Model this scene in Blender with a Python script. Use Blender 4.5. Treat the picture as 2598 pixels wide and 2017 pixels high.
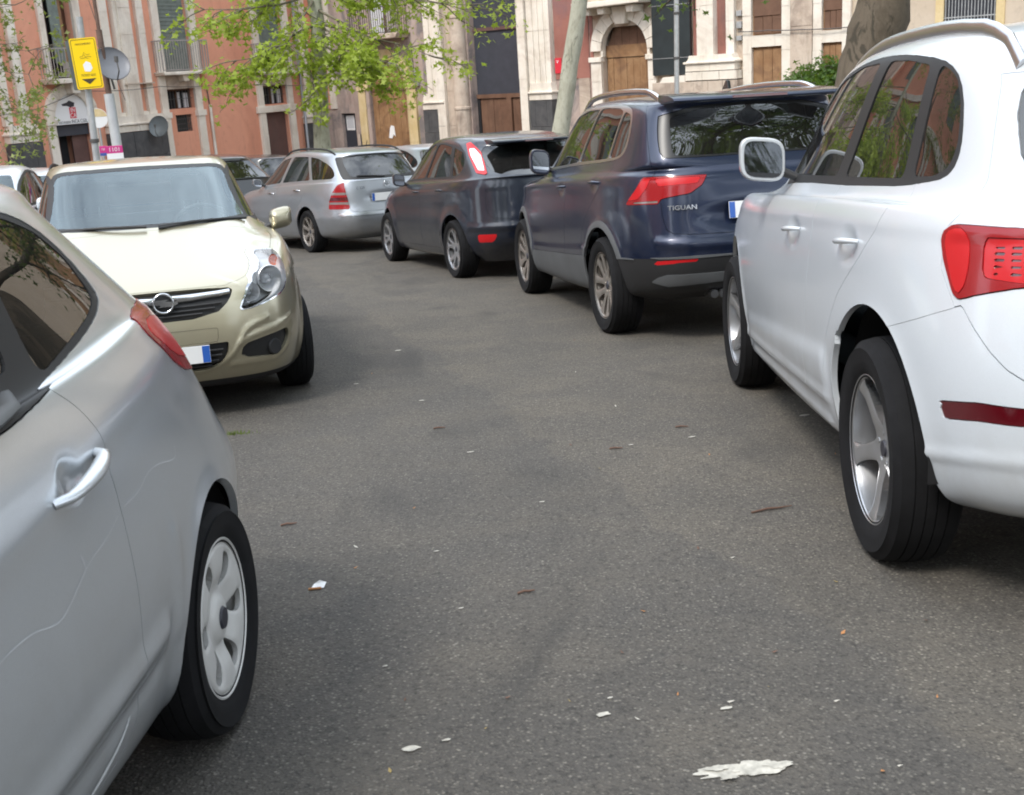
import bpy, bmesh, math, random
import numpy as np
from mathutils import Vector, Matrix
rad = math.radians
scn = bpy.context.scene
for o in list(bpy.data.objects): bpy.data.objects.remove(o)
COL = scn.collection
random.seed(7); RNG = np.random.RandomState(7)

# ------------------------------------------------------------------ camera
CAM_H, CAM_PITCH, CAM_ROLL, CAM_F = 1.4224, rad(15.612), rad(-3.634), 3000.0
PW, PH = 2598, 2017
SLOPE = -0.06                                  # the lane falls gently away from the camera
_fw = np.array([0, math.cos(CAM_PITCH), -math.sin(CAM_PITCH)])
_rt = np.array([1., 0, 0]); _up = np.array([0, math.sin(CAM_PITCH), math.cos(CAM_PITCH)])
_r2 = _rt * math.cos(CAM_ROLL) + _up * math.sin(CAM_ROLL)
_u2 = -_rt * math.sin(CAM_ROLL) + _up * math.cos(CAM_ROLL)
cd = bpy.data.cameras.new('camera'); cam = bpy.data.objects.new('camera', cd); COL.objects.link(cam)
cd.sensor_width = 36; cd.lens = CAM_F / PW * 36; cd.clip_start = .05; cd.clip_end = 600
cam.matrix_world = Matrix(((_r2[0], _u2[0], -_fw[0], 0), (_r2[1], _u2[1], -_fw[1], 0), (_r2[2], _u2[2], -_fw[2], CAM_H), (0, 0, 0, 1)))
cd.dof.use_dof = True; cd.dof.focus_distance = 6.5; cd.dof.aperture_fstop = 12
scn.camera = cam

# ------------------------------------------------------------------ world, sun, exposure
SUN_EL, SUN_AZ = rad(52), rad(215)             # azimuth clockwise from +Y
w = bpy.data.worlds.new('World'); scn.world = w; w.use_nodes = True
nt = w.node_tree; nt.nodes.clear()
out = nt.nodes.new('ShaderNodeOutputWorld'); bg = nt.nodes.new('ShaderNodeBackground')
sky = nt.nodes.new('ShaderNodeTexSky'); sky.sky_type = 'NISHITA'; sky.sun_disc = False
sky.sun_elevation = SUN_EL; sky.sun_rotation = SUN_AZ; sky.air_density = 1.2; sky.dust_density = 2.5; sky.ozone_density = 1.0
tc = nt.nodes.new('ShaderNodeTexCoord'); mp = nt.nodes.new('ShaderNodeMapping'); mp.inputs['Scale'].default_value = (1, 1, 2.2)
nz = nt.nodes.new('ShaderNodeTexNoise'); nz.inputs['Scale'].default_value = 2.3; nz.inputs['Detail'].default_value = 7; nz.inputs['Roughness'].default_value = .55
cr = nt.nodes.new('ShaderNodeValToRGB'); cr.color_ramp.elements[0].position = .34; cr.color_ramp.elements[1].position = .66
cr.color_ramp.elements[0].color = (.22, .22, .22, 1)
mx = nt.nodes.new('ShaderNodeMix'); mx.data_type = 'RGBA'; mx.inputs[7].default_value = (14.4, 15.7, 17.2, 1)
nt.links.new(tc.outputs['Generated'], mp.inputs[0]); nt.links.new(mp.outputs[0], nz.inputs['Vector']); nt.links.new(nz.outputs[0], cr.inputs[0])
nt.links.new(cr.outputs[0], mx.inputs[0]); nt.links.new(sky.outputs[0], mx.inputs[6]); nt.links.new(mx.outputs[2], bg.inputs[0])
bg.inputs[1].default_value = .13
nt.links.new(bg.outputs[0], out.inputs[0])
sd = bpy.data.lights.new('sun', 'SUN'); sun = bpy.data.objects.new('sun', sd); COL.objects.link(sun)
sd.energy = 2.0; sd.angle = rad(14); sd.color = (1, .96, .9)
_sv = Vector((math.sin(SUN_AZ) * math.cos(SUN_EL), math.cos(SUN_AZ) * math.cos(SUN_EL), math.sin(SUN_EL)))
sun.rotation_euler = _sv.to_track_quat('Z', 'Y').to_euler(); sun.location = _sv * 60 
vs = scn.view_settings; vs.view_transform = 'Standard'; vs.look = 'None'; vs.gamma = 1; vs.use_curve_mapping = False; vs.exposure = 0.48
scn.cycles.use_denoising = True; scn.cycles.filter_width = 1.9
scn.cycles.max_bounces = 8; scn.cycles.transparent_max_bounces = 16; scn.cycles.caustics_reflective = False; scn.cycles.caustics_refractive = False
# ------------------------------------------------------------------ materials
MT = {}
def new_mat(name):
    m = bpy.data.materials.new(name); m.use_nodes = True; nt = m.node_tree; nt.nodes.clear()
    o = nt.nodes.new('ShaderNodeOutputMaterial'); MT[name] = m
    return m, nt, o
def nd(nt, t, **k):
    n = nt.nodes.new('ShaderNode' + t)
    for a, b in k.items():
        if a.startswith('i_'):
            key = a[2:]; n.inputs[int(key) if key.isdigit() else key.replace('_', ' ')].default_value = b
        else: setattr(n, a, b)
    return n
def c4(c): return (c[0], c[1], c[2], 1)
def ramp(nt, src, stops):
    r = nd(nt, 'ValToRGB'); e = r.color_ramp.elements
    while len(e) < len(stops): e.new(.5)
    for q, (p, c) in zip(e, stops): q.position = p; q.color = c4(c) if isinstance(c, tuple) else (c, c, c, 1)
    nt.links.new(src, r.inputs[0]); return r.outputs[0]
def noise(nt, scale, detail=4, rough=.5, co=None, dist=0, out=0):
    n = nd(nt, 'TexNoise'); n.inputs['Scale'].default_value = scale; n.inputs['Detail'].default_value = detail
    n.inputs['Roughness'].default_value = rough; n.inputs['Distortion'].default_value = dist
    if co is not None: nt.links.new(co, n.inputs['Vector'])
    return n.outputs[out]
def coords(nt, kind='Object', scale=(1, 1, 1)):
    t = nd(nt, 'TexCoord'); m = nd(nt, 'Mapping'); m.inputs['Scale'].default_value = scale
    nt.links.new(t.outputs[kind], m.inputs[0]); return m.outputs[0]
def mixc(nt, f, a, b, mode='MIX'):
    m = nd(nt, 'Mix', data_type='RGBA', blend_type=mode)
    for i, v in ((0, f), (6, a), (7, b)):
        if hasattr(v, 'is_output'): nt.links.new(v, m.inputs[i])
        else: m.inputs[i].default_value = v if i == 0 else c4(v)
    return m.outputs[2]
def bumpn(nt, h, strength=.3, dist=.01):
    b = nd(nt, 'Bump'); b.inputs['Strength'].default_value = strength; b.inputs['Distance'].default_value = dist
    nt.links.new(h, b.inputs['Height']); return b.outputs[0]
def pbr(name, col, rough=.5, metal=0., bump=None, coat=0., spec=.5, var=0., vscale=3., coatr=.06):
    m, nt, o = new_mat(name); p = nd(nt, 'BsdfPrincipled')
    p.inputs['Roughness'].default_value = rough; p.inputs['Metallic'].default_value = metal
    p.inputs['Coat Weight'].default_value = coat; p.inputs['Coat Roughness'].default_value = coatr
    p.inputs['Specular IOR Level'].default_value = spec
    p.inputs['Base Color'].default_value = c4(col)
    co = coords(nt)
    if var:
        n = noise(nt, vscale, 6, .6, co)
        nt.links.new(mixc(nt, ramp(nt, n, [(.3, 0.), (.7, 1.)]), tuple(x * (1 - var) for x in col), tuple(min(1, x * (1 + var)) for x in col)), p.inputs['Base Color'])
    if bump: nt.links.new(bumpn(nt, noise(nt, bump[0], 3, .5, co), bump[1], bump[2]), p.inputs['Normal'])
    nt.links.new(p.outputs[0], o.inputs[0]); return m
def paint(name, col, metal=.5, rough=.38, dirt=(.30, .27, .22), dirtw=.35, flake=.06, coat=1.0):
    """clear-coated body paint with road dust gathering low on the panels"""
    m, nt, o = new_mat(name); p = nd(nt, 'BsdfPrincipled'); co = coords(nt)
    fl = noise(nt, 900, 1, .5, co)
    base = mixc(nt, ramp(nt, fl, [(.3, 0.), (.7, 1.)]), tuple(x * (1 - flake) for x in col), tuple(min(1, x * (1 + flake)) for x in col))
    sp = nd(nt, 'SeparateXYZ'); nt.links.new(co, sp.inputs[0])
    low = nd(nt, 'MapRange'); low.inputs[1].default_value = .75; low.inputs[2].default_value = .2; low.inputs[3].default_value = .06; low.inputs[4].default_value = 1
    nt.links.new(sp.outputs[2], low.inputs[0])
    dn = ramp(nt, noise(nt, 5, 7, .65, co, .4), [(.42, 0.), (.75, 1.)])
    mu = nd(nt, 'Math', operation='MULTIPLY'); nt.links.new(low.outputs[0], mu.inputs[0]); nt.links.new(dn, mu.inputs[1])
    mu2 = nd(nt, 'Math', operation='MULTIPLY'); nt.links.new(mu.outputs[0], mu2.inputs[0]); mu2.inputs[1].default_value = dirtw
    nt.links.new(mixc(nt, mu2.outputs[0], base, dirt), p.inputs['Base Color'])
    p.inputs['Metallic'].default_value = metal; p.inputs['Roughness'].default_value = rough
    p.inputs['Coat Weight'].default_value = coat
    rr = nd(nt, 'MapRange'); rr.inputs[3].default_value = .03; rr.inputs[4].default_value = .22
    nt.links.new(noise(nt, 2.2, 6, .6, co), rr.inputs[0]); nt.links.new(rr.outputs[0], p.inputs['Coat Roughness'])
    nt.links.new(bumpn(nt, noise(nt, 45, 2, .5, co), .03, .002), p.inputs['Normal'])
    nt.links.new(p.outputs[0], o.inputs[0]); return m
def glass(name, tint=(.75, .82, .8), ior=1.5, dust=.03, rough=0.0, gcol=(1, 1, 1)):
    m, nt, o = new_mat(name)
    tr = nd(nt, 'BsdfTransparent'); tr.inputs[0].default_value = c4(tint)
    gl = nd(nt, 'BsdfGlossy'); gl.inputs['Roughness'].default_value = rough; gl.inputs[0].default_value = c4(gcol)
    fr = nd(nt, 'Fresnel'); fr.inputs[0].default_value = ior
    a = nd(nt, 'MixShader'); nt.links.new(fr.outputs[0], a.inputs[0]); nt.links.new(tr.outputs[0], a.inputs[1]); nt.links.new(gl.outputs[0], a.inputs[2])
    df = nd(nt, 'BsdfDiffuse'); df.inputs[0].default_value = (.55, .53, .5, 1)
    b = nd(nt, 'MixShader'); co = coords(nt)
    r = nd(nt, 'MapRange'); r.inputs[3].default_value = dust * .2; r.inputs[4].default_value = dust * 2; nt.links.new(noise(nt, 6, 6, .65, co), r.inputs[0])
    nt.links.new(r.outputs[0], b.inputs[0]); nt.links.new(a.outputs[0], b.inputs[1]); nt.links.new(df.outputs[0], b.inputs[2])
    nt.links.new(b.outputs[0], o.inputs[0]); return m
paint('white_paint', (.60, .64, .68), 0, .35)
paint('silver_paint', (.60, .63, .66), .6, .30)
paint('estate_silver', (.40, .42, .45), .75, .36)
paint('navy_paint', (.011, .019, .050), .45, .35, dirtw=.18)
paint('charcoal_paint', (.006, .010, .022), .3, .4, dirtw=.12)
paint('gold_paint', (.45, .41, .29), .7, .33)
paint('black_paint', (.012, .013, .015), .3, .3, dirtw=.15)
pbr('black_plastic', (.018, .018, .019), .55, bump=(400, .15, .001))
pbr('grey_plastic', (.075, .078, .08), .6, var=.2, bump=(300, .15, .001))
pbr('cladding', (.10, .105, .11), .5, var=.15)
pbr('rubber', (.008, .008, .009), .85, spec=.25, var=.35, vscale=9, bump=(120, .1, .002))
pbr('dark', (.006, .006, .007), .9)
pbr('chrome', (.75, .76, .78), .12, 1.)
pbr('satin_metal', (.62, .63, .65), .28, 1.)
pbr('alloy', (.55, .56, .58), .3, .85, coat=.4, var=.08)
pbr('bronze_alloy', (.48, .44, .40), .35, .8, coat=.4, var=.12)
pbr('wheel_cover', (.60, .59, .57), .42, .1, var=.1)
pbr('brake_metal', (.20, .16, .13), .5, .8, var=.3)
pbr('red_lens', (.28, .006, .010), .22, coat=.4, spec=.5)
pbr('bright_red_lens', (.50, .009, .013), .3, coat=.25, spec=.4)
pbr('dark_red_lens', (.09, .003, .007), .12, coat=1., spec=.7)
pbr('smoke_lens', (.20, .17, .16), .12, coat=1.)
pbr('orange_lens', (.85, .16, .02), .2, coat=1.)
pbr('lamp_white', (.85, .83, .84), .15, .3, coat=1.)
pbr('reflector', (.86, .88, .90), .38, .45)
pbr('seat_cloth', (.06, .062, .068), .9, bump=(300, .2, .002))
pbr('light_cloth', (.22, .22, .22), .9)
pbr('trim_dark', (.03, .03, .032), .7)
pbr('plate_white', (.75, .76, .76), .35, coat=.5)
pbr('plate_blue', (.02, .10, .42), .35, coat=.5)
pbr('print_dark', (.03, .03, .04), .5)
glass('clear_glass', (.80, .87, .86), 1.5, .05)
glass('tinted_glass', (.16, .20, .17), 1.85, .015)
glass('dark_glass', (.07, .09, .085), 2.0, .015)
glass('lamp_glass', (.97, .97, .97), 1.35, .015)
pbr('housing_grey', (.62, .64, .66), .3, .5)
pbr('smoke_grey', (.30, .32, .34), .15, .2, coat=1.)
glass('screen_glass', (.86, .93, .93), 1.86, .03, gcol=(.80, .94, 1.0))
pbr('scratch_and_glint', (.62, .63, .64), .6)
pbr('paper_white', (.80, .80, .79), .7)
pbr('black_gloss', (.012, .012, .013), .35)
# ------------------------------------------------------------------ surface engine (pure numpy)
def herm(xs, ys, x):
    """smooth monotone-ish cubic through knots (xs ascending)"""
    xs = np.asarray(xs, float); ys = np.asarray(ys, float); x = np.asarray(x, float)
    if len(xs) == 1: return np.full(x.shape, ys[0])
    h = np.diff(xs); d = np.diff(ys) / h
    m = np.zeros(len(xs)); m[0] = d[0]; m[-1] = d[-1]
    for i in range(1, len(xs) - 1):
        m[i] = 0 if d[i-1] * d[i] <= 0 else (h[i] * d[i-1] + h[i-1] * d[i]) / (h[i] + h[i-1])
    i = np.clip(np.searchsorted(xs, x) - 1, 0, len(h) - 1)
    t = np.clip((x - xs[i]) / h[i], 0, 1)
    return (ys[i] * (1 + 2*t) * (1-t)**2 + m[i] * h[i] * t * (1-t)**2
            + ys[i+1] * t*t * (3 - 2*t) + m[i+1] * h[i] * t*t * (t-1))

def zf(z, x):
    if isinstance(z, (int, float)): return np.full(np.shape(x), float(z))
    k = sorted(z); return herm([a for a, b in k], [b for a, b in k], x)

def ring(r, xc, n1, n2, n3):
    xf, xr, w, nf, nr, z = r[:6]
    if w < .72: xc = (xf + xr) / 2
    ph = np.linspace(0, np.pi/2, 1500)
    def q(A, n):
        c = np.cos(ph) ** (2/n); s = np.sin(ph) ** (2/n)
        c[-1] = 0; s[0] = 0
        return A * c, w * s
    fx, fy = q(xf - xc, nf); rx, ry = q(xc - xr, nr)
    X = np.concatenate([xc + fx, (xc - rx)[::-1][1:]]); Y = np.concatenate([fy, ry[::-1][1:]])
    S = np.concatenate([[0], np.cumsum(np.hypot(np.diff(X), np.diff(Y)))])
    # corner split where the curve turns 45 degrees
    def turn(px, py, a):
        dx = np.gradient(px); dy = np.gradient(py)
        return np.argmin(np.abs(np.arctan2(np.abs(dy), np.abs(dx) + 1e-12) - np.pi/4))
    if w > .05:
        k1 = turn(fx, fy, 0); k2 = len(X) - 1 - turn(rx, ry, 0)
    else:
        k1 = 750; k2 = len(X) - 751
    s1, s2, s3 = S[k1], S[k2], S[-1]
    s = np.concatenate([np.linspace(0, s1, n1 + 1), np.linspace(s1, s2, n2 + 1)[1:], np.linspace(s2, s3, n3 + 1)[1:]])
    x = np.interp(s, S, X); y = np.interp(s, S, Y)
    if w < .05: x = np.linspace(xf, xr, len(s)); y = x * 0
    y[0] = 0; y[-1] = 0
    return np.stack([x, y, zf(z, x)], 1)

def surface(spec, step):
    rows = spec['rows']; xc = spec.get('xc', 1.2)
    n1 = max(6, int(.75 / step)); n2 = max(20, int(3.4 / step)); n3 = n1
    R = np.array([ring(r, xc, n1, n2, n3) for r in rows])      # rows x cols x 3
    k = len(rows)
    # chord-length parameter averaged over columns, then cubic through the rows
    d = np.linalg.norm(np.diff(R, axis=0), axis=2); d = d.mean(1) * .6 + d.max(1) * .4
    t = np.concatenate([[0], np.cumsum(np.sqrt(d))])
    dm = np.concatenate([[0], np.cumsum(d)])
    ts = [t[0]]
    for i in range(k - 1):
        m = max(2, int(math.ceil(d[i] / step)))
        ts += list(t[i] + (t[i+1] - t[i]) * np.arange(1, m + 1) / m)
    ts = np.array(ts)
    M = np.zeros_like(R); h = np.diff(t)
    D = np.diff(R, axis=0) / h[:, None, None]
    M[0] = D[0]; M[-1] = D[-1]
    for i in range(1, k - 1):
        M[i] = (h[i] * D[i-1] + h[i-1] * D[i]) / (h[i] + h[i-1])
        if rows[i][-1] == 'sharp': M[i] = M[i] * .35
    i = np.clip(np.searchsorted(t, ts) - 1, 0, k - 2)
    u = ((ts - t[i]) / h[i])[:, None, None]; hh = h[i][:, None, None]
    P = (R[i] * (1 + 2*u) * (1-u)**2 + M[i] * hh * u * (1-u)**2 + R[i+1] * u*u * (3-2*u) + M[i+1] * hh * u*u * (u-1))
    # light smoothing in both directions
    for _ in range(spec.get('smooth', 3)):
        Q = P.copy()
        Q[1:-1] = (P[:-2] + 2*P[1:-1] + P[2:]) / 4
        P = Q.copy()
        E = np.concatenate([P[:, 1:2] * [1, -1, 1], P, P[:, -2:-1] * [1, -1, 1]], 1)
        P = (E[:, :-2] + 2*E[:, 1:-1] + E[:, 2:]) / 4
    P[:, 0, 1] = 0; P[:, -1, 1] = 0; P[-1, :, 1] = 0
    return P

def gnormals(P):
    E = np.concatenate([P[:, 1:2] * [1, -1, 1], P, P[:, -2:-1] * [1, -1, 1]], 1)
    du = E[:, 2:] - E[:, :-2]
    F = np.concatenate([2*P[:1] - P[1:2], P, 2*P[-1:] - P[-2:-1]], 0)
    dv = F[2:] - F[:-2]
    N = np.cross(du, dv)
    l = np.linalg.norm(N, axis=2, keepdims=True)
    bad = l[..., 0] < 1e-8
    N = N / np.maximum(l, 1e-12)
    # orient outward
    c = np.array([1.2, 0, .6]); s = np.sign(((P - c) * N).sum(2).mean())
    N = N * s; N[bad] = [0, 0, 1]; N[-1] = [0, 0, 1]
    k = np.zeros(N.shape[0]); k[-4:] = [.25, .5, .8, 1]        # settle the spine
    N = N * (1 - k[:, None, None]) + np.array([0, 0, 1.]) * k[:, None, None]
    return N / np.linalg.norm(N, axis=2, keepdims=True)

def displace(P, feats):
    for f in feats:
        N = gnormals(P)
        P = P + N * f(P, N)[..., None]
        P[:, 0, 1] = 0; P[:, -1, 1] = 0
    return P

class Msh:
    def __init__(s, V, N, T): s.V = V; s.N = N; s.T = T
    def mirrored(s):
        m = np.array([1, -1, 1.0]); return Msh(s.V * m, s.N * m, s.T[:, ::-1])
    def copy(s): return Msh(s.V.copy(), s.N.copy(), s.T.copy())

def compact(V, N, T):
    if len(T) == 0: return Msh(V[:0], N[:0], T)
    u, inv = np.unique(T.ravel(), return_inverse=True)
    return Msh(V[u], N[u], inv.reshape(-1, 3))

def grid_mesh(P):
    N = gnormals(P); r, c = P.shape[:2]
    a = (np.arange(r-1)[:, None] * c + np.arange(c-1)[None]).ravel()
    t1 = np.stack([a, a+1, a+c+1], 1); t2 = np.stack([a, a+c+1, a+c], 1)
    T = np.concatenate([t1, t2]); V = P.reshape(-1, 3); Nn = N.reshape(-1, 3)
    g = np.cross(V[T[:, 1]] - V[T[:, 0]], V[T[:, 2]] - V[T[:, 0]])
    T = T[np.linalg.norm(g, axis=1) > 1e-10]
    g = np.cross(V[T[:, 1]] - V[T[:, 0]], V[T[:, 2]] - V[T[:, 0]])
    if (g * Nn[T[:, 0]]).sum() < 0: T = T[:, ::-1]
    return Msh(V, Nn, T)

def join(ms):
    ms = [m for m in ms if len(m.T)]
    o = np.cumsum([0] + [len(m.V) for m in ms])
    return Msh(np.concatenate([m.V for m in ms]), np.concatenate([m.N for m in ms]), np.concatenate([m.T + k for m, k in zip(ms, o)]))

def cut(m, fn, snap=.0012):
    """split a triangle mesh along fn(V)=0; returns (inside fn<0, outside)"""
    if len(m.T) == 0: return m, m
    f = fn(m.V).astype(float); f[np.abs(f) < snap] = 0
    F = f[m.T]
    neg = (F <= 0).all(1) & (F < 0).any(1); pos = (F >= 0).all(1) & ~neg
    mix = np.where(~neg & ~pos)[0]
    V = [m.V]; N = [m.N]; n = len(m.V); cache = {}; nv = []; nn = []
    ti = []; to = []
    VV, NN, TT = m.V, m.N, m.T
    def mid(a, b):
        nonlocal n
        k = (a, b) if a < b else (b, a)
        if k in cache: return cache[k]
        t = f[a] / (f[a] - f[b]); p = VV[a] + (VV[b] - VV[a]) * t; q = NN[a] + (NN[b] - NN[a]) * t
        nv.append(p); nn.append(q / (np.linalg.norm(q) + 1e-12)); cache[k] = n; n += 1
        return n - 1
    for i in mix:
        tri = TT[i]; s = f[tri]; A = []; B = []
        for j in range(3):
            a = int(tri[j]); b = int(tri[(j+1) % 3]); fa = f[a]; fb = f[b]
            if fa <= 0: A.append(a)
            if fa >= 0: B.append(a)
            if fa * fb < 0:
                c = mid(a, b); A.append(c); B.append(c)
        for L, out in ((A, ti), (B, to)):
            for j in range(1, len(L) - 1): out.append((L[0], L[j], L[j+1]))
    if nv:
        VV = np.concatenate([VV, np.array(nv)]); NN = np.concatenate([NN, np.array(nn)])
    Ti = np.concatenate([TT[neg], np.array(ti, int).reshape(-1, 3)]); To = np.concatenate([TT[pos], np.array(to, int).reshape(-1, 3)])
    return compact(VV, NN, Ti), compact(VV, NN, To)

def poly_sdf(poly, p, chunk=20000):
    poly = np.asarray(poly, float); a = poly; b = np.roll(poly, -1, 0)
    out = np.empty(len(p))
    for s in range(0, len(p), chunk):
        q = p[s:s+chunk]
        e = b - a; w = q[:, None] - a[None]
        t = np.clip((w * e).sum(2) / np.maximum((e * e).sum(1), 1e-12), 0, 1)
        d = np.sqrt((((w - e[None] * t[..., None]) ** 2).sum(2)).min(1))
        c1 = a[None, :, 1] <= q[:, None, 1]; c2 = b[None, :, 1] > q[:, None, 1]
        cr = e[None, :, 0] * w[..., 1] - e[None, :, 1] * w[..., 0]
        wn = ((c1 & c2 & (cr > 0)).sum(1) - (~c1 & ~c2 & (cr < 0)).sum(1))
        out[s:s+chunk] = np.where(wn != 0, -d, d)
    return out

def seg_dist(line, p):
    a = np.asarray(line[:-1], float); b = np.asarray(line[1:], float); e = b - a
    w = p[..., None, :] - a
    t = np.clip((w * e).sum(-1) / np.maximum((e*e).sum(1), 1e-12), 0, 1)
    v = w - e * t[..., None]; dd = (v**2).sum(-1); k = dd.argmin(-1)
    d = np.sqrt(np.take_along_axis(dd, k[..., None], -1)[..., 0])
    cr = e[..., 0] * w[..., 1] - e[..., 1] * w[..., 0]
    sg = np.sign(np.take_along_axis(cr, k[..., None], -1)[..., 0]); tt = np.take_along_axis(t, k[..., None], -1)[..., 0]
    return d, sg, (k + tt) / len(a)

def chaikin(poly, n=2, closed=True):
    p = np.asarray(poly, float)
    for _ in range(n):
        if closed:
            q = np.roll(p, -1, 0); p = np.stack([p*.75 + q*.25, p*.25 + q*.75], 1).reshape(-1, 2)
        else:
            q = np.stack([p[:-1]*.75 + p[1:]*.25, p[:-1]*.25 + p[1:]*.75], 1).reshape(-1, 2)
            p = np.concatenate([p[:1], q, p[-1:]])
    return p

def roundp(poly, r):
    p = np.asarray(poly, float); out = []
    for i in range(len(p)):
        a, b, c = p[i-1], p[i], p[(i+1) % len(p)]
        la, lc = np.linalg.norm(a - b), np.linalg.norm(c - b); ra = min(r, .45*la); rc = min(r, .45*lc)
        q0 = b + (a - b) / la * ra; q1 = b + (c - b) / lc * rc
        for t in (0, .25, .5, .75, 1): out.append((1-t)**2 * q0 + 2*t*(1-t) * b + t*t * q1)
    return np.array(out)
def shape(poly, n): return roundp(poly, n) if isinstance(n, float) else chaikin(poly, n)

def side(poly, n=2, off=0, ymin=.3, fac=None):
    """cutter: polygon in (X,Z) seen from the side"""
    pl = shape(poly, n)
    def fn(V):
        f = np.full(len(V), 1.0); k = V[:, 1] > ymin
        if k.any(): f[k] = poly_sdf(pl, V[k][:, [0, 2]]) + off
        return f
    return fn

def endon(poly, xlim, n=2, off=0, sgn=1):
    """cutter: polygon in (Y,Z) seen from the front (sgn 1) or rear (-1)"""
    pl = shape(poly, n)
    def fn(V):
        f = np.full(len(V), 1.0); k = (V[:, 0] * sgn) > xlim * sgn
        if k.any(): f[k] = poly_sdf(pl, V[k][:, [1, 2]]) + off
        return f
    return fn

def topdown(poly, zmin, n=2, off=0):
    pl = shape(poly, n)
    def fn(V):
        f = np.full(len(V), 1.0); k = V[:, 2] > zmin
        if k.any(): f[k] = poly_sdf(pl, V[k][:, [0, 1]]) + off
        return f
    return fn

def edges_once(T):
    e = np.concatenate([T[:, [0, 1]], T[:, [1, 2]], T[:, [2, 0]]]); s = np.sort(e, 1)
    u, idx, cnt = np.unique(s[:, 0].astype(np.int64) * (T.max() + 1) + s[:, 1], return_index=True, return_counts=True)
    return e[idx[cnt == 1]]

def finish(m, gap=.0, flange=.012, push=0., keep_y0=True):
    """open seams by `gap`, turn the edges of the sheet inwards by `flange`; returns V,N(corner source),T,flat faces"""
    V = m.V.copy(); N = m.N; T = m.T
    if push: V = V - N * push
    E = edges_once(T)
    if keep_y0:
        y0 = (np.abs(V[E[:, 0], 1]) < 1e-5) & (np.abs(V[E[:, 1], 1]) < 1e-5); E = E[~y0]
    if gap and len(E):
        ed = V[E[:, 1]] - V[E[:, 0]]; d = np.cross((N[E[:, 0]] + N[E[:, 1]]) / 2, ed)
        acc = np.zeros_like(V); np.add.at(acc, E[:, 0], d); np.add.at(acc, E[:, 1], d)
        l = np.linalg.norm(acc, axis=1, keepdims=True); mv = np.where(l > 1e-9, acc / np.maximum(l, 1e-9), 0) * gap
        y0 = np.abs(V[:, 1]) < 1e-5; mv[y0, 1] = 0
        V = V + mv
    if flange and len(E):
        u = np.unique(E); mp = {int(a): len(V) + i for i, a in enumerate(u)}
        W = V[u] - N[u] * flange
        V2 = np.concatenate([V, W]); N2 = np.concatenate([N, N[u]])
        a = E[:, 0]; b = E[:, 1]; a2 = np.array([mp[int(i)] for i in a]); b2 = np.array([mp[int(i)] for i in b])
        Fl = np.concatenate([np.stack([b, a, a2], 1), np.stack([b, a2, b2], 1)])
        return V2, N2, T, Fl
    return V, N, T, np.zeros((0, 3), int)

def bump(line, w, h, kind='ridge', ymin=.3, fade=0.0, n=2):
    """displacement feature along a line in side view"""
    L = chaikin(line, n, False)
    def f(P, N):
        p = P[..., [0, 2]]; d, sg, t = seg_dist(L, p)
        ok = (P[..., 1] > ymin).astype(float) * np.clip(np.abs(N[..., 1]) * 1.6 - .2, 0, 1)
        if kind == 'ridge': g = np.exp(-(d / w) ** 2)
        elif kind == 'step': g = .5 + .5 * np.tanh(sg * d / w); g = g * np.exp(-(np.maximum(d - 3*w, 0) / (5*w + .08)) ** 2)
        elif kind == 'crease': g = np.maximum(0, 1 - d / w)
        if fade: g = g * np.clip(np.minimum(t, 1 - t) / fade, 0, 1)
        return h * g * ok
    return f

def flare(xc, zc, r, w, h, ymin=.3, lip=0):
    def f(P, N):
        d = np.hypot(P[..., 0] - xc, P[..., 2] - zc) - r
        g = np.where(d > 0, np.exp(-(d / w) ** 2), 1.0)
        g = g * np.clip((P[..., 2] - .12) / .2, 0, 1)
        ok = (P[..., 1] > ymin) * np.clip(np.abs(N[..., 1]) * 1.6 - .2, 0, 1)
        return h * g * ok
    return f

def arch(xc, zc, r, flat=0):
    def fn(V):
        f = np.full(len(V), 1.0); k = V[:, 1] > .45
        x = V[k, 0] - xc; z = V[k, 2] - zc
        c = np.hypot(x, z) - r
        b = np.where(z < 0, np.abs(x) - r - z * z * .12, c)
        f[k] = np.where(z < 0, b, c)
        return f
    return fn
# ------------------------------------------------------------------ objects
def nmesh(name, V, T, mats, N=None, flat=None, mi=None, fmi=0):
    """triangles T with smooth corner normals N, then flat-shaded triangles `flat`"""
    me = bpy.data.meshes.new(name); V = np.asarray(V, np.float32); T = np.asarray(T, np.int32).reshape(-1, 3)
    nT = len(T); F = T
    if flat is not None and len(flat): F = np.concatenate([T, np.asarray(flat, np.int32)])
    me.vertices.add(len(V)); me.vertices.foreach_set('co', V.ravel())
    me.loops.add(len(F) * 3); me.loops.foreach_set('vertex_index', F.ravel())
    me.polygons.add(len(F)); me.polygons.foreach_set('loop_start', np.arange(0, len(F) * 3, 3, dtype=np.int32))
    me.polygons.foreach_set('loop_total', np.full(len(F), 3, np.int32))
    me.polygons.foreach_set('use_smooth', np.ones(len(F), bool))
    for m in (mats if isinstance(mats, (list, tuple)) else [mats]): me.materials.append(MT[m])
    if mi is not None: me.polygons.foreach_set('material_index', np.concatenate([mi, np.full(len(F) - nT, fmi)]).astype(np.int32))
    me.update(); 
    if N is not None:
        C = np.asarray(N, float)[T].reshape(-1, 3)
        if len(F) > nT:
            f = F[nT:]; g = np.cross(V[f[:, 1]] - V[f[:, 0]], V[f[:, 2]] - V[f[:, 0]]).astype(float)
            g /= np.maximum(np.linalg.norm(g, axis=1, keepdims=True), 1e-12); C = np.concatenate([C, np.repeat(g, 3, 0)])
        me.normals_split_custom_set(C.tolist())
    return me
def link(name, me, parent=None, M=None):
    o = bpy.data.objects.new(name, me); COL.objects.link(o)
    if parent is not None: o.parent = parent
    if M is not None: o.matrix_local = M
    return o
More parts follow.
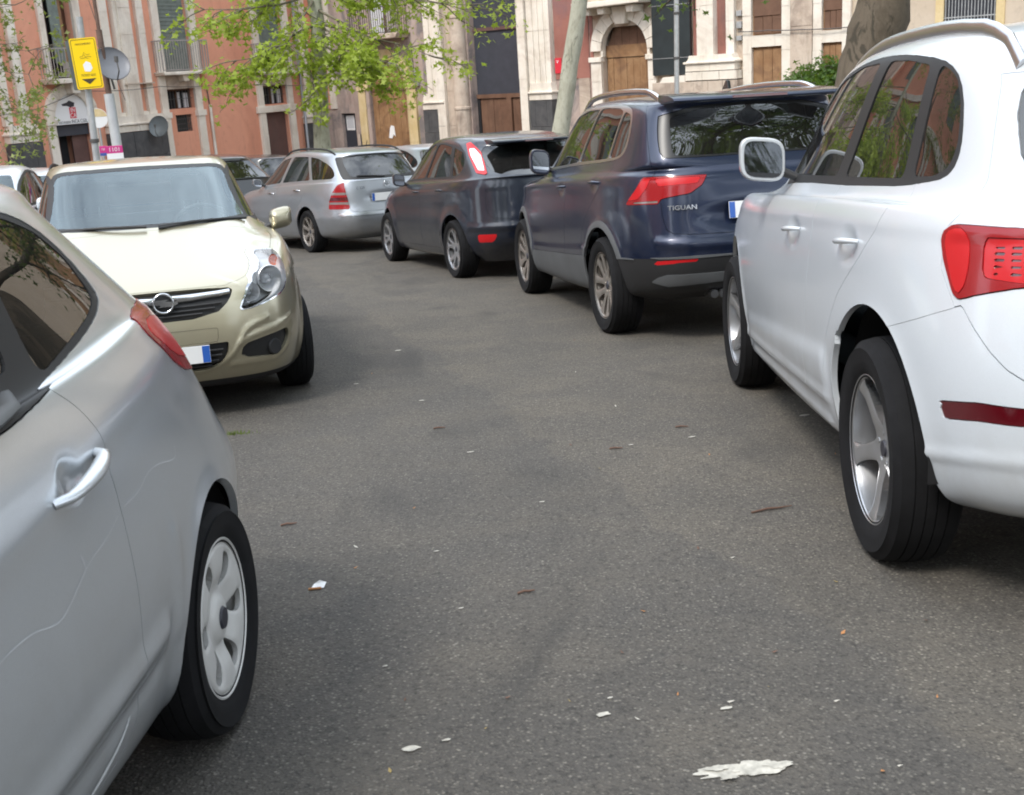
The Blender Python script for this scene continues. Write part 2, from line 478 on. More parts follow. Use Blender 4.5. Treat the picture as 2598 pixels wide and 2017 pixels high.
def thing(name, label, cat, loc=(0, 0, 0), group=None, M=None):
    o = bpy.data.objects.new(name, None); COL.objects.link(o); o.empty_display_size = .2
    if M is not None: o.matrix_world = M
    else: o.location = loc
    o['label'] = label; o['category'] = cat
    if group: o['group'] = group
    return o
def tag(o, label, cat, group=None):
    o['label'] = label; o['category'] = cat
    if group: o['group'] = group
    return o
def struct(o): o['kind'] = 'structure'; return o

class MB:
    """collects quads and triangles of simple solids"""
    def __init__(s): s.v = []; s.f = []; s.m = []; s.cur = 0
    def mat(s, i): s.cur = i; return s
    def add(s, vs, fs):
        o = len(s.v); s.v += [tuple(map(float, v)) for v in vs]; s.f += [tuple(i + o for i in f) for f in fs]; s.m += [s.cur] * len(fs); return s
    def box(s, x0, x1, y0, y1, z0, z1, M=None):
        vs = [(x, y, z) for x in (x0, x1) for y in (y0, y1) for z in (z0, z1)]
        if M is not None: vs = [tuple(M @ Vector(v)) for v in vs]
        return s.add(vs, [(0, 1, 3, 2), (4, 6, 7, 5), (0, 4, 5, 1), (2, 3, 7, 6), (0, 2, 6, 4), (1, 5, 7, 3)])
    def prism(s, poly, d0, d1, M=None, axis='y'):
        """polygon in (a,b) extruded along the third axis"""
        n = len(poly)
        def P(a, b, d): return {'y': (a, d, b), 'x': (d, a, b), 'z': (a, b, d)}[axis]
        vs = [P(a, b, d0) for a, b in poly] + [P(a, b, d1) for a, b in poly]
        if M is not None: vs = [tuple(M @ Vector(v)) for v in vs]
        return s.add(vs, [tuple(range(n))[::-1], tuple(range(n, 2*n))] + [(i, (i+1) % n, n + (i+1) % n, n + i) for i in range(n)])
    def tube(s, pts, r, n=8, caps=True, flat=1.0):
        pts = [Vector(p) for p in pts]; rs = r if isinstance(r, (list, tuple)) else [r] * len(pts)
        vs = []; fs = []; up = None
        for i, p in enumerate(pts):
            d = (pts[min(i+1, len(pts)-1)] - pts[max(i-1, 0)]).normalized()
            if up is None: up = Vector((0, 0, 1)) if abs(d.z) < .9 else Vector((1, 0, 0))
            a = d.cross(up); 
            if a.length < 1e-4: a = d.orthogonal()
            a.normalize(); b = a.cross(d).normalized(); up = b
            for k in range(n):
                t = 2*math.pi*k/n; vs.append(p + a * math.cos(t) * rs[i] + b * math.sin(t) * rs[i] * flat)
        for i in range(len(pts)-1):
            for k in range(n): fs.append((i*n+k, i*n+(k+1) % n, (i+1)*n+(k+1) % n, (i+1)*n+k))
        if caps: fs.append(tuple(range(n))[::-1]); fs.append(tuple(range((len(pts)-1)*n, len(pts)*n)))
        return s.add(vs, fs)
    def lathe(s, prof, n=24, M=None, axis='z', caps=False):
        vs = []; fs = []; k = len(prof)
        for i in range(n):
            t = 2*math.pi*i/n; c, q = math.cos(t), math.sin(t)
            for r, h in prof:
                v = {'z': (r*c, r*q, h), 'y': (r*c, h, -r*q), 'x': (h, r*c, r*q)}[axis]
                vs.append(tuple(M @ Vector(v)) if M is not None else v)
        for i in range(n):
            j = (i+1) % n
            for a in range(k-1): fs.append((i*k+a, j*k+a, j*k+a+1, i*k+a+1))
        if caps: fs.append(tuple(i*k for i in range(n))[::-1]); fs.append(tuple(i*k+k-1 for i in range(n)))
        return s.add(vs, fs)
    def build(s, name, mats, parent=None, smooth=0, bevel=0, seg=2, M=None):
        me = bpy.data.meshes.new(name); me.from_pydata(s.v, [], s.f)
        for m in (mats if isinstance(mats, (list, tuple)) else [mats]): me.materials.append(MT[m])
        me.polygons.foreach_set('material_index', s.m)
        bm = bmesh.new(); bm.from_mesh(me); bmesh.ops.recalc_face_normals(bm, faces=bm.faces)
        if bevel: bmesh.ops.bevel(bm, geom=[e for e in bm.edges if e.is_manifold and e.calc_face_angle(0) > .5], offset=bevel, segments=seg, affect='EDGES', profile=.6, clamp_overlap=True)
        bm.to_mesh(me); bm.free()
        if smooth:
            me.polygons.foreach_set('use_smooth', [True] * len(me.polygons)); me.set_sharp_from_angle(angle=rad(smooth))
        return link(name, me, parent, M)
def text_mesh(txt, size, depth, mat, name, parent=None, M=None, sx=1.0, align='CENTER', bold=0):
    c = bpy.data.curves.new(name, 'FONT'); c.body = txt; c.size = size; c.extrude = depth; c.align_x = align; c.align_y = 'CENTER'; c.offset = bold; c.resolution_u = 3
    t = bpy.data.objects.new(name, c); COL.objects.link(t)
    dg = bpy.context.evaluated_depsgraph_get(); me = bpy.data.meshes.new_from_object(t.evaluated_get(dg))
    bpy.data.objects.remove(t); me.materials.clear(); me.materials.append(MT[mat])
    for v in me.vertices: v.co.x *= sx
    return link(name, me, parent, M)

# ------------------------------------------------------------------ wheels
def disc_mesh(prof, r0, r1, nr, na):
    r = np.linspace(r0, r1, nr); a = np.linspace(0, 2*np.pi, na, endpoint=False)
    y = herm([p[0] for p in prof], [p[1] for p in prof], r)
    V = np.stack([r[:, None] * np.cos(a), np.repeat(y[:, None], na, 1), r[:, None] * np.sin(a)], 2)
    i = np.arange(nr-1)[:, None]; j = np.arange(na)[None]; jn = (j+1) % na
    q = lambda ii, jj: (ii * na + jj).ravel()
    T = np.concatenate([np.stack([q(i, j), q(i+1, j), q(i+1, jn)], 1), np.stack([q(i, j), q(i+1, jn), q(i, jn)], 1)])
    return V.reshape(-1, 3), T
def vnormals(V, T):
    g = np.cross(V[T[:, 1]] - V[T[:, 0]], V[T[:, 2]] - V[T[:, 0]]); N = np.zeros_like(V)
    for k in range(3): np.add.at(N, T[:, k], g)
    return N / np.maximum(np.linalg.norm(N, axis=1, keepdims=True), 1e-12)
def rim_sheet(prof, r0, r1, polys, bev=.006, bw=.008, nr=46, na=200):
    V, T = disc_mesh(prof, r0, r1, nr, na)
    pls = [chaikin(p, 2) for p in polys]
    def fn(P):
        return np.minimum.reduce([poly_sdf(p, P[:, [0, 2]]) for p in pls])
    f = fn(V); V = V.copy(); V[:, 1] -= bev * np.exp(-np.maximum(f, 0) / bw)
    N = vnormals(V, T)
    if N[:, 1].mean() < 0: T = T[:, ::-1]; N = -N
    _, outm = cut(Msh(V, N, T), fn, .0006)
    return outm
def rot(poly, a, mirror=False):
    c, s = math.cos(a), math.sin(a); return [((x if not mirror else -x) * c - y * s, (x if not mirror else -x) * s + y * c) for x, y in poly]
def style(kind, R):
    """window polygons (wheel plane, fractions of R), hub radius, face profile"""
    P = []
    if kind == 'cover6':
        base = [(.38, -.03), (.50, -.10), (.68, -.165), (.80, -.17), (.84, -.08), (.84, .03), (.79, .10), (.64, .105), (.48, .06)]
        for k in range(6): P.append(rot([(x*R, y*R) for x, y in base], k*math.pi/3 + .45))
        return P, [(0, .0), (.25*R, -.002), (.34*R, -.012), (.6*R, .004), (.88*R, .006), (R, -.012)]
    if kind == 'five':
        base = [(.26, 0), (.48, -.22), (.84, -.455), (.925, -.25), (.945, 0), (.925, .25), (.84, .455), (.48, .22)]
        for k in range(5): P.append(rot([(x*R, y*R) for x, y in base], k*2*math.pi/5 + .31))
        return P, [(0, -.045), (.2*R, -.04), (.35*R, -.03), (.8*R, -.01), (.95*R, 0), (R, .0)]
    if kind == 'ten':
        b1 = [(.26, 0), (.5, -.085), (.90, -.13), (.93, 0), (.90, .13), (.5, .085)]
        b2 = [(.36, 0), (.6, -.115), (.88, -.20), (.92, 0), (.88, .20), (.6, .115)]
        for k in range(5):
            P.append(rot([(x*R, y*R) for x, y in b1], k*2*math.pi/5)); P.append(rot([(x*R, y*R) for x, y in b2], k*2*math.pi/5 + math.pi/5))
        return P, [(0, -.03), (.2*R, -.028), (.4*R, -.02), (.85*R, -.004), (.95*R, 0), (R, .0)]
    if kind == 'wye':
        b1 = [(.30, 0), (.50, -.17), (.80, -.28), (.90, -.14), (.92, 0), (.90, .14), (.80, .28), (.50, .17)]
        b2 = [(.60, 0), (.76, -.085), (.90, -.10), (.92, 0), (.90, .10), (.76, .085)]
        for k in range(5):
            P.append(rot([(x*R, y*R) for x, y in b1], k*2*math.pi/5)); P.append(rot([(x*R, y*R) for x, y in b2], k*2*math.pi/5 + math.pi/5))
        return P, [(0, -.03), (.2*R, -.025), (.4*R, -.02), (.85*R, -.004), (.95*R, 0), (R, .0)]
    if kind == 'seven':
        b1 = [(.30, 0), (.5, -.13), (.88, -.27), (.92, 0), (.88, .27), (.5, .13)]
        for k in range(7): P.append(rot([(x*R, y*R) for x, y in b1], k*2*math.pi/7))
        return P, [(0, -.03), (.2*R, -.025), (.4*R, -.02), (.85*R, -.004), (.95*R, 0), (R, .0)]
WCACHE = {}
def wheel(parent, x, y, R, Rr, wd, kind, mat, steer=0, spin=0, camber=0, cap='print_dark', hi=False, label=None):
    """wheel standing at (x, y) with its outer face towards sign(y); part wheel > rim, hub_cap, brake_disc"""
    sg = 1 if y > 0 else -1
    key = (R, Rr, wd, kind, mat, cap, hi)
    if key not in WCACHE:
        n = 96 if hi else 56
        h = wd / 2; pr = [(Rr - .012, -h*.86), (Rr + .004, -h*.92), (R - (R-Rr)*.45, -h*1.02), (R - .03, -h*.96), (R - .010, -h*.84)]
        g = [(-.62, -.36), (-.30, -.06), (.06, .30), (.36, .62)]
        for a, b in g: pass
        y0 = -h * .84; out = []
        ribs = [-.84, -.50, -.46, -.17, -.13, .13, .17, .46, .50, .84]
        for i, t in enumerate(ribs):
            crown = R - .010 * t * t
            if i in (0, 9): out.append((crown - .004, h*t))
            elif i % 2 == 1: out += [(crown, h*t), (crown - .006, h*(t + .004))]
            else: out += [(crown - .008, h*(t - .004)), (crown, h*t)]
        pr = pr[:-1] + out + [(R - .03, h*.96), (R - (R-Rr)*.30, h*1.03), (R - (R-Rr)*.42, h*1.005), (R - (R-Rr)*.60, h*1.0), (Rr + .012, h*.94), (Rr + .004, h*.88), (Rr - .012, h*.84)]
        b = MB(); b.lathe(pr, n, axis='y')
        me = b.build('tmp', 'rubber', smooth=32); tyre = me.data; bpy.data.objects.remove(me)
        polys, prof = style(kind, Rr * (1.0 if kind != 'cover6' else 1.0))
        fo = h * .80
        sh = rim_sheet([(p, q + fo) for p, q in prof], .02, Rr, polys, nr=60 if hi else 36, na=260 if hi else 150)
        V, N, T, Fl = finish(sh, flange=.03 if kind != 'cover6' else .016, keep_y0=False)
        rim = nmesh('rim', V, T, [mat], N, Fl)
        b = MB(); b.lathe([(Rr - .004, fo - .02), (Rr + .006, fo + .004), (Rr - .004, fo + .008), (Rr - .014, fo - .002), (Rr * .93, fo - .035), (Rr * .90, -h*.6), (Rr - .003, -h*.8)], n, axis='y')
        if kind != 'cover6':
            for k in range(5):
                a = 2*math.pi*k/5 + .3; cx, cz = .055*math.cos(a), .055*math.sin(a)
                b.lathe([(.0, fo + prof[1][1] + .004), (.010, fo + prof[1][1] + .002), (.011, fo + prof[1][1] - .01)], 8, axis='y', M=Matrix.Translation((cx, 0, cz)))
        bo = b.build('tmp', mat, smooth=30); barrel = bo.data; bpy.data.objects.remove(bo)
        b = MB(); b.lathe([(.0, fo + prof[0][1] + .008), (.026, fo + prof[0][1] + .008), (.030, fo + prof[0][1] + .001)], 24, axis='y')
        bo = b.build('tmp', cap, smooth=40); capm = bo.data; bpy.data.objects.remove(bo)
        b = MB(); b.lathe([(.0, fo - .07), (Rr*.62, fo - .07), (Rr*.62, fo - .09), (Rr*.3, fo - .09)], 32, axis='y').mat(1); b.lathe([(Rr*.28, fo - .06), (Rr*.2, fo - .055), (0, fo - .055)], 20, axis='y'); b.lathe([(0, -h*.3), (Rr*.9, -h*.3)], 24, axis='y')
        bo = b.build('tmp', ['brake_metal', 'dark'], smooth=30); disc = bo.data; bpy.data.objects.remove(bo)
        WCACHE[key] = (tyre, rim, barrel, capm, disc)
    tyre, rim, barrel, capm, disc = WCACHE[key]
    M = Matrix.Translation((x, y, R - .008)) @ Matrix.Rotation(steer, 4, 'Z') @ Matrix.Rotation(camber * sg, 4, 'X')
    if sg < 0: M = M @ Matrix.Rotation(math.pi, 4, 'Z')
    # tyre flattened where it stands
    tm = tyre.copy(); co = np.empty(len(tm.vertices)*3, np.float32); tm.vertices.foreach_get('co', co); co = co.reshape(-1, 3)
    lo = co[:, 2] < -(R - .008 - .0005); co[lo, 2] = -(R - .008 - .0005)
    near = np.clip(1 - (co[:, 2] + R) / .07, 0, 1); co[:, 1] *= 1 + .07 * near ** 2
    tm.vertices.foreach_set('co', co.ravel()); tm.update()
    t = link('wheel', tm, parent, M)
    if label: t['label'] = label
    S = Matrix.Rotation(spin, 4, 'Y')
    link('rim', rim, t, S); link('rim_barrel', barrel, t, S); link('hub_cap', capm, t, S); link('brake_disc', disc, t)
    return t
# ------------------------------------------------------------------ car bodies: rings from sill to roof
# ring = (front x, rear x, half width, front squareness, rear squareness, z knots); x = 0 at the rear axle
SP = {}
SP['suv_white'] = dict(wb=2.807, pose=(2.076, 3.615, 87.7), rows=[
 (3.40, -.66, .76, 5.52, 6, [(-.7, .30), (.4, .22), (3.4, .22)]),
 (3.55, -.80, .865, 4.69, 5.1, [(-.8, .35), (-.2, .30), (.5, .265), (3.5, .25)]),
 (3.66, -.88, .925, 4.42, 4.8, .45),
 (3.70, -.90, .942, 4.42, 4.8, .65),
 (3.69, -.87, .938, 4.42, 4.8, .85),
 (3.62, -.80, .925, 4.42, 4.8, [(-.8, 1.04), (.3, 1.02), (1.3, 1.00), (2.6, .97), (3.6, .86)]),
 (3.48, -.76, .893, 4.42, 4.8, [(-.76, 1.14), (0, 1.13), (1, 1.11), (2.2, 1.07), (3.0, 1.02), (3.48, .93)]),
 (2.45, -.72, .805, 4.42, 4.8, [(-.72, 1.21), (0, 1.205), (1, 1.175), (2.0, 1.15), (2.45, 1.11)]),
 (1.85, -.50, .680, 3.96, 4.3, [(-.50, 1.54), (0, 1.605), (.6, 1.63), (1.1, 1.62), (1.5, 1.57), (1.85, 1.49)]),
 (1.72, -.52, .61, 3.96, 4.3, [(-.52, 1.59), (0, 1.65), (.6, 1.675), (1.1, 1.665), (1.72, 1.56)]),
 (1.4, -.25, .40, 3, 3, [(-.25,1.68),(.6,1.70),(1.4,1.65)]),
 (1.3, -.1, .001, 2, 2, [(-.1,1.695),(.6,1.71),(1.3,1.675)])])
SP['compact_silver'] = dict(wb=2.489, pose=(-1.617, 2.771, -92.6), rows=[
 (3.05, -.50, .70, 4.4, 4.8, .19),
 (3.12, -.62, .81, 4.42, 4.8, [(-.6, .26), (.2, .225), (.8, .23), (3, .2)]),
 (3.22, -.83, .868, 4.14, 4.5, .42),
(3.25, -.86, .882,4.14, 4.5, .58),
 (3.22, -.70, .872, 4.14, 4.5, .76),
 (3.10, -.53, .850, 4.14, 4.5, [(-.56, .95), (.2, .93), (.8, .89), (1.4, .87), (2.4, .82), (3.1, .72)]),
 (2.95, -.47, .805, 4.14, 4.5, [(-.5, 1.04), (0, 1.04), (.5, 1.015), (1.2, .985), (2.2, .94), (2.95, .80)]),
 (2.25, -.45, .752, 4.14, 4.5, [(-.45, 1.09), (0, 1.10), (.5, 1.06), (1.2, 1.03), (2.25, 1.0)]),
 (1.66, -.12, .625, 3.52, 3.84, [(-.12, 1.32), (.25, 1.355), (.8, 1.385), (1.66, 1.32)]),
 (1.55, -.14, .565, 3.52, 3.84, [(-.14, 1.37), (.25, 1.40), (.8, 1.425), (1.55, 1.37)]),
 (1.3, .05, .38, 3, 3, [(.05,1.435),(.7,1.46),(1.3,1.43)]),
 (1.2, .2, .001, 2, 2, [(.2,1.45),(.7,1.47),(1.2,1.445)])])
SP['suv_navy'] = dict(wb=2.681, pose=(1.600, 8.718, 101.2), rows=[
 (3.30, -.66, .74, 5.52, 6, [(-.7, .30), (.4, .23), (3.3, .22)]),
 (3.42, -.80, .855, 4.69, 5.4, [(-.8, .36), (-.2, .31), (.5, .28), (3.4, .26)]),
 (3.52, -.87, .900, 4.42, 5.4, .46),
 (3.55, -.90, .912, 4.42, 5.4, .62),
 (3.54, -.88, .908, 4.42, 5.4, .80),
 (3.46, -.85, .903, 4.42, 5.4, [(-.85, .99), (0, .97), (1.5, .95), (2.7, .92), (3.46, .80)]),
 (3.40, -.82, .898, 4.42, 5.4, [(-.82, 1.13), (0, 1.105), (1.4, 1.06), (2.4, 1.02), (3.0, .97), (3.4, .89)]),
 (3.36, -.795, .868, 4.42, 5.4, [(-.8, 1.165), (0, 1.135), (1.4, 1.085), (2.4, 1.045), (3.0, .99), (3.36, .91)]),
 (2.42, -.76, .800, 4.42, 9, [(-.76, 1.235), (0, 1.235), (1, 1.20), (2.1, 1.14), (2.42, 1.10)]),
 (1.78, -.62, .675, 3.96, 10, [(-.62, 1.56), (0, 1.61), (.8, 1.63), (1.4, 1.585), (1.78, 1.50)]),
 (1.65, -.66, .61, 3.96, 10, [(-.66, 1.61), (0, 1.655), (.8, 1.67), (1.3, 1.64), (1.65, 1.57)]),
 (1.35, -.4, .40, 3, 3, [(-.4, 1.66), (.5, 1.69), (1.35, 1.64)]),
 (1.2, -.25, .001, 2, 2, [(-.25,1.675),(.5,1.70),(1.2,1.665)])])
SP['hatch_charcoal'] = dict(wb=2.64, pose=(.285, 13.191, 110.7), rows=[
 (3.25, -.58, .72, 5.52, 6, .19),
 (3.38, -.70, .82, 4.42, 4.8, [(-.7, .29), (.2, .23), (3.3, .2)]),
 (3.48, -.80, .878, 4.14, 4.8, .42),
 (3.51, -.82, .890, 4.14, 4.8, .58),
 (3.49, -.80, .886, 4.14, 4.8, .72),
 (3.40, -.775, .880, 4.14, 4.8, [(-.77, .92), (1, .88), (2.6, .82), (3.4, .70)]),
 (3.22, -.76, .850, 4.14, 4.8, [(-.76, 1.04), (0, 1.015), (1, .99), (2.1, .95), (3.1, .82)]),
 (2.45, -.74, .795, 4.14, 4.8, [(-.74, 1.10), (.3, 1.07), (1.3, 1.045), (2.25, .99), (2.45, .96)]),
 (1.72, -.22, .645, 3.74, 3.84, [(-.22, 1.385), (.2, 1.43), (.8, 1.465), (1.3, 1.44), (1.72, 1.36)]),
 (1.6, -.24, .58, 3.74, 3.84, [(-.24, 1.43), (.2, 1.475), (.8, 1.508), (1.25, 1.485), (1.6, 1.42)]),
 (1.3, -.05, .38, 3, 3, [(-.05,1.49),(.5,1.53),(1.3,1.495)]),
 (1.15, .1, .001, 2, 2, [(.1,1.515),(.5,1.54),(1.15,1.51)])])
SP['estate'] = dict(wb=2.715, pose=(-2.139, 17.985, 122.4), rows=[
 (3.25, -.80, .70, 4.4, 4.8, .19),
 (3.38, -.95, .81, 4.42, 5.1, [(-.95, .27), (.2, .22), (3.3, .2)]),
 (3.47, -1.04, .850, 4.14, 5.1, .40),
 (3.50, -1.06, .862, 4.14, 5.1, .54),
 (3.46, -1.02, .855, 4.14, 5.1, .66),
 (3.40, -1.00, .850, 4.14, 5.1, [(-1, .85), (1, .82), (2.7, .76), (3.4, .66)]),
 (3.2, -.985, .818, 4.14, 5.1, [(-.98, .99), (0, .975), (1, .955), (2, .91), (3.1, .80)]),
 (2.38, -.96, .765, 4.14, 5.1, [(-.96, 1.04), (0, 1.025), (1, .985), (2.1, .94), (2.38, .90)]),
 (1.66, -.72, .62, 3.74, 4.32, [(-.72, 1.35), (0, 1.405), (.6, 1.425), (1.2, 1.39), (1.66, 1.30)]),
 (1.55, -.74, .56, 3.74, 4.32, [(-.74, 1.395), (0, 1.445), (.6, 1.465), (1.2, 1.43), (1.55, 1.36)]),
 (1.25, -.5, .38, 3, 3, [(-.5,1.44),(.4,1.485),(1.25,1.44)]),
 (1.1, -.3, .001, 2, 2, [(-.3,1.465),(.4,1.495),(1.1,1.455)])])
SP['compact_gold'] = dict(wb=2.511, pose=(-2.864, 9.485, -72.4), rows=[
 (3.10, -.5, .66, 3.3, 4.8, .15),
 (3.24, -.6, 0.793, 4.73, 4.8, [(-.6, .25), (.5, .2), (3.2, .19)]),
 (3.33, -.64, 0.846, 4.59, 4.5, .34),
 (3.345, -.66, 0.860, 4.59, 4.5, .48),
 (3.33, -.65, 0.860, 4.59, 4.5, .62),
 (3.28, -.62, 0.850, 4.59, 4.5, [(-.6, .85), (1.2, .82), (2.5, .80), (2.95, .77), (3.3, .72)]),
 (3.20, -.58, 0.808, 4.59, 4.5, [(-.55, 1.0), (1.2, .95), (2.2, .93), (2.7, .90), (3.0, .84), (3.2, .765)]),
 (2.42, -.5, .735, 3.59, 4.5, [(-.5, 1.08), (1.2, 1.02), (1.9, 1.02), (2.42, 1.035)]),
 (1.50, -.15, .610, 3.52, 3.84, [(-.15, 1.37), (.6, 1.41), (1.2, 1.415), (1.5, 1.40)]),
 (1.38, -.17, .555, 3.52, 3.84, [(-.17, 1.40), (.6, 1.445), (1.2, 1.45), (1.38, 1.435)]),
 (1.2, 0, .36, 3, 3, [(0,1.44),(.8,1.47),(1.2,1.46)]),
 (1.1, .15, .001, 2, 2, [(.15,1.455),(.8,1.48),(1.1,1.472)])])
# ------------------------------------------------------------------ car builder
def carM(pose):
    x, y, a = pose; a = rad(a); n = Vector((0, -SLOPE, 1)).normalized()
    F = Vector((math.cos(a), math.sin(a), SLOPE * math.sin(a))).normalized(); L = n.cross(F)
    M = Matrix.Identity(4)
    for i in range(3): M[i][0], M[i][1], M[i][2] = F[i], L[i], n[i]
    M.translation = Vector((x, y, SLOPE * y)); return M
def corner(poly, end=-1, n=2, off=0):
    """cutter for things that wrap round a corner: (u, z), u = -x + .9 - y at the rear, x - y at the front"""
    pl = shape(poly, n)
    def fn(V):
        f = np.full(len(V), 1.0)
        if end < 0: k = V[:, 0] < .9; u = -V[:, 0] + .9 - V[:, 1]
        else: k = V[:, 0] > 1.6; u = V[:, 0] - V[:, 1]
        if k.any(): f[k] = poly_sdf(pl, np.stack([u[k], V[k, 2]], 1)) + off
        return f
    return fn
def bumpc(line, w, h, end=-1, kind='ridge', n=2):
    L = chaikin(line, n, False)
    def f(P, N):
        u = (-P[..., 0] + .9 - P[..., 1]) if end < 0 else (P[..., 0] - P[..., 1])
        d, sg, t = seg_dist(L, np.stack([u, P[..., 2]], -1))
        ok = (P[..., 0] < .6) if end < 0 else (P[..., 0] > 2.2)
        g = np.exp(-(d / w) ** 2) if kind == 'ridge' else (.5 + .5 * np.tanh(sg * d / w)) * np.exp(-(np.maximum(d - .05, 0) / .08) ** 2)
        return h * g * ok * np.clip(np.minimum(t, 1 - t) / .06, 0, 1)
    return f
def dent(x, z, rx, rz, h, ymin=.3, axis=0):
    def f(P, N):
        a = P[..., 0 if axis == 0 else 1] - x; b = P[..., 2] - z
        ok = (P[..., 1] > ymin) if axis == 0 else ((P[..., 0] < 0) if axis < 0 else (P[..., 0] > 2))
        g = np.exp(-((a / rx) ** 2 + (b / rz) ** 2) ** 2)
        return -h * g * ok * (np.clip(np.abs(N[..., 1]) * 1.6 - .2, 0, 1) if axis == 0 else 1)
    return f
def zband(z0, z1, xlo=-9, xhi=9):
    def fn(V): return np.maximum(np.maximum(z0 - V[:, 2], V[:, 2] - z1), np.maximum(xlo - V[:, 0], V[:, 0] - xhi))
    return fn
def both(f, g): return lambda V: np.maximum(f(V), g(V))
def opt(**k): return k

def tidy(m, frac=.04):
    """drop stray crumbs left by a cut"""
    if len(m.T) < 4: return m
    lab = np.arange(len(m.V))
    for _ in range(400):
        t = lab[m.T].min(1); new = lab.copy(); np.minimum.at(new, m.T.ravel(), np.repeat(t, 3)); new = new[new]
        if (new == lab).all(): break
        lab = new
    k, c = np.unique(lab[m.T[:, 0]], return_counts=True); keep = set(k[c > frac * len(m.T)].tolist())
    return compact(m.V, m.N, m.T[np.isin(lab[m.T[:, 0]], list(keep))])
def emit(name, m, mat, parent, pair=False, gap=0., push=0., flange=.012, only=None, fmat=None, label=None):
    """turn a half-body piece into finished objects; parent may be (left, right)"""
    if len(m.T) == 0: return (None, None)
    if name != 'body': m = tidy(m)
    if 'glass' in mat:          # panes are pressed sheets: even out their normals
        N = m.N.copy(); E = np.concatenate([m.T[:, [0, 1]], m.T[:, [1, 2]], m.T[:, [2, 0]]]); y0 = np.abs(m.V[:, 1]) < 1e-5
        for _ in range(60):
            A = N.copy(); c = np.ones(len(N)); np.add.at(A, E[:, 0], N[E[:, 1]]); np.add.at(A, E[:, 1], N[E[:, 0]]); A[y0, 1] = 0
            N = A / np.maximum(np.linalg.norm(A, axis=1, keepdims=True), 1e-9)
        m = Msh(m.V, N, m.T)
    res = []
    pl = parent if isinstance(parent, tuple) else (parent, parent)
    if pair:
        for s, mm, par in ((0, m, pl[0]), (1, m.mirrored(), pl[1])):
            if only is not None and only != s: res.append(None); continue
            V, N, T, Fl = finish(mm, gap, flange, push)
            o = link(name, nmesh(name, V, T, [mat] + ([fmat] if fmat else []), N, Fl, np.zeros(len(T), int), 1 if fmat else 0), par); res.append(o)
            if label: o['label'] = label
    else:
        a = finish(m, gap, flange, push); b = finish(m.mirrored(), gap, flange, push)
        k = len(a[0]); V = np.concatenate([a[0], b[0]]); N = np.concatenate([a[1], b[1]]); T = np.concatenate([a[2], b[2] + k]); F = np.concatenate([a[3], b[3] + k])
        o = link(name, nmesh(name, V, T, [mat] + ([fmat] if fmat else []), N, F, np.zeros(len(T), int), 1 if fmat else 0), pl[0]); res = [o, o]
        if label: o['label'] = label
    return tuple(res)

def on_side(m, x, z, out=0.):
    """point and normal on the left flank at (x, z)"""
    k = np.where((m.V[:, 1] > .4) & (np.abs(m.N[:, 1]) > .3))[0]
    d = (m.V[k, 0] - x) ** 2 + (m.V[k, 2] - z) ** 2; j = k[np.argsort(d)[:4]]
    w = 1 / (np.sort(d)[:4] + 1e-5); w /= w.sum()
    n = (m.N[j] * w[:, None]).sum(0); n /= np.linalg.norm(n)
    y = sum(ww * (m.V[i, 1] - (n[0] * (x - m.V[i, 0]) + n[2] * (z - m.V[i, 2])) / n[1]) for ww, i in zip(w, j))
    return np.array([x, y, z]) + n * out, n

def superquad(rx, ry, rz, e1=.5, e2=.5, nu=20, nv=32, shape=None):
    def sp(v, e): return np.sign(v) * np.abs(v) ** e
    u = np.linspace(-np.pi/2, np.pi/2, nu + 1)[:, None]; v = np.linspace(-np.pi, np.pi, nv, endpoint=False)[None]
    P = np.stack([rx * sp(np.cos(u), e1) * sp(np.cos(v), e2), ry * sp(np.cos(u), e1) * sp(np.sin(v), e2), rz * sp(np.sin(u), e1) * np.ones_like(v)], 2).reshape(-1, 3)
    if shape: P = shape(P)
    i = np.arange(nu)[:, None]; j = np.arange(nv)[None]; jn = (j + 1) % nv
    q = lambda a, b: (a * nv + b).ravel()
    T = np.concatenate([np.stack([q(i, j), q(i, jn), q(i+1, jn)], 1), np.stack([q(i, j), q(i+1, jn), q(i+1, j)], 1)])
    g = np.cross(P[T[:, 1]] - P[T[:, 0]], P[T[:, 2]] - P[T[:, 0]]); T = T[np.linalg.norm(g, axis=1) > 1e-11]
    return P, T

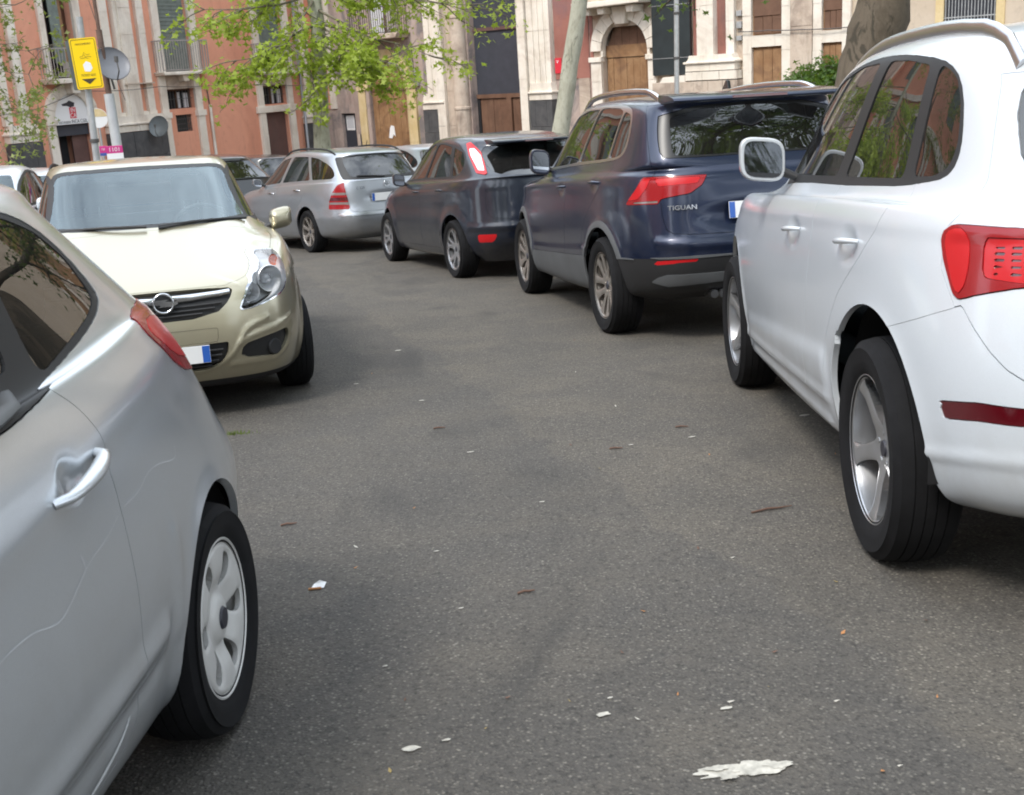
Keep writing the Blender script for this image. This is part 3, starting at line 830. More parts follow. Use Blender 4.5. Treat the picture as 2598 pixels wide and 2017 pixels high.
def mirror(root, x, y, z, mat, w=.115, h=.085, d=.07, base='black_plastic', rot=0.):
    """door mirrors: shell, glass at the rear, foot"""
    for s in (1, -1):
        def shp(P):
            P = P.copy(); t = P[:, 0] / d
            P[:, 1] *= 1 - .30 * np.clip(t, 0, 1) ** 2; P[:, 2] *= 1 - .42 * np.clip(t, 0, 1) ** 2
            P[:, 2] += .012 * (P[:, 1] / w); P[:, 0] = np.maximum(P[:, 0], -d * .62); P[:, 0] -= P[:, 1] * .18
            P[:, 1] *= s; return P
        P, T = superquad(d, w, h, .55, .45, 22, 36, shp)
        if s < 0: T = T[:, ::-1]
        N = vnormals(P, T); me = nmesh('mirror', P, T, mat, N)
        o = link('mirror', me, root, Matrix.Translation((x, y * s, z)) @ Matrix.Rotation(rot * s, 4, 'Z'))
        b = MB(); pl = [(w*.84*math.copysign(abs(math.cos(a))**.5, math.cos(a)) , h*.82*math.copysign(abs(math.sin(a))**.5, math.sin(a))) for a in np.linspace(0, 2*math.pi, 28, endpoint=False)]
        b.prism([(p * s, q + .012 * p / w) for p, q in pl], -d*.655, -d*.63, axis='x')
        for i, v in enumerate(b.v): b.v[i] = (v[0] - v[1] * s * .18, v[1], v[2])
        b.build('mirror_glass', 'mirror_glass', o)
        f = MB(); f.tube([(0, -w*.75*s, -h*.55), (-.01, (-w - .05)*s, -h*.9), (-.02, (-w - .10)*s, -h*1.15)], [.028, .024, .034], 10, flat=.8); f.build('mirror_arm', base, o, smooth=50)

def handle(par, m, x0, x1, z0, z1, mat, r=.013, out=.030, s=1, lock=True):
    pts = []; 
    for t in np.linspace(0, 1, 12):
        e = math.sin(math.pi * min(1, max(0, t))) ** .35 if 0 < t < 1 else 0
        p, n = on_side(m, x0 + (x1 - x0) * t, z0 + (z1 - z0) * t, -.004 + out * e)
        pts.append((p[0], p[1] * s, p[2]))
    b = MB(); b.tube(pts, [r * (.75 + .35 * math.sin(math.pi * t)) for t in np.linspace(0, 1, 12)], 10, flat=.75)
    return b.build('handle', mat, par, smooth=60)

def seats(root, xs, w, zr, mat='seat_cloth', rear=None, heads=True, wheelx=None, lhd=True, tone='trim_dark', dash=None, cushion=.46):
    def seat(x, y, wd, zb, name='seat', hr=True):
        b = MB()
        b.box(x - .25, x + .27, y - wd, y + wd, zb - .16, zb); 
        M = Matrix.Translation((x - .23, y, zb - .02)) @ Matrix.Rotation(rad(-18), 4, 'Y'); b.box(-.06, .06, -wd, wd, 0, .60, M)
        o = b.build(name, mat, root, smooth=50, bevel=.045, seg=3)
        if hr:
            h = MB(); M = Matrix.Translation((x - .43, y, zb + .60)) @ Matrix.Rotation(rad(-12), 4, 'Y'); h.box(-.045, .045, -.13, .13, .02, .21, M)
            h.build('headrest', mat, o, smooth=50, bevel=.035, seg=3)
            h = MB(); 
            for q in (-.05, .05): h.tube([(x - .42, y + q, zb + .52), (x - .435, y + q, zb + .66)], .006, 6)
            h.build('headrest_post', 'satin_metal', o)
    for x in xs:
        for y in (-w, w): seat(x, y, .24, cushion)
    if rear is not None:
        b = MB(); b.box(rear - .22, rear + .25, -.60, .60, cushion - .12, cushion + .02); M = Matrix.Translation((rear - .22, 0, cushion)) @ Matrix.Rotation(rad(-20), 4, 'Y'); b.box(-.06, .06, -.60, .60, 0, .56, M)
        o = b.build('rear_seat', mat, root, smooth=50, bevel=.045, seg=3)
        for y in (-.36, .36):
            h = MB(); M = Matrix.Translation((rear - .42, y, cushion + .55)) @ Matrix.Rotation(rad(-14), 4, 'Y'); h.box(-.04, .04, -.12, .12, .0, .15, M); h.build('headrest', mat, o, smooth=50, bevel=.03)
    if dash:
        x, z, hw = dash; b = MB(); pr = [(x + .38, z), (x + .10, z + .02), (x - .04, z - .01), (x - .10, z - .10), (x - .08, z - .30), (x + .1, z - .42), (x + .4, z - .42)]
        b.prism([(p, q) for p, q in pr], -hw, hw, axis='y'); b.build('dashboard', tone, root, smooth=50, bevel=.02)
        if wheelx is not None:
            y = .36 if lhd else -.36
            M = Matrix.Translation((wheelx, y, z - .015)) @ Matrix.Rotation(rad(-62), 4, 'Y')
            b = MB(); R = .185; pts = [(R * math.cos(a), R * math.sin(a), 0) for a in np.linspace(0, 2 * math.pi, 33)]
            b.tube([M @ Vector(p) for p in pts], .015, 10, caps=False)
            b.lathe([(0, .03), (.05, .03), (.065, .0), (.05, -.03), (0, -.03)], 20, M=M)
            for a in (0, math.pi, -math.pi/2): b.tube([M @ Vector((.05 * math.cos(a), .05 * math.sin(a), 0)), M @ Vector((R * math.cos(a), R * math.sin(a), 0))], .014, 8)
            b.build('steering_wheel', 'seat_cloth' if tone == 'trim_dark' else 'grey_plastic', root, smooth=50)

def rail(root, m, x0, x1, y0, z_of, mat, r=.017, drop=.05, name='roof_rail', tall=1.9):
    for s in (1, -1):
        b = MB(); xs = np.linspace(x0, x1, 22); pts = []
        for i, x in enumerate(xs):
            t = i / 21; e = min(1, math.sin(math.pi * t) * 2.6); k_ = np.argsort((m.V[:, 0] - x) ** 2 + (m.V[:, 1] - y0) ** 2 + (m.V[:, 2] < 1.2) * 9)[:6]; zr_ = m.V[k_, 2].mean(); pts.append((x, s * (y0 - .02 * (t - .5) ** 2), zr_ + z_of - drop * (1 - e ** .8)))
        b.tube(pts, [r * (1.0 + .25 * (abs(i / 21 - .5) * 2) ** 6) for i in range(22)], 12, flat=tall)
        b.build(name, mat, root, smooth=60)

def plate(root, x, y0, y1, z0, z1, txt=None, lean=0., end=-1, name='number_plate'):
    M = Matrix.Translation((x, 0, z0)) @ Matrix.Rotation(rad(lean), 4, 'Y')
    t = .006 * end
    b = MB(); b.box(min(0, t), max(0, t), y0, y1, 0, z1 - z0, M); p = b.build(name, 'plate_white', root, bevel=.0015)
    for a, c in ((y0 + .002, y0 + .042), (y1 - .042, y1 - .002)):
        b = MB(); b.box(min(t, t * 1.3), max(t, t * 1.3), a, c, .003, z1 - z0 - .003, M); b.build('blue_band', 'plate_blue', p)
    return p

def build_car(key, label, cat='car', mat='white_paint', step=.02, ops=(), feats=(), wheels=None, group=None, flange=.02, liner=True, xlow=.22, pose=None, paint_under='black_plastic'):
    sp = SP[key]; root = thing(key_name(key), label, cat, M=carM(pose or sp['pose']), group=group)
    P0 = surface(sp, step); P = displace(P0, feats); full = grid_mesh(displace(P0, [f for f in feats if f.__qualname__.split('.')[0] != 'dent']))
    m = grid_mesh(P); wb = sp['wb']; R = wheels['R']; Ra = wheels.get('Ra', R + .045); za = wheels.get('za', R)
    for xc in (0, wb): _, m = cut(m, arch(xc, za, Ra))
    made = {'root': root}
    def run(m, ops, parent):
        for name, fn, mt, o in ops:
            o = dict(o); inner = o.pop('inner', ()); key2 = o.pop('key', None); drop = o.pop('drop', False); pk = o.pop('parent', None)
            a, m = cut(m, fn)
            if drop: continue
            par = made[pk] if pk else parent
            if inner:
                # the outer piece becomes the frame, inner pieces are carved from it first, then parented to it
                rest = a; pcs = []
                for it in inner:
                    pc, rest = cut(rest, it[1]); pcs.append((it, pc))
                ob = emit(name, rest, mt, par, **o)
                if key2: made[key2] = ob
                for it, pc in pcs:
                    io = dict(it[3]); ii = io.pop('inner', ()); 
                    io.setdefault('pair', o.get('pair', False)); io.setdefault('only', o.get('only'))
                    r2 = pc; sub = []
                    for jt in ii: q, r2 = cut(r2, jt[1]); sub.append((jt, q))
                    own = ob if o.get('depth', 1) == 1 else par
                    ot = emit(it[0], r2, it[2], ob, **io)
                    for jt, q in sub:
                        jo = dict(jt[3]); jo.setdefault('pair', io['pair']); jo.setdefault('only', io.get('only')); emit(jt[0], q, jt[2], ob, **jo)
            else:
                ob = emit(name, a, mt, par, **o)
                if key2: made[key2] = ob
        return m
    m = run(m, ops, root)
    emit('body', m, mat, root, flange=flange)
    # underside, wheel housings
    if liner:
        b = MB(); w1 = sp['rows'][2][2] - .12; x0 = sp['rows'][1][1] + .22; x1 = sp['rows'][1][0] - .28
        b.box(x0, -Ra - .02, -w1 + .2, w1 - .2, xlow + .12, xlow + .30); b.box(Ra + .02, wb - Ra - .02, -w1, w1, xlow, xlow + .22); b.box(wb + Ra + .02, x1, -w1 + .22, w1 - .22, xlow + .06, xlow + .26)
        b.box(-Ra - .02, Ra + .02, -.50, .50, xlow + .06, xlow + .2); b.box(wb - Ra - .02, wb + Ra + .02, -.48, .48, xlow + .06, xlow + .2)
        b.build('underside', 'dark', root)
        for xc in (0, wb):
            for s in (1, -1):
                b = MB(); n = 26; yo = s * (sp['rows'][3][2] - .075); yi = s * .50; r = Ra + .010; zl = xlow + .10
                t0 = math.asin(max(-1, min(1, (zl - za) / r)))
                pts = [(xc + r * math.cos(t), za + r * math.sin(t)) for t in np.linspace(t0, math.pi - t0, n)]
                vs = [(p, yo, q) for p, q in pts] + [(p, yi, q) for p, q in pts]; k = len(pts)
                b.add(vs, [(i, i+1, k+i+1, k+i) for i in range(k-1)] + [tuple(range(k, 2*k))]); b.build('wheel_housing', 'dark', root, smooth=40)
    y = wheels['y']; 
    for xc, st in ((0, 0), (wb, wheels.get('steer', 0))):
        for s in (1, -1):
            wheel(root, xc, s * y, R, wheels['Rr'], wheels['w'], wheels['kind'], wheels['mat'], steer=st, spin=wheels.get('spin', .2) + (xc > 0) * .5, hi=wheels.get('hi', False) and s > 0, cap=wheels.get('cap', 'print_dark'))
    return root, full, made
KN = dict(suv_white='white_suv', compact_silver='silver_hatchback', suv_navy='blue_suv', hatch_charcoal='dark_hatchback', estate='estate_car', compact_gold='gold_hatchback')
def key_name(k): return KN.get(k, 'parked_car')
m_, nt_, o_ = new_mat('mirror_glass'); p_ = nd(nt_, 'BsdfPrincipled'); p_.inputs['Base Color'].default_value = (.55, .58, .62, 1); p_.inputs['Metallic'].default_value = 1; p_.inputs['Roughness'].default_value = .03; nt_.links.new(p_.outputs[0], o_.inputs[0])
# ------------------------------------------------------------------ ground
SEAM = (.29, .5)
def asphalt(name='asphalt', lift=1.0):
    m, nt, o = new_mat(name); p = nd(nt, 'BsdfPrincipled'); co = coords(nt)
    big = noise(nt, .35, 5, .6, co, .6); mid = noise(nt, 2.2, 7, .62, co, .3); fine = noise(nt, 60, 5, .7, co); gr = nd(nt, 'TexVoronoi'); gr.inputs['Scale'].default_value = 95; nt.links.new(co, gr.inputs['Vector'])
    base = mixc(nt, ramp(nt, big, [(.35, 0.), (.65, 1.)]), (.067, .062, .056), (.087, .080, .072))
    base = mixc(nt, ramp(nt, mid, [(.42, 0.), (.68, .9)]), base, (.102, .091, .077))
    wn = nd(nt, 'TexWhiteNoise'); nt.links.new(gr.outputs['Position'], wn.inputs['Vector'])
    st = ramp(nt, wn.outputs[0], [(.0, 0.), (.62, .25), (.88, .55), (.965, 1.)])
    dm = ramp(nt, gr.outputs['Distance'], [(.28, 1.), (.55, 0.)])
    mu = nd(nt, 'Math', operation='MULTIPLY'); nt.links.new(st, mu.inputs[0]); nt.links.new(dm, mu.inputs[1])
    base = mixc(nt, mu.outputs[0], base, (.20, .185, .16))
    base = mixc(nt, ramp(nt, fine, [(.30, .8), (.52, 0.)]), base, (.022, .021, .02))
    # oily and damp darker blotches, rusty specks
    ob = ramp(nt, noise(nt, .9, 4, .5, coords(nt, 'Object', (1, .45, 1)), 1.2), [(.57, 0.), (.70, .55)])
    base = mixc(nt, ob, base, (.036, .035, .034))
    rs = ramp(nt, noise(nt, 14, 6, .75, co), [(.72, 0.), (.80, .5)]); base = mixc(nt, rs, base, (.16, .085, .04))
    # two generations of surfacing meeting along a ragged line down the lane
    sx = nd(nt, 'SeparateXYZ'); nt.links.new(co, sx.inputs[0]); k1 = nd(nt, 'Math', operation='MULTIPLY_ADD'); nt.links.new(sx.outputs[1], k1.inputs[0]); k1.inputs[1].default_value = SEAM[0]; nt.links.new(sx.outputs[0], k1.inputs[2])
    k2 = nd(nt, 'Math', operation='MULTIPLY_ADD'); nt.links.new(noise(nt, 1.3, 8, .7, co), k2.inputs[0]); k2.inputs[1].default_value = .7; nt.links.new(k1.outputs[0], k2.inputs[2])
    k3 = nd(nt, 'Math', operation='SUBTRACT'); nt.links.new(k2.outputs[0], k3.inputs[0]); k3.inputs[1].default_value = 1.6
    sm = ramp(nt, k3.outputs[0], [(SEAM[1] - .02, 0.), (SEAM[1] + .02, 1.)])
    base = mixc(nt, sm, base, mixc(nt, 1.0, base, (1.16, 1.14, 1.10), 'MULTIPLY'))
    nt.links.new(base, p.inputs['Base Color']); p.inputs['Roughness'].default_value = .86; p.inputs['Specular IOR Level'].default_value = .35
    ad = nd(nt, 'Math', operation='ADD'); nt.links.new(fine, ad.inputs[0]); nt.links.new(dm, ad.inputs[1])
    nt.links.new(bumpn(nt, ad.outputs[0], .55, .006), p.inputs['Normal']); nt.links.new(p.outputs[0], o.inputs[0])
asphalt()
pbr('patch_tar', (.050, .047, .044), .85, var=.3, vscale=30, bump=(150, .4, .003))
pbr('worn_white', (.42, .40, .35), .8, var=.35, vscale=40, bump=(60, .5, .003))
pbr('twig', (.115, .065, .045), .8); pbr('orange_bit', (.38, .17, .06), .7); pbr('dry_leaf', (.30, .22, .08), .7); pbr('moss', (.09, .13, .02), .9)
pbr('pavement', (.13, .12, .11), .85, var=.2, bump=(40, .3, .004))
def gz(x, y): return SLOPE * y
def gpix(px, py, lift=0.):
    d = _fw * CAM_F + _r2 * (px - PW/2) - _u2 * (py - PH/2); t = (CAM_H) / (SLOPE * d[1] - d[2])
    return Vector((d[0]*t, d[1]*t, CAM_H + d[2]*t + lift))
b = MB(); n = 40
xs = np.linspace(-70, 70, n); ys = np.concatenate([np.linspace(-70, 0, 10), np.linspace(3, 80, 28)])
vs = [(x, y, SLOPE * y) for y in ys for x in xs]
b.add(vs, [(j*n+i, j*n+i+1, (j+1)*n+i+1, (j+1)*n+i) for j in range(len(ys)-1) for i in range(n-1)])
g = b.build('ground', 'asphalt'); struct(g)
# resurfaced strip whose ragged edge runs down the lane
def blob(cx, cy, rx, ry, n=18, jag=.35, rot_=0., seed=None):
    r = np.random.RandomState(seed if seed is not None else RNG.randint(1e6)); out = []
    for k in range(n):
        a = 2*math.pi*k/n; q = 1 + jag * (r.rand() - .5) * 2; x, y = rx*q*math.cos(a), ry*q*math.sin(a)
        out.append((cx + x*math.cos(rot_) - y*math.sin(rot_), cy + x*math.sin(rot_) + y*math.cos(rot_)))
    return out
def decal(name, pts, mat, h=.004, thick=0.):
    c = Vector((sum(p[0] for p in pts)/len(pts), sum(p[1] for p in pts)/len(pts), 0)); c.z = SLOPE * c.y
    b = MB(); n = len(pts)
    if thick:
        vs = [(x - c.x, y - c.y, SLOPE*y - c.z + h) for x, y in pts] + [((x - c.x)*.9, (y - c.y)*.9, SLOPE*y - c.z + h + thick) for x, y in pts]
        b.add(vs, [tuple(range(n, 2*n))] + [(i, (i+1) % n, n + (i+1) % n, n + i) for i in range(n)])
    else: b.add([(x - c.x, y - c.y, SLOPE*y - c.z + h) for x, y in pts], [tuple(range(n))])
    o = b.build(name, mat); o.location = c; return o
# worn white paint near the camera
for k, (px_, py_, rx, ry) in enumerate([(1868, 1958, .085, .028), (1930, 1950, .075, .030), (1975, 1945, .03, .016), (1815, 1955, .03, .010), (1850, 1980, .02, .006)]):
    p = gpix(px_, py_); o = decal('paint_mark', chaikin(blob(p.x, p.y, rx, ry, 26, .36, .1, 40 + k), 1), 'worn_white', .003 + .0012*k)
    o['kind'] = 'structure'
fl = MB()
for k, (px_, py_, rx) in enumerate([(1041, 1902, .028), (1133, 1880, .012), (1530, 1815, .022), (1842, 1799, .018), (1548, 1773, .010), (1108, 1400, .012), (978, 1692, .010), (1170, 1545, .010), (1070, 1017, .02), (1010, 890, .03), (1755, 1110, .02), (905, 975, .018), (1375, 1275, .014), (2040, 1055, .03), (1195, 1148, .02), (1600, 1130, .014)]):
    p = gpix(px_, py_); q = chaikin(blob(p.x, p.y, rx*.9, rx*.45, 14, .28, .3, 60 + k), 1)
    fl.add([(x, y, SLOPE*y + .004) for x, y in q], [tuple(range(len(q)))])
o = fl.build('paint_flecks', 'worn_white'); tag(o, 'small pale flecks of dried paint and gum trodden onto the asphalt', 'paint flecks'); o['kind'] = 'stuff'
# scraps
p = gpix(808, 1490); b = MB(); b.add([(-.022, -.010, .004), (.020, -.012, .003), (.026, .014, .012), (.004, .018, .018), (-.016, .016, .007)], [(0, 1, 2, 3, 4)]); b.add([(-.012, -.004, .0045), (.014, -.008, .0035), (.012, .012, .016)], [(0, 1, 2)])
o = b.build('paper_scrap', 'paper_white'); o.location = p; tag(o, 'crumpled white paper scrap lying beside the silver hatchback rear wheel', 'paper scrap')
p = gpix(800, 1497); b = MB(); b.tube([(-.022, 0, .005), (.02, .003, .005)], .0042, 8); o = b.build('cigarette_end', 'orange_bit'); o.location = p; tag(o, 'orange cigarette end touching the white paper scrap', 'cigarette end')
tw = [(1958, 1295, .13, .25, 'long brown twig on the asphalt in front of the white off-roader'), (733, 1333, .05, .2, 'short reddish twig right of the silver hatchback flank'), (1335, 1505, .045, .25, 'thin twig in the middle of the empty lane'), (1563, 1140, .05, -.1, 'slender brown twig on the lane left of the white off-roader'), (1115, 1088, .05, .05, 'small twig further up the lane than the others'), (1730, 1085, .05, -.15, 'dark twig beside the shade of the white off-roader')]
for x, y, l, a, lb in tw:
    l *= .62
    p = gpix(x, y); b = MB(); b.tube([(-l, -a*l, .005), (-.2*l, 0, .009), (.3*l, .1*l, .006), (l, a*l, .007)], [.004, .0045, .004, .002], 6); o = b.build('twig', 'twig', smooth=50); o.location = p; tag(o, lb, 'twig')
lr = np.random.RandomState(5)
litter = MB()
for k in range(40):
    x, y = 900 + lr.rand()*1500, 850 + lr.rand()*1150; p = gpix(x, y); s = .004 + lr.rand()*.006; a = lr.rand()*6.28
    q = [(-s, 0, .003), (0, -s*.6, .004), (s*1.2, 0, .010), (0, s*.6, .005)]; litter.mat(k % 4).add([(p.x + u*math.cos(a)-v*math.sin(a), p.y + u*math.sin(a)+v*math.cos(a), p.z + w_) for u, v, w_ in q], [(0, 1, 2, 3)])
o = litter.build('leaf_litter', ['dry_leaf', 'orange_bit', 'twig', 'worn_white']); tag(o, 'tiny dry leaf bits and grit scattered over the asphalt lane', 'leaf litter'); o['kind'] = 'stuff'
def tuft(px_, py_, n, lab):
    p = gpix(px_, py_); b = MB()
    for i in range(n):
        x, y = lr.randn()*.05, lr.randn()*.015; h = .01 + lr.rand()*.02; b.add([(x-.002, y, 0), (x+.002, y, 0), (x + lr.randn()*.006, y + lr.randn()*.006, h)], [(0, 1, 2)])
    o = b.build('weed_tuft', 'moss'); o.location = p; tag(o, lab, 'weed')
tuft(597, 1102, 90, 'low green weed tuft growing from the asphalt by the silver hatchback tail')

# ------------------------------------------------------------------ facades
def stone(name, c1, c2, c3=None, sc=1.2, rough=.85, bump=.4, streak=.35, dark=(.09, .075, .065)):
    m, nt, o = new_mat(name); p = nd(nt, 'BsdfPrincipled'); co = coords(nt)
    a = noise(nt, sc, 8, .65, co, .5); b_ = noise(nt, sc*9, 6, .65, co)
    col = mixc(nt, ramp(nt, a, [(.35, 0.), (.65, 1.)]), c1, c2)
    if c3: col = mixc(nt, ramp(nt, noise(nt, sc*.5, 5, .6, co, 1), [(.5, 0.), (.62, 1.)]), col, c3)
    col = mixc(nt, ramp(nt, b_, [(.55, 0.), (.8, .4)]), col, tuple(x*.55 for x in c1))
    sk = noise(nt, 1.6, 7, .65, coords(nt, 'Object', (1.6, 1.6, .22)), .3)
    col = mixc(nt, ramp(nt, sk, [(.52, 0.), (.72, streak)]), col, dark)
    nt.links.new(col, p.inputs['Base Color']); p.inputs['Roughness'].default_value = rough
    nt.links.new(bumpn(nt, b_, bump, .02), p.inputs['Normal']); nt.links.new(p.outputs[0], o.inputs[0])
stone('orange_plaster', (.68, .315, .205), (.74, .35, .23), (.63, .28, .18), .5, .9, .12, .25, (.34, .16, .12))
stone('red_plaster', (.27, .105, .08), (.34, .15, .115), (.24, .12, .11), .8, .9, .2, .5)
stone('limestone', (.70, .63, .53), (.78, .72, .63), (.62, .54, .45), 1.1, .85, .35, .40, (.22, .17, .13))
stone('weathered_stone', (.47, .37, .29), (.57, .48, .39), (.32, .25, .20), 1.6, .9, .5, .6)
stone('mottled_wall', (.36, .27, .235), (.45, .36, .31), (.20, .175, .17), 1.4, .92, .6, .6, (.07, .065, .065))
stone('lava_stone', (.055, .055, .058), (.095, .093, .092), None, 2.5, .85, .5, .3, (.03, .03, .03))
stone('yellow_stone', (.58, .44, .22), (.66, .53, .31), None, 1.5, .85, .3, .3)
stone('beige_plaster', (.50, .41, .31), (.57, .48, .38), None, .6, .9, .12, .25)
stone('wood', (.24, .125, .055), (.34, .20, .10), (.19, .10, .05), 2.2, .7, .3, .5, (.10, .05, .025))
stone('dark_wood', (.12, .06, .035), (.17, .09, .055), None, 2.0, .7, .3, .4, (.05, .03, .02))
stone('brown_door', (.10, .052, .045), (.13, .07, .06), None, 1.5, .7, .2, .3)
pbr('green_shutter', (.16, .19, .17), .7, var=.2, vscale=6); pbr('grey_panel', (.040, .043, .055), .6, var=.15); pbr('iron', (.10, .095, .09), .6, .3, var=.2)
pbr('rail_paint', (.34, .31, .29), .6, var=.2); pbr('void', (.010, .010, .012), .95); pbr('pale_curtain', (.55, .56, .58), .8); pbr('panel_black', (.020, .028, .030), .5, var=.2)
pbr('galvanised', (.42, .43, .43), .5, .4, var=.15, vscale=8); pbr('pale_pole', (.55, .56, .57), .5, .2, var=.1); pbr('rust_pole', (.13, .08, .06), .8, var=.3, vscale=10)
pbr('sign_yellow', (.92, .62, .0), .45); pbr('sign_ink', (.06, .045, .02), .6); pbr('sign_magenta', (.55, .04, .22), .45); pbr('sign_white', (.80, .80, .80), .5); pbr('sign_red', (.62, .03, .05), .5); pbr('sign_blue', (.05, .10, .35), .5)
pbr('dish_grey', (.17, .175, .19), .5, .2, var=.1); pbr('dish_dark', (.12, .135, .14), .6, .2, var=.15); pbr('drain_pipe', (.30, .31, .32), .5, .3)
pbr('roof_tile', (.32, .16, .10), .85, var=.3)

JX = np.array([-7.2, 50.605]); DA = np.array([-.5, -.866]); DB = np.array([.73, -.684]) / math.hypot(.73, .684)
def frameM(d, origin):
    n = np.array([-d[1], d[0]]); 
    if n @ (-JX) < 0: n = -n
    return Matrix(((d[0], n[0], 0, JX[0] - origin.x), (d[1], n[1], 0, JX[1] - origin.y), (0, 0, 1, -origin.z), (0, 0, 0, 1)))
class Fac:
    """a facade in (s along the wall, o out of the wall, z) coordinates"""
    def __init__(s, d, s0, name, label, cat='building'):
        s.d = d; p = JX + d * s0; s.o = Vector((p[0], p[1], SLOPE * p[1])); s.M = frameM(d, s.o)
        s.root = thing(name, label, cat, s.o)
    def B(s): return MB()
    def box(s, name, s0, s1, z0, z1, mat, o0=0., o1=.05, par=None, bevel=0, kind=None):
        b = MB(); b.box(s0, s1, o0, o1, z0, z1, s.M); ob = b.build(name, mat, par if par is not None else s.root, bevel=bevel)
        if kind: ob['kind'] = kind
        return ob
    def wall(s, s0, s1, z0, z1, mat, holes=(), depth=.28, name='wall', rmat=None):
        ss = sorted({s0, s1, *[h[0] for h in holes], *[h[1] for h in holes]}); zs = sorted({z0, z1, *[h[2] for h in holes], *[h[3] for h in holes]})
        ss = [v for v in ss if s0 <= v <= s1]; zs = [v for v in zs if z0 <= v <= z1]; b = MB()
        def inh(a, c): return any(h[0] < a < h[1] and h[2] < c < h[3] for h in holes)
        for i in range(len(ss)-1):
            for j in range(len(zs)-1):
                if inh((ss[i]+ss[i+1])/2, (zs[j]+zs[j+1])/2): continue
                vs = [(ss[i], 0, zs[j]), (ss[i+1], 0, zs[j]), (ss[i+1], 0, zs[j+1]), (ss[i], 0, zs[j+1])]; b.add([s.M @ Vector(v) for v in vs], [(0, 1, 2, 3)])
        for h in holes:
            a, c, e, f = h[:4]
            for q in (((a, e), (a, f)), ((c, e), (c, f)), ((a, e), (c, e)), ((a, f), (c, f))):
                (x1, y1), (x2, y2) = q; b.add([s.M @ Vector(v) for v in ((x1, 0, y1), (x2, 0, y2), (x2, -depth, y2), (x1, -depth, y1))], [(0, 1, 2, 3)])
        b.box(s0, s1, -depth - .35, -depth - .30, z0, z1, s.M)
        return b.build(name, mat, s.root)
    def poly(s, name, pts, o0, o1, mat, par=None, bevel=0, holes=None, label=None):
        b = MB(); b.prism(pts, o0, o1, s.M, axis='y'); ob = b.build(name, mat, par if par is not None else s.root, bevel=bevel)
        if label: ob['label'] = label
        return ob
    def arch_ring(s, name, c, zs, ri, ro, o0, o1, mat, z0=None, n=11, par=None, joints=True):
        """voussoirs round an arch"""
        for k in range(n):
            a0 = math.pi*k/n + .008; a1 = math.pi*(k+1)/n - .008; out = []
            for t in np.linspace(a0, a1, 4): out.append((c + ri*math.cos(t), zs + ri*math.sin(t)))
            for t in np.linspace(a1, a0, 4): out.append((c + ro*math.cos(t), zs + ro*math.sin(t)))
            s.poly(name, out, o0, o1 + (.012 if k % 2 else 0), mat, par)
    def blocks(s, name, s0, s1, z0, z1, rows, cols, mat, o0, o1, par=None, gap=.012, seed=1):
        r = np.random.RandomState(seed); h = (z1-z0)/rows
        for j in range(rows):
            w = (s1-s0)/cols; off = (w*.5 if (j % 2 and cols > 1) else 0); ed = [s0] + [s0 + off + w*i for i in range(0 if off else 1, cols)] + [s1]
            for i in range(len(ed)-1): s.box(name, ed[i]+gap/2, ed[i+1]-gap/2, z0+h*j+gap/2, z0+h*(j+1)-gap/2, mat, o0, o1 + r.rand()*.02, par)
    def railing(s, s0, s1, z0, z1, out=.42, sp=.11, mat='rail_paint'):
        r = s.box('railing', s0, s1, z1-.04, z1, mat, out-.03, out)
        s.box('railing_foot', s0, s1, z0+.04, z0+.07, mat, out-.025, out-.005, r)
        b = MB(); k = int((s1-s0)/sp)
        for i in range(k+1): x = s0 + (s1-s0)*i/k; b.box(x-.009, x+.009, out-.024, out-.006, z0+.07, z1-.04, s.M)
        for e in (s0, s1):
            for q in np.arange(.05, out, sp): b.box(e-.009, e+.009, q-.009, q+.009, z0, z1-.04, s.M)
            b.box(e-.015, e+.015, .0, out-.03, z1-.04, z1, s.M)
        ob = b.build('railing_bars', mat, r); ob['kind'] = 'stuff'; return r
    def planks(s, s0, s1, z0, z1, n, mat, o, par=None, top=None, seed=2):
        r = np.random.RandomState(seed); w = (s1-s0)/n
        for i in range(n):
            a, c = s0 + w*i + .006, s0 + w*(i+1) - .006
            if top: s.poly('plank', [(a, z0), (c, z0), (c, top(c)), (a, top(a))], o - .04, o + r.rand()*.012, mat, par)
            else: s.box('plank', a, c, z0, z1, mat, o-.04, o + r.rand()*.012, par)
    def pilaster(s, s0, s1, z0, z1, mat, o=.14, par=None, flutes=0, joints=.85, seed=3, name='pilaster'):
        """shaft of stacked blocks"""
        r = np.random.RandomState(seed); z = z0; root = None
        root = s.box(name, s0, s1, z0, z1, mat, -.02, o - .02, par)
        while z < z1 - .05:
            h = min(joints * (.85 + .3*r.rand()), z1 - z)
            s.box('stone_block', s0 - .004, s1 + .004, z + .006, z + h - .006, mat, o - .02, o + r.rand()*.012, root)
            if flutes:
                for f in range(flutes):
                    c = s0 + (s1-s0)*(f+1)/(flutes+1); s.box('fillet', c-.035, c+.035, z + .006, z + h - .006, mat, o+.0125, o + .045, root)
            z += h
        return root
    def foot(s, s0, s1, z0, z1, mat, o=.2, par=None, name='pedestal', low='lava_stone', zl=None, spread=.10):
        """moulded base: flare, roll, block, dark plinth"""
        r = s.poly(name, [(s0, z1), (s1, z1), (s1 + spread*.35, z1-.12), (s1+spread, z0+.24), (s0-spread, z0+.24), (s0 - spread*.35, z1-.12)], -.02, o, mat, par)
        s.box('moulding', s0-spread-.05, s1+spread+.05, z0+.17, z0+.24, mat, -.02, o+.09, r, bevel=.025)
        n = max(2, int((s1-s0)/.55)); s.blocks('stone_block', s0-spread, s1+spread, z0-.05, z0+.165, 1, n, mat, -.02, o+.02, r)
        if zl is not None: s.blocks('plinth_block', s0-spread, s1+spread, zl, z0-.06, 4, n, low, -.02, o+.03, r, seed=7)
        return r

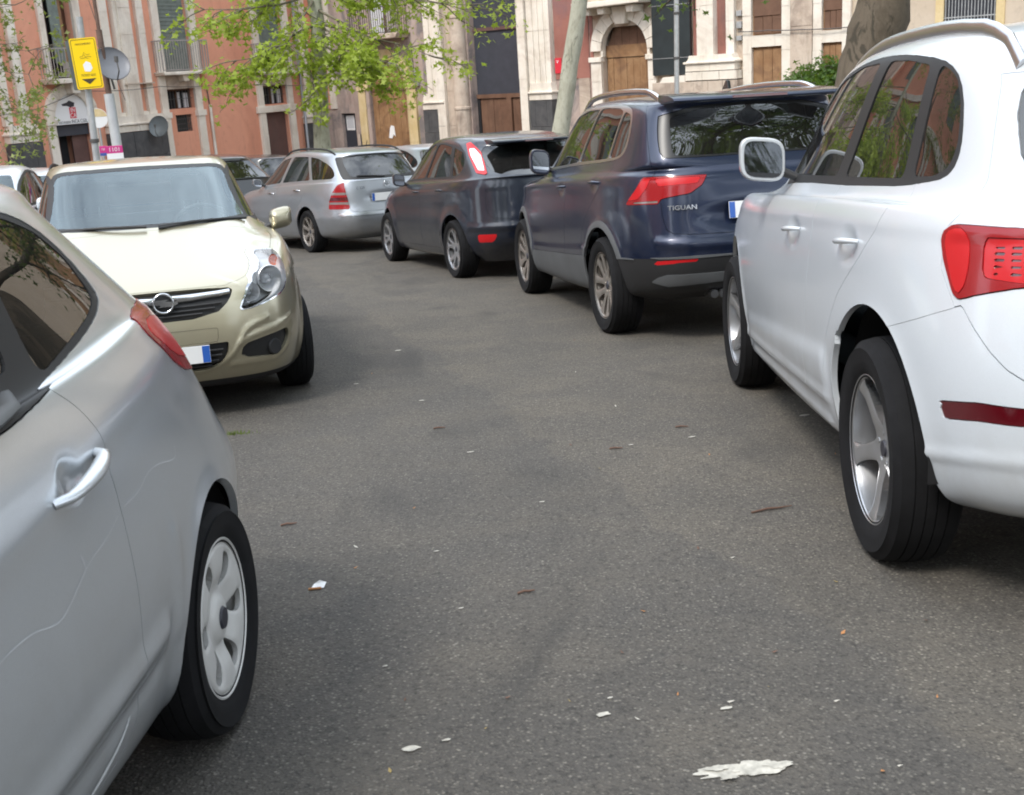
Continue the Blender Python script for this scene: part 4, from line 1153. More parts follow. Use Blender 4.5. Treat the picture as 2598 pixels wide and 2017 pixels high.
# ---- orange building (left)
A = Fac(DA, 8, 'orange_building', 'orange plastered palazzo with pale stone pilasters and tall shuttered balcony doors')
ZB = -3.3
holesA = [(8.52, 7.08, 1.97, 5.4), (8.59, 7.2, .70, 1.38), (8.24, 7.46, -.11, .48), (3.41, 1.92, 1.80, 5.4), (3.5, 2.04, .58, 1.28), (3.5, 2.1, ZB, .26), (13.4, 12.25, 1.92, 5.4), (13.58, 12.15, ZB, 1.0)]
holesA = [(min(a, b_), max(a, b_), c, d) for a, b_, c, d in holesA]
for k in range(5): x0 = 17.5 + 4.6*k; holesA += [(x0, x0+1.3, 1.9, 5.2), (x0+.1, x0+1.2, ZB, .4)]
A.wall(-.1, 42, ZB, 6.2, 'orange_plaster', holesA)
A.box('cornice', 0, 42, 6.2, 6.6, 'limestone', -.6, .35); 
up = [(x0, x0+1.3, 7.6, 10.4) for x0 in (2.0, 7.1, 12.2, 17.5, 22.1, 26.7, 31.3, 35.9)]
A.wall(-.1, 42, 6.6, 12.6, 'orange_plaster', up, name='upper_wall')
for h in up: A.box('shutter', h[0], h[1], h[2], h[3], 'green_shutter', -.2, -.15)
A.box('eaves', 0, 42.2, 12.6, 13.0, 'limestone', -.8, .6)
for k in range(5):
    x0 = 17.5 + 4.6*k; A.box('shutter', x0, x0+1.3, 1.9, 5.2, 'green_shutter', -.22, -.16); A.box('door', x0+.1, x0+1.2, ZB, .4, 'brown_door', -.22, -.16); A.box('window_jamb', x0-.25, x0, 1.9, 5.3, 'limestone', -.02, .08); A.box('window_jamb', x0+1.3, x0+1.55, 1.9, 5.3, 'limestone', -.02, .08); A.pilaster(x0+2.4, x0+2.9, ZB, 6.2, 'limestone', .14, joints=1.6)
# pilaster groups
g1 = A.foot(14.45, 15.45, .13, .60, 'limestone', .24, zl=ZB)
A.pilaster(15.25, 15.52, .60, 6.2, 'limestone', .16); A.pilaster(14.60, 14.90, .60, 6.2, 'limestone', .16, seed=5)
g2 = A.foot(9.12, 11.45, .13, .60, 'limestone', .26, zl=ZB)
A.pilaster(10.86, 11.20, .60, 6.2, 'limestone', .14); A.pilaster(9.98, 10.52, .60, 6.2, 'limestone', .26, seed=6); A.pilaster(10.52, 10.66, .60, 6.2, 'limestone', .20, seed=9, joints=1.4); A.pilaster(9.28, 9.58, .60, 6.2, 'limestone', .14, seed=8); A.box('stone_band', 9.20, 11.3, .60, .72, 'limestone', -.02, .12)
A.box('string_course', 9.3, 10.6, 1.62, 1.66, 'weathered_stone', .0, .285)
# INCA doorway
dr = A.box('door_surround', 13.60, 13.92, ZB, .95, 'limestone', -.02, .10); A.box('door_surround', 11.95, 12.17, ZB, .95, 'limestone', -.02, .10); A.box('impost', 13.55, 13.97, .52, .66, 'limestone', .0, .15, dr); A.box('impost', 11.90, 12.2, .52, .66, 'limestone', .0, .15, dr)
c_ = 12.87; A.arch_ring('arch_stone', c_, .72, .72, 1.06, -.02, .11, 'limestone', n=11)
pts = [(c_ + .72*math.cos(t), .72 + .72*math.sin(t)) for t in np.linspace(0, math.pi, 22)] + [(c_-.72, .50), (c_+.72, .50)]
lun = A.poly('fanlight_sign', pts, .0, .028, 'sign_white')
A.box('lintel_panel', c_-.70, c_+.70, .14, .49, 'grey_panel', -.16, -.08); A.box('door_leaf', 12.18, 12.80, ZB, .14, 'brown_door', -.26, -.20); A.box('door_opening', 12.80, 13.58, ZB, .14, 'void', -.5, -.45); A.box('door_leaf', 13.42, 13.58, ZB, .14, 'brown_door', -.28, -.08)
def on_fac(F, s, z, out, flip):
    """matrix for flat print facing out of the wall"""
    p = JX + F.d * s; n = np.array([-F.d[1], F.d[0]]); n = n if n @ (-JX) > 0 else -n; p = p + n*out
    zx = Vector((n[0], n[1], 0)); xx = Vector((0, 0, 1)).cross(zx).normalized()
    return Matrix(((xx.x, 0, zx.x, p[0] - F.o.x), (xx.y, 0, zx.y, p[1] - F.o.y), (0, 1, 0, z - F.o.z), (0, 0, 0, 1)))
A.box('red_logo', c_-.20, c_+.06, .68, 1.02, 'sign_red', .028, .034, lun)
for tx, zz in (('IN', .925), ('CA', .765)): text_mesh(tx, .20, .002, 'sign_white', 'logo_text', lun, on_fac(A, c_-.07, zz, .037, 0), sx=.9)
text_mesh('Patronato INCA CGIL', .155, .002, 'print_dark', 'sign_text', lun, on_fac(A, c_ + .0, .575, .031, 0), sx=.86)
A.poly('hat_logo', [(c_-.15, 1.05), (c_-.18, 1.16), (c_+.02, 1.24), (c_+.12, 1.18), (c_+.34, 1.14), (c_+.30, 1.08), (c_+.12, 1.07), (c_+.0, 1.02)], .028, .034, 'print_dark', lun)
A.poly('balcony_slab', [(11.95, 1.76), (13.8, 1.76), (13.9, 1.92), (11.85, 1.92)], .0, .62, 'limestone', bevel=.03); A.poly('bracket', [(12.7, 1.45), (13.0, 1.45), (13.05, 1.76), (12.65, 1.76)], .0, .42, 'limestone', bevel=.02)
A.railing(11.95, 13.8, 1.92, 2.85, .55, .12)
A.box('window_jamb', 13.40, 13.62, 1.92, 5.5, 'limestone', -.02, .10); A.box('window_jamb', 11.95, 12.25, 1.92, 5.5, 'limestone', -.02, .10)
A.box('door_opening', 12.25, 13.4, 1.92, 5.4, 'void', -.5, -.45); A.box('shutter_leaf', 12.72, 13.10, 2.4, 5.4, 'green_shutter', -.06, -.02); A.box('door_leaf', 12.55, 12.68, 1.95, 5.4, 'wood', -.2, -.1); A.box('door_leaf', 13.2, 13.4, 1.95, 5.4, 'brown_door', -.2, -.1)
ac = A.box('air_conditioner', 12.48, 13.0, 1.96, 2.42, 'rail_paint', .12, .42, bevel=.02)
b = MB(); 
for i in range(9): b.box(12.53, 12.95, .421, .43, 2.02 + i*.04, 2.035 + i*.04, A.M)
b.build('grille', 'iron', ac)['kind'] = 'stuff'
# bays with balcony, window, lower opening
def bay(s0, s1, zt, win, low, shut='green_shutter', lowmat='void'):
    A.box('window_jamb', s1, s1+.34, zt, 5.6, 'limestone', -.02, .10); A.box('window_jamb', s0-.34, s0, zt, 5.6, 'limestone', -.02, .10); A.box('window_head', s0-.34, s1+.34, 5.4, 5.75, 'limestone', -.02, .14)
    sh = A.box('shutter', s0, s1, zt, 5.4, shut, -.20, -.14)
    n = 26
    for i in range(n): A.box('shutter_slat', s0+.03, s1-.03, zt+.03 + (5.35-zt)*i/n, zt + (5.35-zt)*(i+.86)/n, shut, -.139, -.122, sh)
    A.poly('balcony_slab', [(s0-.45, zt-.12), (s1+.45, zt-.12), (s1+.52, zt), (s0-.52, zt)], .0, .50, 'limestone', bevel=.03)
    A.poly('bracket', [((s0+s1)/2-.13, zt-.34), ((s0+s1)/2+.13, zt-.34), ((s0+s1)/2+.17, zt-.12), ((s0+s1)/2-.17, zt-.12)], .0, .34, 'limestone', bevel=.02)
    A.railing(s0-.42, s1+.42, zt, zt+1.06, .44, .115)
    a, c, e, f = win
    A.box('window_surround', a-.32, a, e-.12, zt-.13, 'limestone', -.02, .09); A.box('window_surround', c, c+.32, e-.12, zt-.13, 'limestone', -.02, .09); A.box('window_surround', a, c, f, zt-.13, 'weathered_stone', -.02, .07)
    w_ = A.box('window', a, c, e, f, 'void', -.27, -.24); A.box('window_frame', a, a+.06, e, f, 'dark_wood', -.24, -.18, w_); A.box('window_frame', c-.06, c, e, f, 'dark_wood', -.24, -.18, w_); A.box('window_frame', (a+c)/2-.03, (a+c)/2+.03, e, f, 'dark_wood', -.24, -.18, w_); A.box('window_frame', a, c, f-.06, f, 'dark_wood', -.24, -.19, w_)
    A.box('curtain', a+.1, a+.35, e+.02, f-.15, 'pale_curtain', -.235, -.225, w_); A.box('curtain', (a+c)/2-.2, (a+c)/2-.05, e+.02, f-.12, 'pale_curtain', -.235, -.225, w_)
    g_ = A.box('window_grille', a, c, (e+f)/2-.008, (e+f)/2+.008, 'iron', -.1, -.085, w_); b = MB()
    for i in range(1, 9): x = a+(c-a)*i/9; b.box(x-.007, x+.007, -.1, -.086, e, f, A.M)
    b.build('grille_bars', 'iron', w_)['kind'] = 'stuff'
    for q in (a-.34, c+.0): A.pilaster(q, q+.34, ZB, e-.22, 'limestone', .10, joints=.9); A.box('capital', q-.05, q+.39, e-.30, e-.10, 'limestone', -.02, .15)
bay(7.08, 8.52, 1.97, (7.2, 8.59, .70, 1.38), None)
lo = A.box('vent_window', 7.46, 8.24, -.11, .48, 'void', -.24, -.22); b = MB()
for i in range(9): x = 7.46 + .78*(i+.5)/9; b.box(x-.009, x+.009, -.05, -.03, -.11, .48, A.M)
for i in range(3): b.box(7.46, 8.24, -.055, -.045, -.02+.17*i, .0+.17*i, A.M)
b.build('vent_grille', 'iron', lo)['kind'] = 'stuff'; A.box('vent_frame', 7.40, 8.30, .48, .53, 'orange_plaster', -.02, .03, lo)
bay(1.92, 3.41, 1.80, (2.04, 3.5, .58, 1.28), None)
A.box('lintel', 1.6, 3.95, .27, .52, 'limestone', .0, .13, bevel=.02); A.box('door', 2.1, 3.5, ZB, .26, 'brown_door', -.2, -.14)
A.pilaster(.52, 1.02, -.2, 6.2, 'limestone', .12, joints=1.3); A.foot(.48, 1.12, -.25, .18, 'limestone', .16, zl=ZB, spread=.05)
pi = MB(); pi.tube([A.M @ Vector(v) for v in ((1.28, .16, 6.2), (1.25, .16, .25), (1.22, .18, .05), (1.32, .26, -.12), (1.34, .26, -3.3))], .055, 10); pi.build('drain_pipe', 'drain_pipe', A.root, smooth=50)
pi = MB(); pi.tube([A.M @ Vector(v) for v in ((6.5, .06, .75), (6.5, .06, -3.2))], .06, 8); pi.build('service_pipe', 'limestone', A.root, smooth=50)
pi = MB(); pi.tube([A.M @ Vector(v) for v in ((6.52, .03, 1.3), (6.5, .04, .75))], .02, 6); pi.build('cable', 'iron', A.root)

# ---- stone townhouse with the arched plank door
S = Fac(DB, 3, 'stone_townhouse', 'weathered grey and pink stone house with a yellow-framed arched plank door')
S.wall(-.25, 6.35, ZB, 12.0, 'mottled_wall', [(1.35, 2.2, ZB, .0), (3.2, 5.42, ZB, 1.95), (3.5, 5.1, 2.95, 5.8), (3.5, 5.1, 8, 10.5)])
S.box('orange_return', .05, .75, .2, 12.0, 'orange_plaster', -.02, .02)
S.box('white_pilaster', .80, 1.15, .2, 12.0, 'limestone', -.02, .06)
S.box('side_door', 1.35, 2.2, ZB, .0, 'grey_panel', -.22, -.16); S.box('notice', 1.45, 1.95, -.68, -.10, 'sign_white', -.158, -.15); S.box('notice_print', 1.50, 1.90, -.60, -.18, 'pale_curtain', -.1495, -.147)
cz = .88; cc = 4.31; R_i = 1.06
S.planks(3.22, 5.40, ZB, 1.9, 7, 'wood', -.12, top=lambda x: cz + math.sqrt(max(.0, 1.08**2 - (x-cc)**2))*.985)
S.box('door_rail', 3.25, 5.38, .80, .92, 'dark_wood', -.11, -.07)
po = [(4.02, -1.0), (4.12, -.62), (4.20, -.52), (4.36, -.55), (4.40, -.95), (4.30, -.86), (4.20, -1.02)]; S.poly('torn_poster', po, -.105, -.095, 'sign_white')
for x0, x1 in ((2.62, 3.02), (5.44, 5.92)):
    S.pilaster(x0, x1, ZB, .86, 'yellow_stone', .10, joints=1.1); S.box('impost', x0-.05, x1+.05, .86, 1.02, 'yellow_stone', -.02, .14)
S.box('jamb_stone', 3.03, 3.22, ZB, .88, 'mottled_wall', -.02, .06)
S.arch_ring('arch_stone', cc, cz, 1.09, 1.48, -.02, .10, 'yellow_stone', n=13)
# spandrels closing the square hole round the arch
sp1 = [(3.2, cz)] + [(cc - 1.09*math.cos(t), cz + 1.09*math.sin(t)) for t in np.linspace(0, math.pi/2, 12)] + [(cc, 1.96), (3.2, 1.96)]; S.poly('spandrel', sp1, -.10, -.005, 'mottled_wall')
S.poly('spandrel', [(2*cc - x, z) for x, z in sp1], -.10, -.005, 'mottled_wall')
S.poly('balcony_slab', [(3.0, 2.72), (5.7, 2.72), (5.85, 2.9), (2.85, 2.9)], .0, .7, 'weathered_stone', bevel=.03); S.railing(3.0, 5.7, 2.9, 3.9, .62, .12, 'iron')
S.box('shutter_leaf', 3.5, 4.25, 2.95, 5.8, 'pale_curtain', -.2, -.15); S.box('shutter_leaf', 4.35, 5.1, 2.95, 5.8, 'rail_paint', -.2, -.15); S.box('window_mullion', 4.25, 4.35, 2.95, 5.8, 'brown_door', -.2, -.12)
S.box('meter_box', 5.98, 6.15, .95, 1.55, 'galvanised', .0, .12)
for j in range(5):
    for i in range(2): S.box('wall_stone', 2.28+i*.16, 2.42+i*.16, ZB+.5*j, ZB+.5*j+.46, 'lava_stone' if (i+j) % 2 else 'weathered_stone', -.01, .015 + .01*(j % 3))

# ---- portal with the tall gate
Pq = Fac(DB, 10, 'baroque_gateway', 'baroque stone gateway with fluted pilasters round a tall dark gate')
Pq.wall(6.35, 14.4, ZB, 12.5, 'mottled_wall', [(8.78, 11.42, ZB, 6.0)], depth=.5)
Pq.foot(6.55, 7.55, .10, .62, 'limestone', .26, zl=ZB, spread=.06); Pq.pilaster(6.75, 7.30, .62, 8, 'limestone', .20, flutes=1, joints=1.4)
Pq.pilaster(7.30, 7.72, ZB, 8, 'limestone', .30, joints=1.2, seed=4); Pq.pilaster(7.74, 8.12, ZB, 8, 'weathered_stone', .16, joints=1.3, seed=14)
cb = MB(); cb.lathe([(.30, ZB), (.30, 7.5)], 20, M=Pq.M @ Matrix.Translation((8.44, .12, 0))); cb.build('column', 'weathered_stone', Pq.root, smooth=50)
for z in (.0, 1.6, 3.2): 
    cb = MB(); cb.lathe([(.30, z), (.33, z+.02), (.33, z+.10), (.30, z+.12)], 20, M=Pq.M @ Matrix.Translation((8.44, .12, 0))); cb.build('column_band', 'weathered_stone', Pq.root, smooth=50)
gt = Pq.box('gate_panel', 8.80, 11.42, .50, 2.70, 'grey_panel', -.40, -.34); Pq.box('gate_rail', 8.80, 11.42, 2.70, 2.82, 'brown_door', -.40, -.28); Pq.box('gate_panel', 8.80, 11.42, 2.82, 6.0, 'grey_panel', -.40, -.36); Pq.box('gate_rail', 8.80, 11.42, .36, .50, 'dark_wood', -.40, -.27)
Pq.box('gate_post', 8.80, 8.92, ZB, .36, 'void', -.40, -.30)
for i in range(4): Pq.box('gate_plank', 8.94 + i*.325, 8.94+(i+1)*.325-.012, ZB, .34, 'brown_plank', -.40, -.33 + .008*(i % 2)) if 'brown_plank' in MT else Pq.box('gate_plank', 8.94 + i*.325, 8.94+(i+1)*.325-.012, ZB, .34, 'dark_wood', -.40, -.33 + .008*(i % 2))
Pq.box('gate_post', 10.27, 10.50, ZB, .36, 'dark_wood', -.40, -.26)
for i in range(3): Pq.box('gate_plank', 10.53 + i*.29, 10.53+(i+1)*.29-.012, ZB, .34, 'dark_wood', -.40, -.33 + .008*(i % 2))
b = MB(); b.lathe([(0, .0), (.13, .0)], 16, M=Pq.M @ Matrix.Translation((11.05, -.318, -.18)) @ Matrix.Rotation(rad(90), 4, 'X')); b.build('round_hole', 'void', Pq.root)
Pq.pilaster(11.46, 11.80, ZB, 8, 'limestone', .30, joints=1.5, seed=21); Pq.pilaster(11.84, 12.84, .80, 8, 'limestone', .20, flutes=3, joints=1.9, seed=22)
Pq.foot(11.92, 12.86, .30, .82, 'limestone', .28, zl=ZB, spread=.05)
Pq.box('red_wall', 12.9, 14.38, .9, 8, 'red_plaster', -.01, .03)
pl = Pq.box('street_plate', 12.90, 13.18, 1.10, 1.60, 'sign_red', .035, .06); text_mesh('V', .16, .002, 'sign_white', 'plate_text', pl, on_fac(Pq, 13.02, 1.47, .064, 1))
Pq.box('stone_corner', 13.9, 14.36, ZB, .9, 'weathered_stone', -.01, .04)

# ---- arched portal house and dark panel
Q = Fac(DB, 17, 'arched_portal_house', 'pink stone house with a round arched wooden portal and tall carved pilaster')
Q.wall(14.4, 20.28, ZB, 12.5, 'weathered_stone', [(14.93, 16.82, ZB, 2.45)], depth=.45)
cc2, cz2, ri2 = 15.88, 1.72, .93
Q.box('pink_infill', 14.42, 14.55, ZB, 3.2, 'red_plaster', -.01, .02)
for x0, x1 in ((14.52, 14.93), (16.82, 17.12)): Q.pilaster(x0, x1, ZB, 1.38, 'limestone', .12, joints=1.0, seed=31); Q.box('impost', x0-.07, x1+.05, 1.38, 1.54, 'limestone', -.02, .18, bevel=.015)
Q.box('jamb_stone', 14.93, 15.02, 1.54, 1.72, 'limestone', -.02, .12); Q.box('jamb_stone', 16.80, 16.9, 1.54, 1.72, 'limestone', -.02, .12)
Q.arch_ring('arch_stone', cc2, cz2, ri2, ri2+.42, -.02, .14, 'limestone', n=11)
sp2 = [(14.9, cz2)] + [(cc2 - ri2*math.cos(t), cz2 + ri2*math.sin(t)) for t in np.linspace(0, math.pi/2, 12)] + [(cc2, 2.72), (14.9, 2.72)]; Q.poly('spandrel', sp2, -.12, -.004, 'limestone'); Q.poly('spandrel', [(2*cc2 - x, z) for x, z in sp2], -.12, -.004, 'limestone')
Q.poly('keystone', [(15.68, 2.52), (16.05, 2.52), (16.15, 3.05), (15.55, 3.05)], .0, .30, 'limestone', bevel=.02)
Q.planks(14.95, 16.81, 1.88, 2.7, 6, 'dark_wood', -.22, top=lambda x: cz2 + math.sqrt(max(.0, ri2**2 - (x-cc2)**2))*1.01, seed=5); Q.box('door_rail', 14.95, 16.81, 1.50, 1.88, 'wood', -.24, -.16); Q.planks(14.95, 16.81, ZB, 1.48, 7, 'wood', -.2, seed=6)
Q.poly('balcony_slab', [(14.35, 3.05), (17.0, 3.10), (17.05, 3.25), (14.3, 3.25)], .0, .8, 'limestone', bevel=.03)
for x in (14.75, 15.35, 16.5): Q.poly('bracket', [(x-.12, 2.85), (x+.12, 2.85), (x+.15, 3.06), (x-.15, 3.06)], .0, .6, 'limestone', bevel=.02)
dp = Q.box('dark_panel', 17.06, 18.48, .86, 4.6, 'panel_black', .10, .20); 
for z in (1.37, 2.95): Q.box('panel_joint', 17.06, 18.48, z-.008, z+.008, 'galvanised', .20, .215, dp)
Q.box('red_infill', 18.49, 18.80, 1.35, 8, 'red_plaster', -.01, .03); Q.pilaster(18.80, 19.38, 1.35, 8, 'limestone', .30, joints=1.6, seed=33); Q.box('red_infill', 19.38, 19.75, 1.35, 8, 'red_plaster', -.01, .06); Q.pilaster(19.75, 20.02, 1.30, 8, 'limestone', .16, joints=1.2, seed=34)
Q.foot(18.52, 20.05, .98, 1.40, 'limestone', .34, zl=None, spread=.12); Q.blocks('stone_block', 18.42, 20.25, .66, .92, 1, 3, 'limestone', -.02, .40); Q.blocks('plinth_block', 17.2, 20.3, ZB, .64, 5, 6, 'weathered_stone', -.02, .44, seed=12)
Q.poly('rubble_slope', [(17.15, .35), (17.3, .42), (17.6, .80), (18.42, .84), (18.42, .3), (17.15, .3)], .0, .44, 'limestone')
for z, h in ((2.45, .16), (2.1, .2), (1.75, .14)): Q.box('junction_box', 20.06, 20.24, z, z+h, 'galvanised', .0, .10, bevel=.01)

# ---- panelled house
Rr_ = Fac(DB, 22, 'panelled_house', 'house with cream stone frames round stained wooden panels, behind the leaning trunk')
Rr_.wall(20.28, 23.75, ZB, 12.5, 'wood', [], depth=.3)
for x0, x1 in ((20.30, 20.58), (21.60, 21.88), (22.60, 22.86), (23.5, 23.74)):
    Rr_.pilaster(x0, x1, ZB, 5, 'yellow_pale' if 'yellow_pale' in MT else 'limestone', .12, joints=1.2, seed=int(x0*3))
for a, c in ((20.58, 21.60), (22.86, 23.5)): Rr_.box('stone_rail', a, c, 1.53, 1.86, 'limestone', -.02, .11); Rr_.box('upper_panel', a+.05, c-.05, 2.4, 3.6, 'dark_wood', .0, .06); [Rr_.box('wood_panel', a+.04+(c-a-.08)*i/3+.01, a+.04+(c-a-.08)*(i+1)/3-.01, -2.5, 1.45, 'wood', .0, .03+.01*i) for i in range(3)]; [Rr_.box('wood_panel', a+.04+(c-a-.08)*i/3+.01, a+.04+(c-a-.08)*(i+1)/3-.01, 1.90, 2.38, 'dark_wood', .0, .03+.01*i) for i in range(3)]
Rr_.pilaster(21.90, 22.58, ZB, 6, 'grey_stone' if 'grey_stone' in MT else 'weathered_stone', .16, joints=1.3, seed=44)

# ---- beige house
T_ = Fac(DB, 26, 'beige_house', 'plain beige plastered house with an orange-framed barred window, top right')
hw = [(26.35, 27.72, 1.65, 4.2)] + [(x, x+1.3, 1.65, 4.2) for x in (30.5, 34.5, 38.5)] + [(x, x+1.3, 7, 9.6) for x in (26.4, 30.5, 34.5, 38.5)]
T_.wall(23.75, 46, ZB, 12.5, 'beige_plaster', hw)
for h in hw: T_.box('window', h[0], h[1], h[2], h[3], 'grey_panel', -.2, -.16); T_.box('window_frame', h[0]-.22, h[0], h[2]-.1, h[3]+.2, 'yellow_stone', -.01, .05); T_.box('window_frame', h[1], h[1]+.22, h[2]-.1, h[3]+.2, 'yellow_stone', -.01, .05)
b = MB()
for i in range(16): x = 26.35 + 1.37*(i+.5)/16; b.box(x-.010, x+.010, .0, .02, 1.65, 4.2, T_.M)
for z in (1.95, 3.0): b.box(26.35, 27.72, -.002, .012, z-.015, z+.015, T_.M)
b.build('window_bars', 'galvanised', T_.root)['kind'] = 'stuff'

# ---- unseen blocks added to cover bright sky in the car reflections
def block(name, label, p0, p1, mat, h=13., n=7):
    p0 = np.array(p0, float); p1 = np.array(p1, float); L_ = np.linalg.norm(p1-p0); d = (p1-p0)/L_; nn = np.array([-d[1], d[0]]); nn = nn if nn @ (-p0) > 0 else -nn
    zb = SLOPE*p0[1]; o = Vector((p0[0], p0[1], zb)); F = Fac.__new__(Fac); F.d = d; F.o = o; F.M = Matrix(((d[0], nn[0], 0, 0), (d[1], nn[1], 0, 0), (0, 0, 1, 0), (0, 0, 0, 1))); F.root = thing(name, label, 'building', o)
    w_ = L_/n; hs = []
    for i in range(n):
        for z0, z1 in ((.2, 3.0), (4.6, 7.4), (8.8, 11.2)): hs.append((w_*(i+.5)-.65, w_*(i+.5)+.65, z0, z1))
    F.wall(0, L_, -2.5, h, mat, hs)
    for q in hs: F.box('shutter', q[0], q[1], q[2], q[3], 'green_shutter', -.2, -.15); F.box('window_frame', q[0]-.2, q[0], q[2]-.1, q[3]+.2, 'limestone', -.02, .06); F.box('window_frame', q[1], q[1]+.2, q[2]-.1, q[3]+.2, 'limestone', -.02, .06)
    F.box('cornice', -.2, L_+.2, h, h+.4, 'limestone', -.6, .4)
block('ochre_reflection_block', 'unseen ochre building added at the far left to cover reflected sky', (-27, 9), (-24, -30), 'orange_plaster')
block('cream_reflection_block', 'unseen cream building added behind the camera to cover reflected sky', (-20, -34), (22, -32), 'beige_plaster', 12.)
def ribbon(name, par, m, pts, w, mat, out=.0012, w1=None):
    b = MB(); P = []
    pts = [tuple(p) for p in chaikin(pts, 2, False)]
    for i, (x, z) in enumerate(pts):
        a = pts[max(0, i-1)]; c = pts[min(len(pts)-1, i+1)]; dx, dz = c[0]-a[0], c[1]-a[1]; l = math.hypot(dx, dz) or 1
        ww = w * (1 if w1 is None else math.sin(math.pi * (i + .5) / len(pts))) * (.7 + .6 * RNG.rand())
        for q in (-1, 1):
            p, n = on_side(m, x - dz / l * ww * q, z + dx / l * ww * q, out); P.append(tuple(p))
    b.add(P, [(2*i, 2*i+1, 2*i+3, 2*i+2) for i in range(len(pts) - 1)]); return b.build(name, mat, par, smooth=60)

# ---------- white SUV, right foreground
win = [(2.05, 1.135), (1.54, 1.170), (.73, 1.184), (.14, 1.203), (-.08, 1.218), (-.215, 1.235), (-.25, 1.28), (-.232, 1.36), (-.165, 1.48), (-.08, 1.55), (.05, 1.59), (.35, 1.622), (.67, 1.638), (.95, 1.632), (1.3, 1.59), (1.62, 1.46), (1.85, 1.30)]
wsc = lambda z0, z1, w0, w1, x: endon([(-.3, z0), (w0 * .9, z0 + .005), (w0, z0 + .02), (w1, z1 - .03), (w1 * .93, z1), (-.3, z1 + .01)], x, 1)
lampcells = []
for i in range(3):
    for j in range(5): lampcells.append(('lamp_cell', corner([(.745 + .075*i, .995 + .017*j), (.80 + .075*i, .995 + .017*j), (.80 + .075*i, 1.004 + .017*j), (.745 + .075*i, 1.004 + .017*j)], -1, 0), 'dark_red_lens', opt(pair=True, push=.004, flange=.004)))
ops = [
 ('window_surround', side(win, 1), 'black_plastic', opt(pair=True, gap=.001, push=.002, flange=.012, inner=[
   ('side_window', side([(1.80, 1.195), (.955, 1.212), (.71, 1.617), (.95, 1.617), (1.28, 1.575), (1.60, 1.44), (1.77, 1.29)], .03), 'tinted_glass', opt(push=.006, flange=.0)),
   ('side_window', side([(.815, 1.214), (.11, 1.229), (.125, 1.575), (.35, 1.603), (.59, 1.616)], .03), 'tinted_glass', opt(push=.006, flange=.0)),
   ('side_window', side([(.025, 1.236), (-.13, 1.242), (-.205, 1.268), (-.215, 1.33), (-.165, 1.445), (-.10, 1.52), (-.045, 1.548), (.045, 1.572)], .03), 'tinted_glass', opt(push=.005, flange=.0))])),
 ('windscreen_surround', wsc(1.14, 1.53, .72, .62, 1.1), 'black_plastic', opt(gap=.001, push=.002, inner=[('windscreen', wsc(1.18, 1.505, .67, .58, 1.1), 'clear_glass', opt(push=.002, flange=0))])),
 ('rear_window', endon([(-.3, 1.225), (.60, 1.23), (.645, 1.25), (.615, 1.46), (.56, 1.505), (-.3, 1.52)], -.1, 1, sgn=-1), 'dark_glass', opt(gap=.002, push=.003, fmat='black_plastic')),
 ('tail_lamp', corner([(.478, 1.089), (.52, 1.119), (.60, 1.121), (.80, 1.117), (1.25, 1.107), (1.28, 1.0), (.89, .970), (.70, .94), (.636, .925), (.596, .922), (.545, .983), (.500, 1.038)], -1, 1), 'red_lens', opt(pair=True, gap=.0015, push=-.004, flange=.02, inner=[
   ('lamp_panel', corner([(.50, 1.085), (.535, 1.108), (.62, 1.110), (.655, 1.03), (.64, .94), (.60, .94), (.56, .99)], -1, 1), 'bright_red_lens', opt(push=-.006, flange=.01)),
   ('lamp_panel', corner([(.70, 1.090), (1.02, 1.088), (1.02, .982), (.86, .980), (.72, .988)], -1, .02), 'bright_red_lens', opt(push=.000, flange=.004, inner=lampcells))])),
 ('bumper', corner([(-.4, .70), (-.1, .755), (.116, .786), (.347, .839), (.636, .909), (.705, .854), (.784, .80), (.862, .757), (.95, .728), (1.1, .71), (2.2, .70), (2.2, 0), (-.4, 0)], -1, 0), 'white_paint', opt(gap=.0015, flange=.018, inner=[
   ('reflector', corner([(.537, .634), (.75, .657), (1.15, .664), (1.15, .618), (.75, .605), (.572, .586)], -1, 0), 'dark_red_lens', opt(pair=True, push=.003, gap=.001))])),
 ('tailgate', corner([(.560, 1.522), (.575, 1.49), (.594, 1.348), (.611, 1.235), (.584, 1.192), (.563, 1.152), (.50, 1.11), (.50, 1.0), (.60, .90), (.636, .905), (.705, .84), (.784, .79), (.862, .745), (.95, .72), (1.1, .70), (2.3, .69), (2.3, 1.53)], -1, 0), 'white_paint', opt(gap=.002, flange=.02)),
 ('rear_door', side([(.83, 1.30), (.0, 1.30), (-.03, 1.18), (.02, 1.08), (.14, .98), (.36, .83), (.50, .66), (.57, .41), (.88, .40), (.84, .9)], 0, ymin=.5), 'white_paint', opt(pair=True, gap=.002, key='rd')),
 ('front_door', side([(2.02, 1.30), (.83, 1.30), (.84, .9), (.88, .40), (2.28, .37), (2.36, .6), (2.26, .95)], 0, ymin=.5), 'white_paint', opt(pair=True, gap=.002, key='fd')),
]
feats = [flare(0, .37, .40, .06, .012), flare(2.807, .37, .40, .06, .012), bump([(2.35, .47), (1.2, .55), (.5, .60)], .02, .014, 'step', fade=.12),
 bump([(2.5, .37), (1.4, .395), (.5, .42)], .016, .010, fade=.1), bump([(2.4, .30), (1.4, .315), (.55, .31)], .02, .012, fade=.08), bump([(3.3, .97), (1.5, 1.02), (.3, 1.075), (-.45, 1.09)], .018, -.008, 'step'),
 bumpc([(.16, .445), (.53, .468), (.67, .488), (.85, .505), (1.1, .52), (2, .53)], .014, .007),
 dent(1.165, .985, .10, .05, .012), dent(.30, 1.005, .10, .05, .012)]
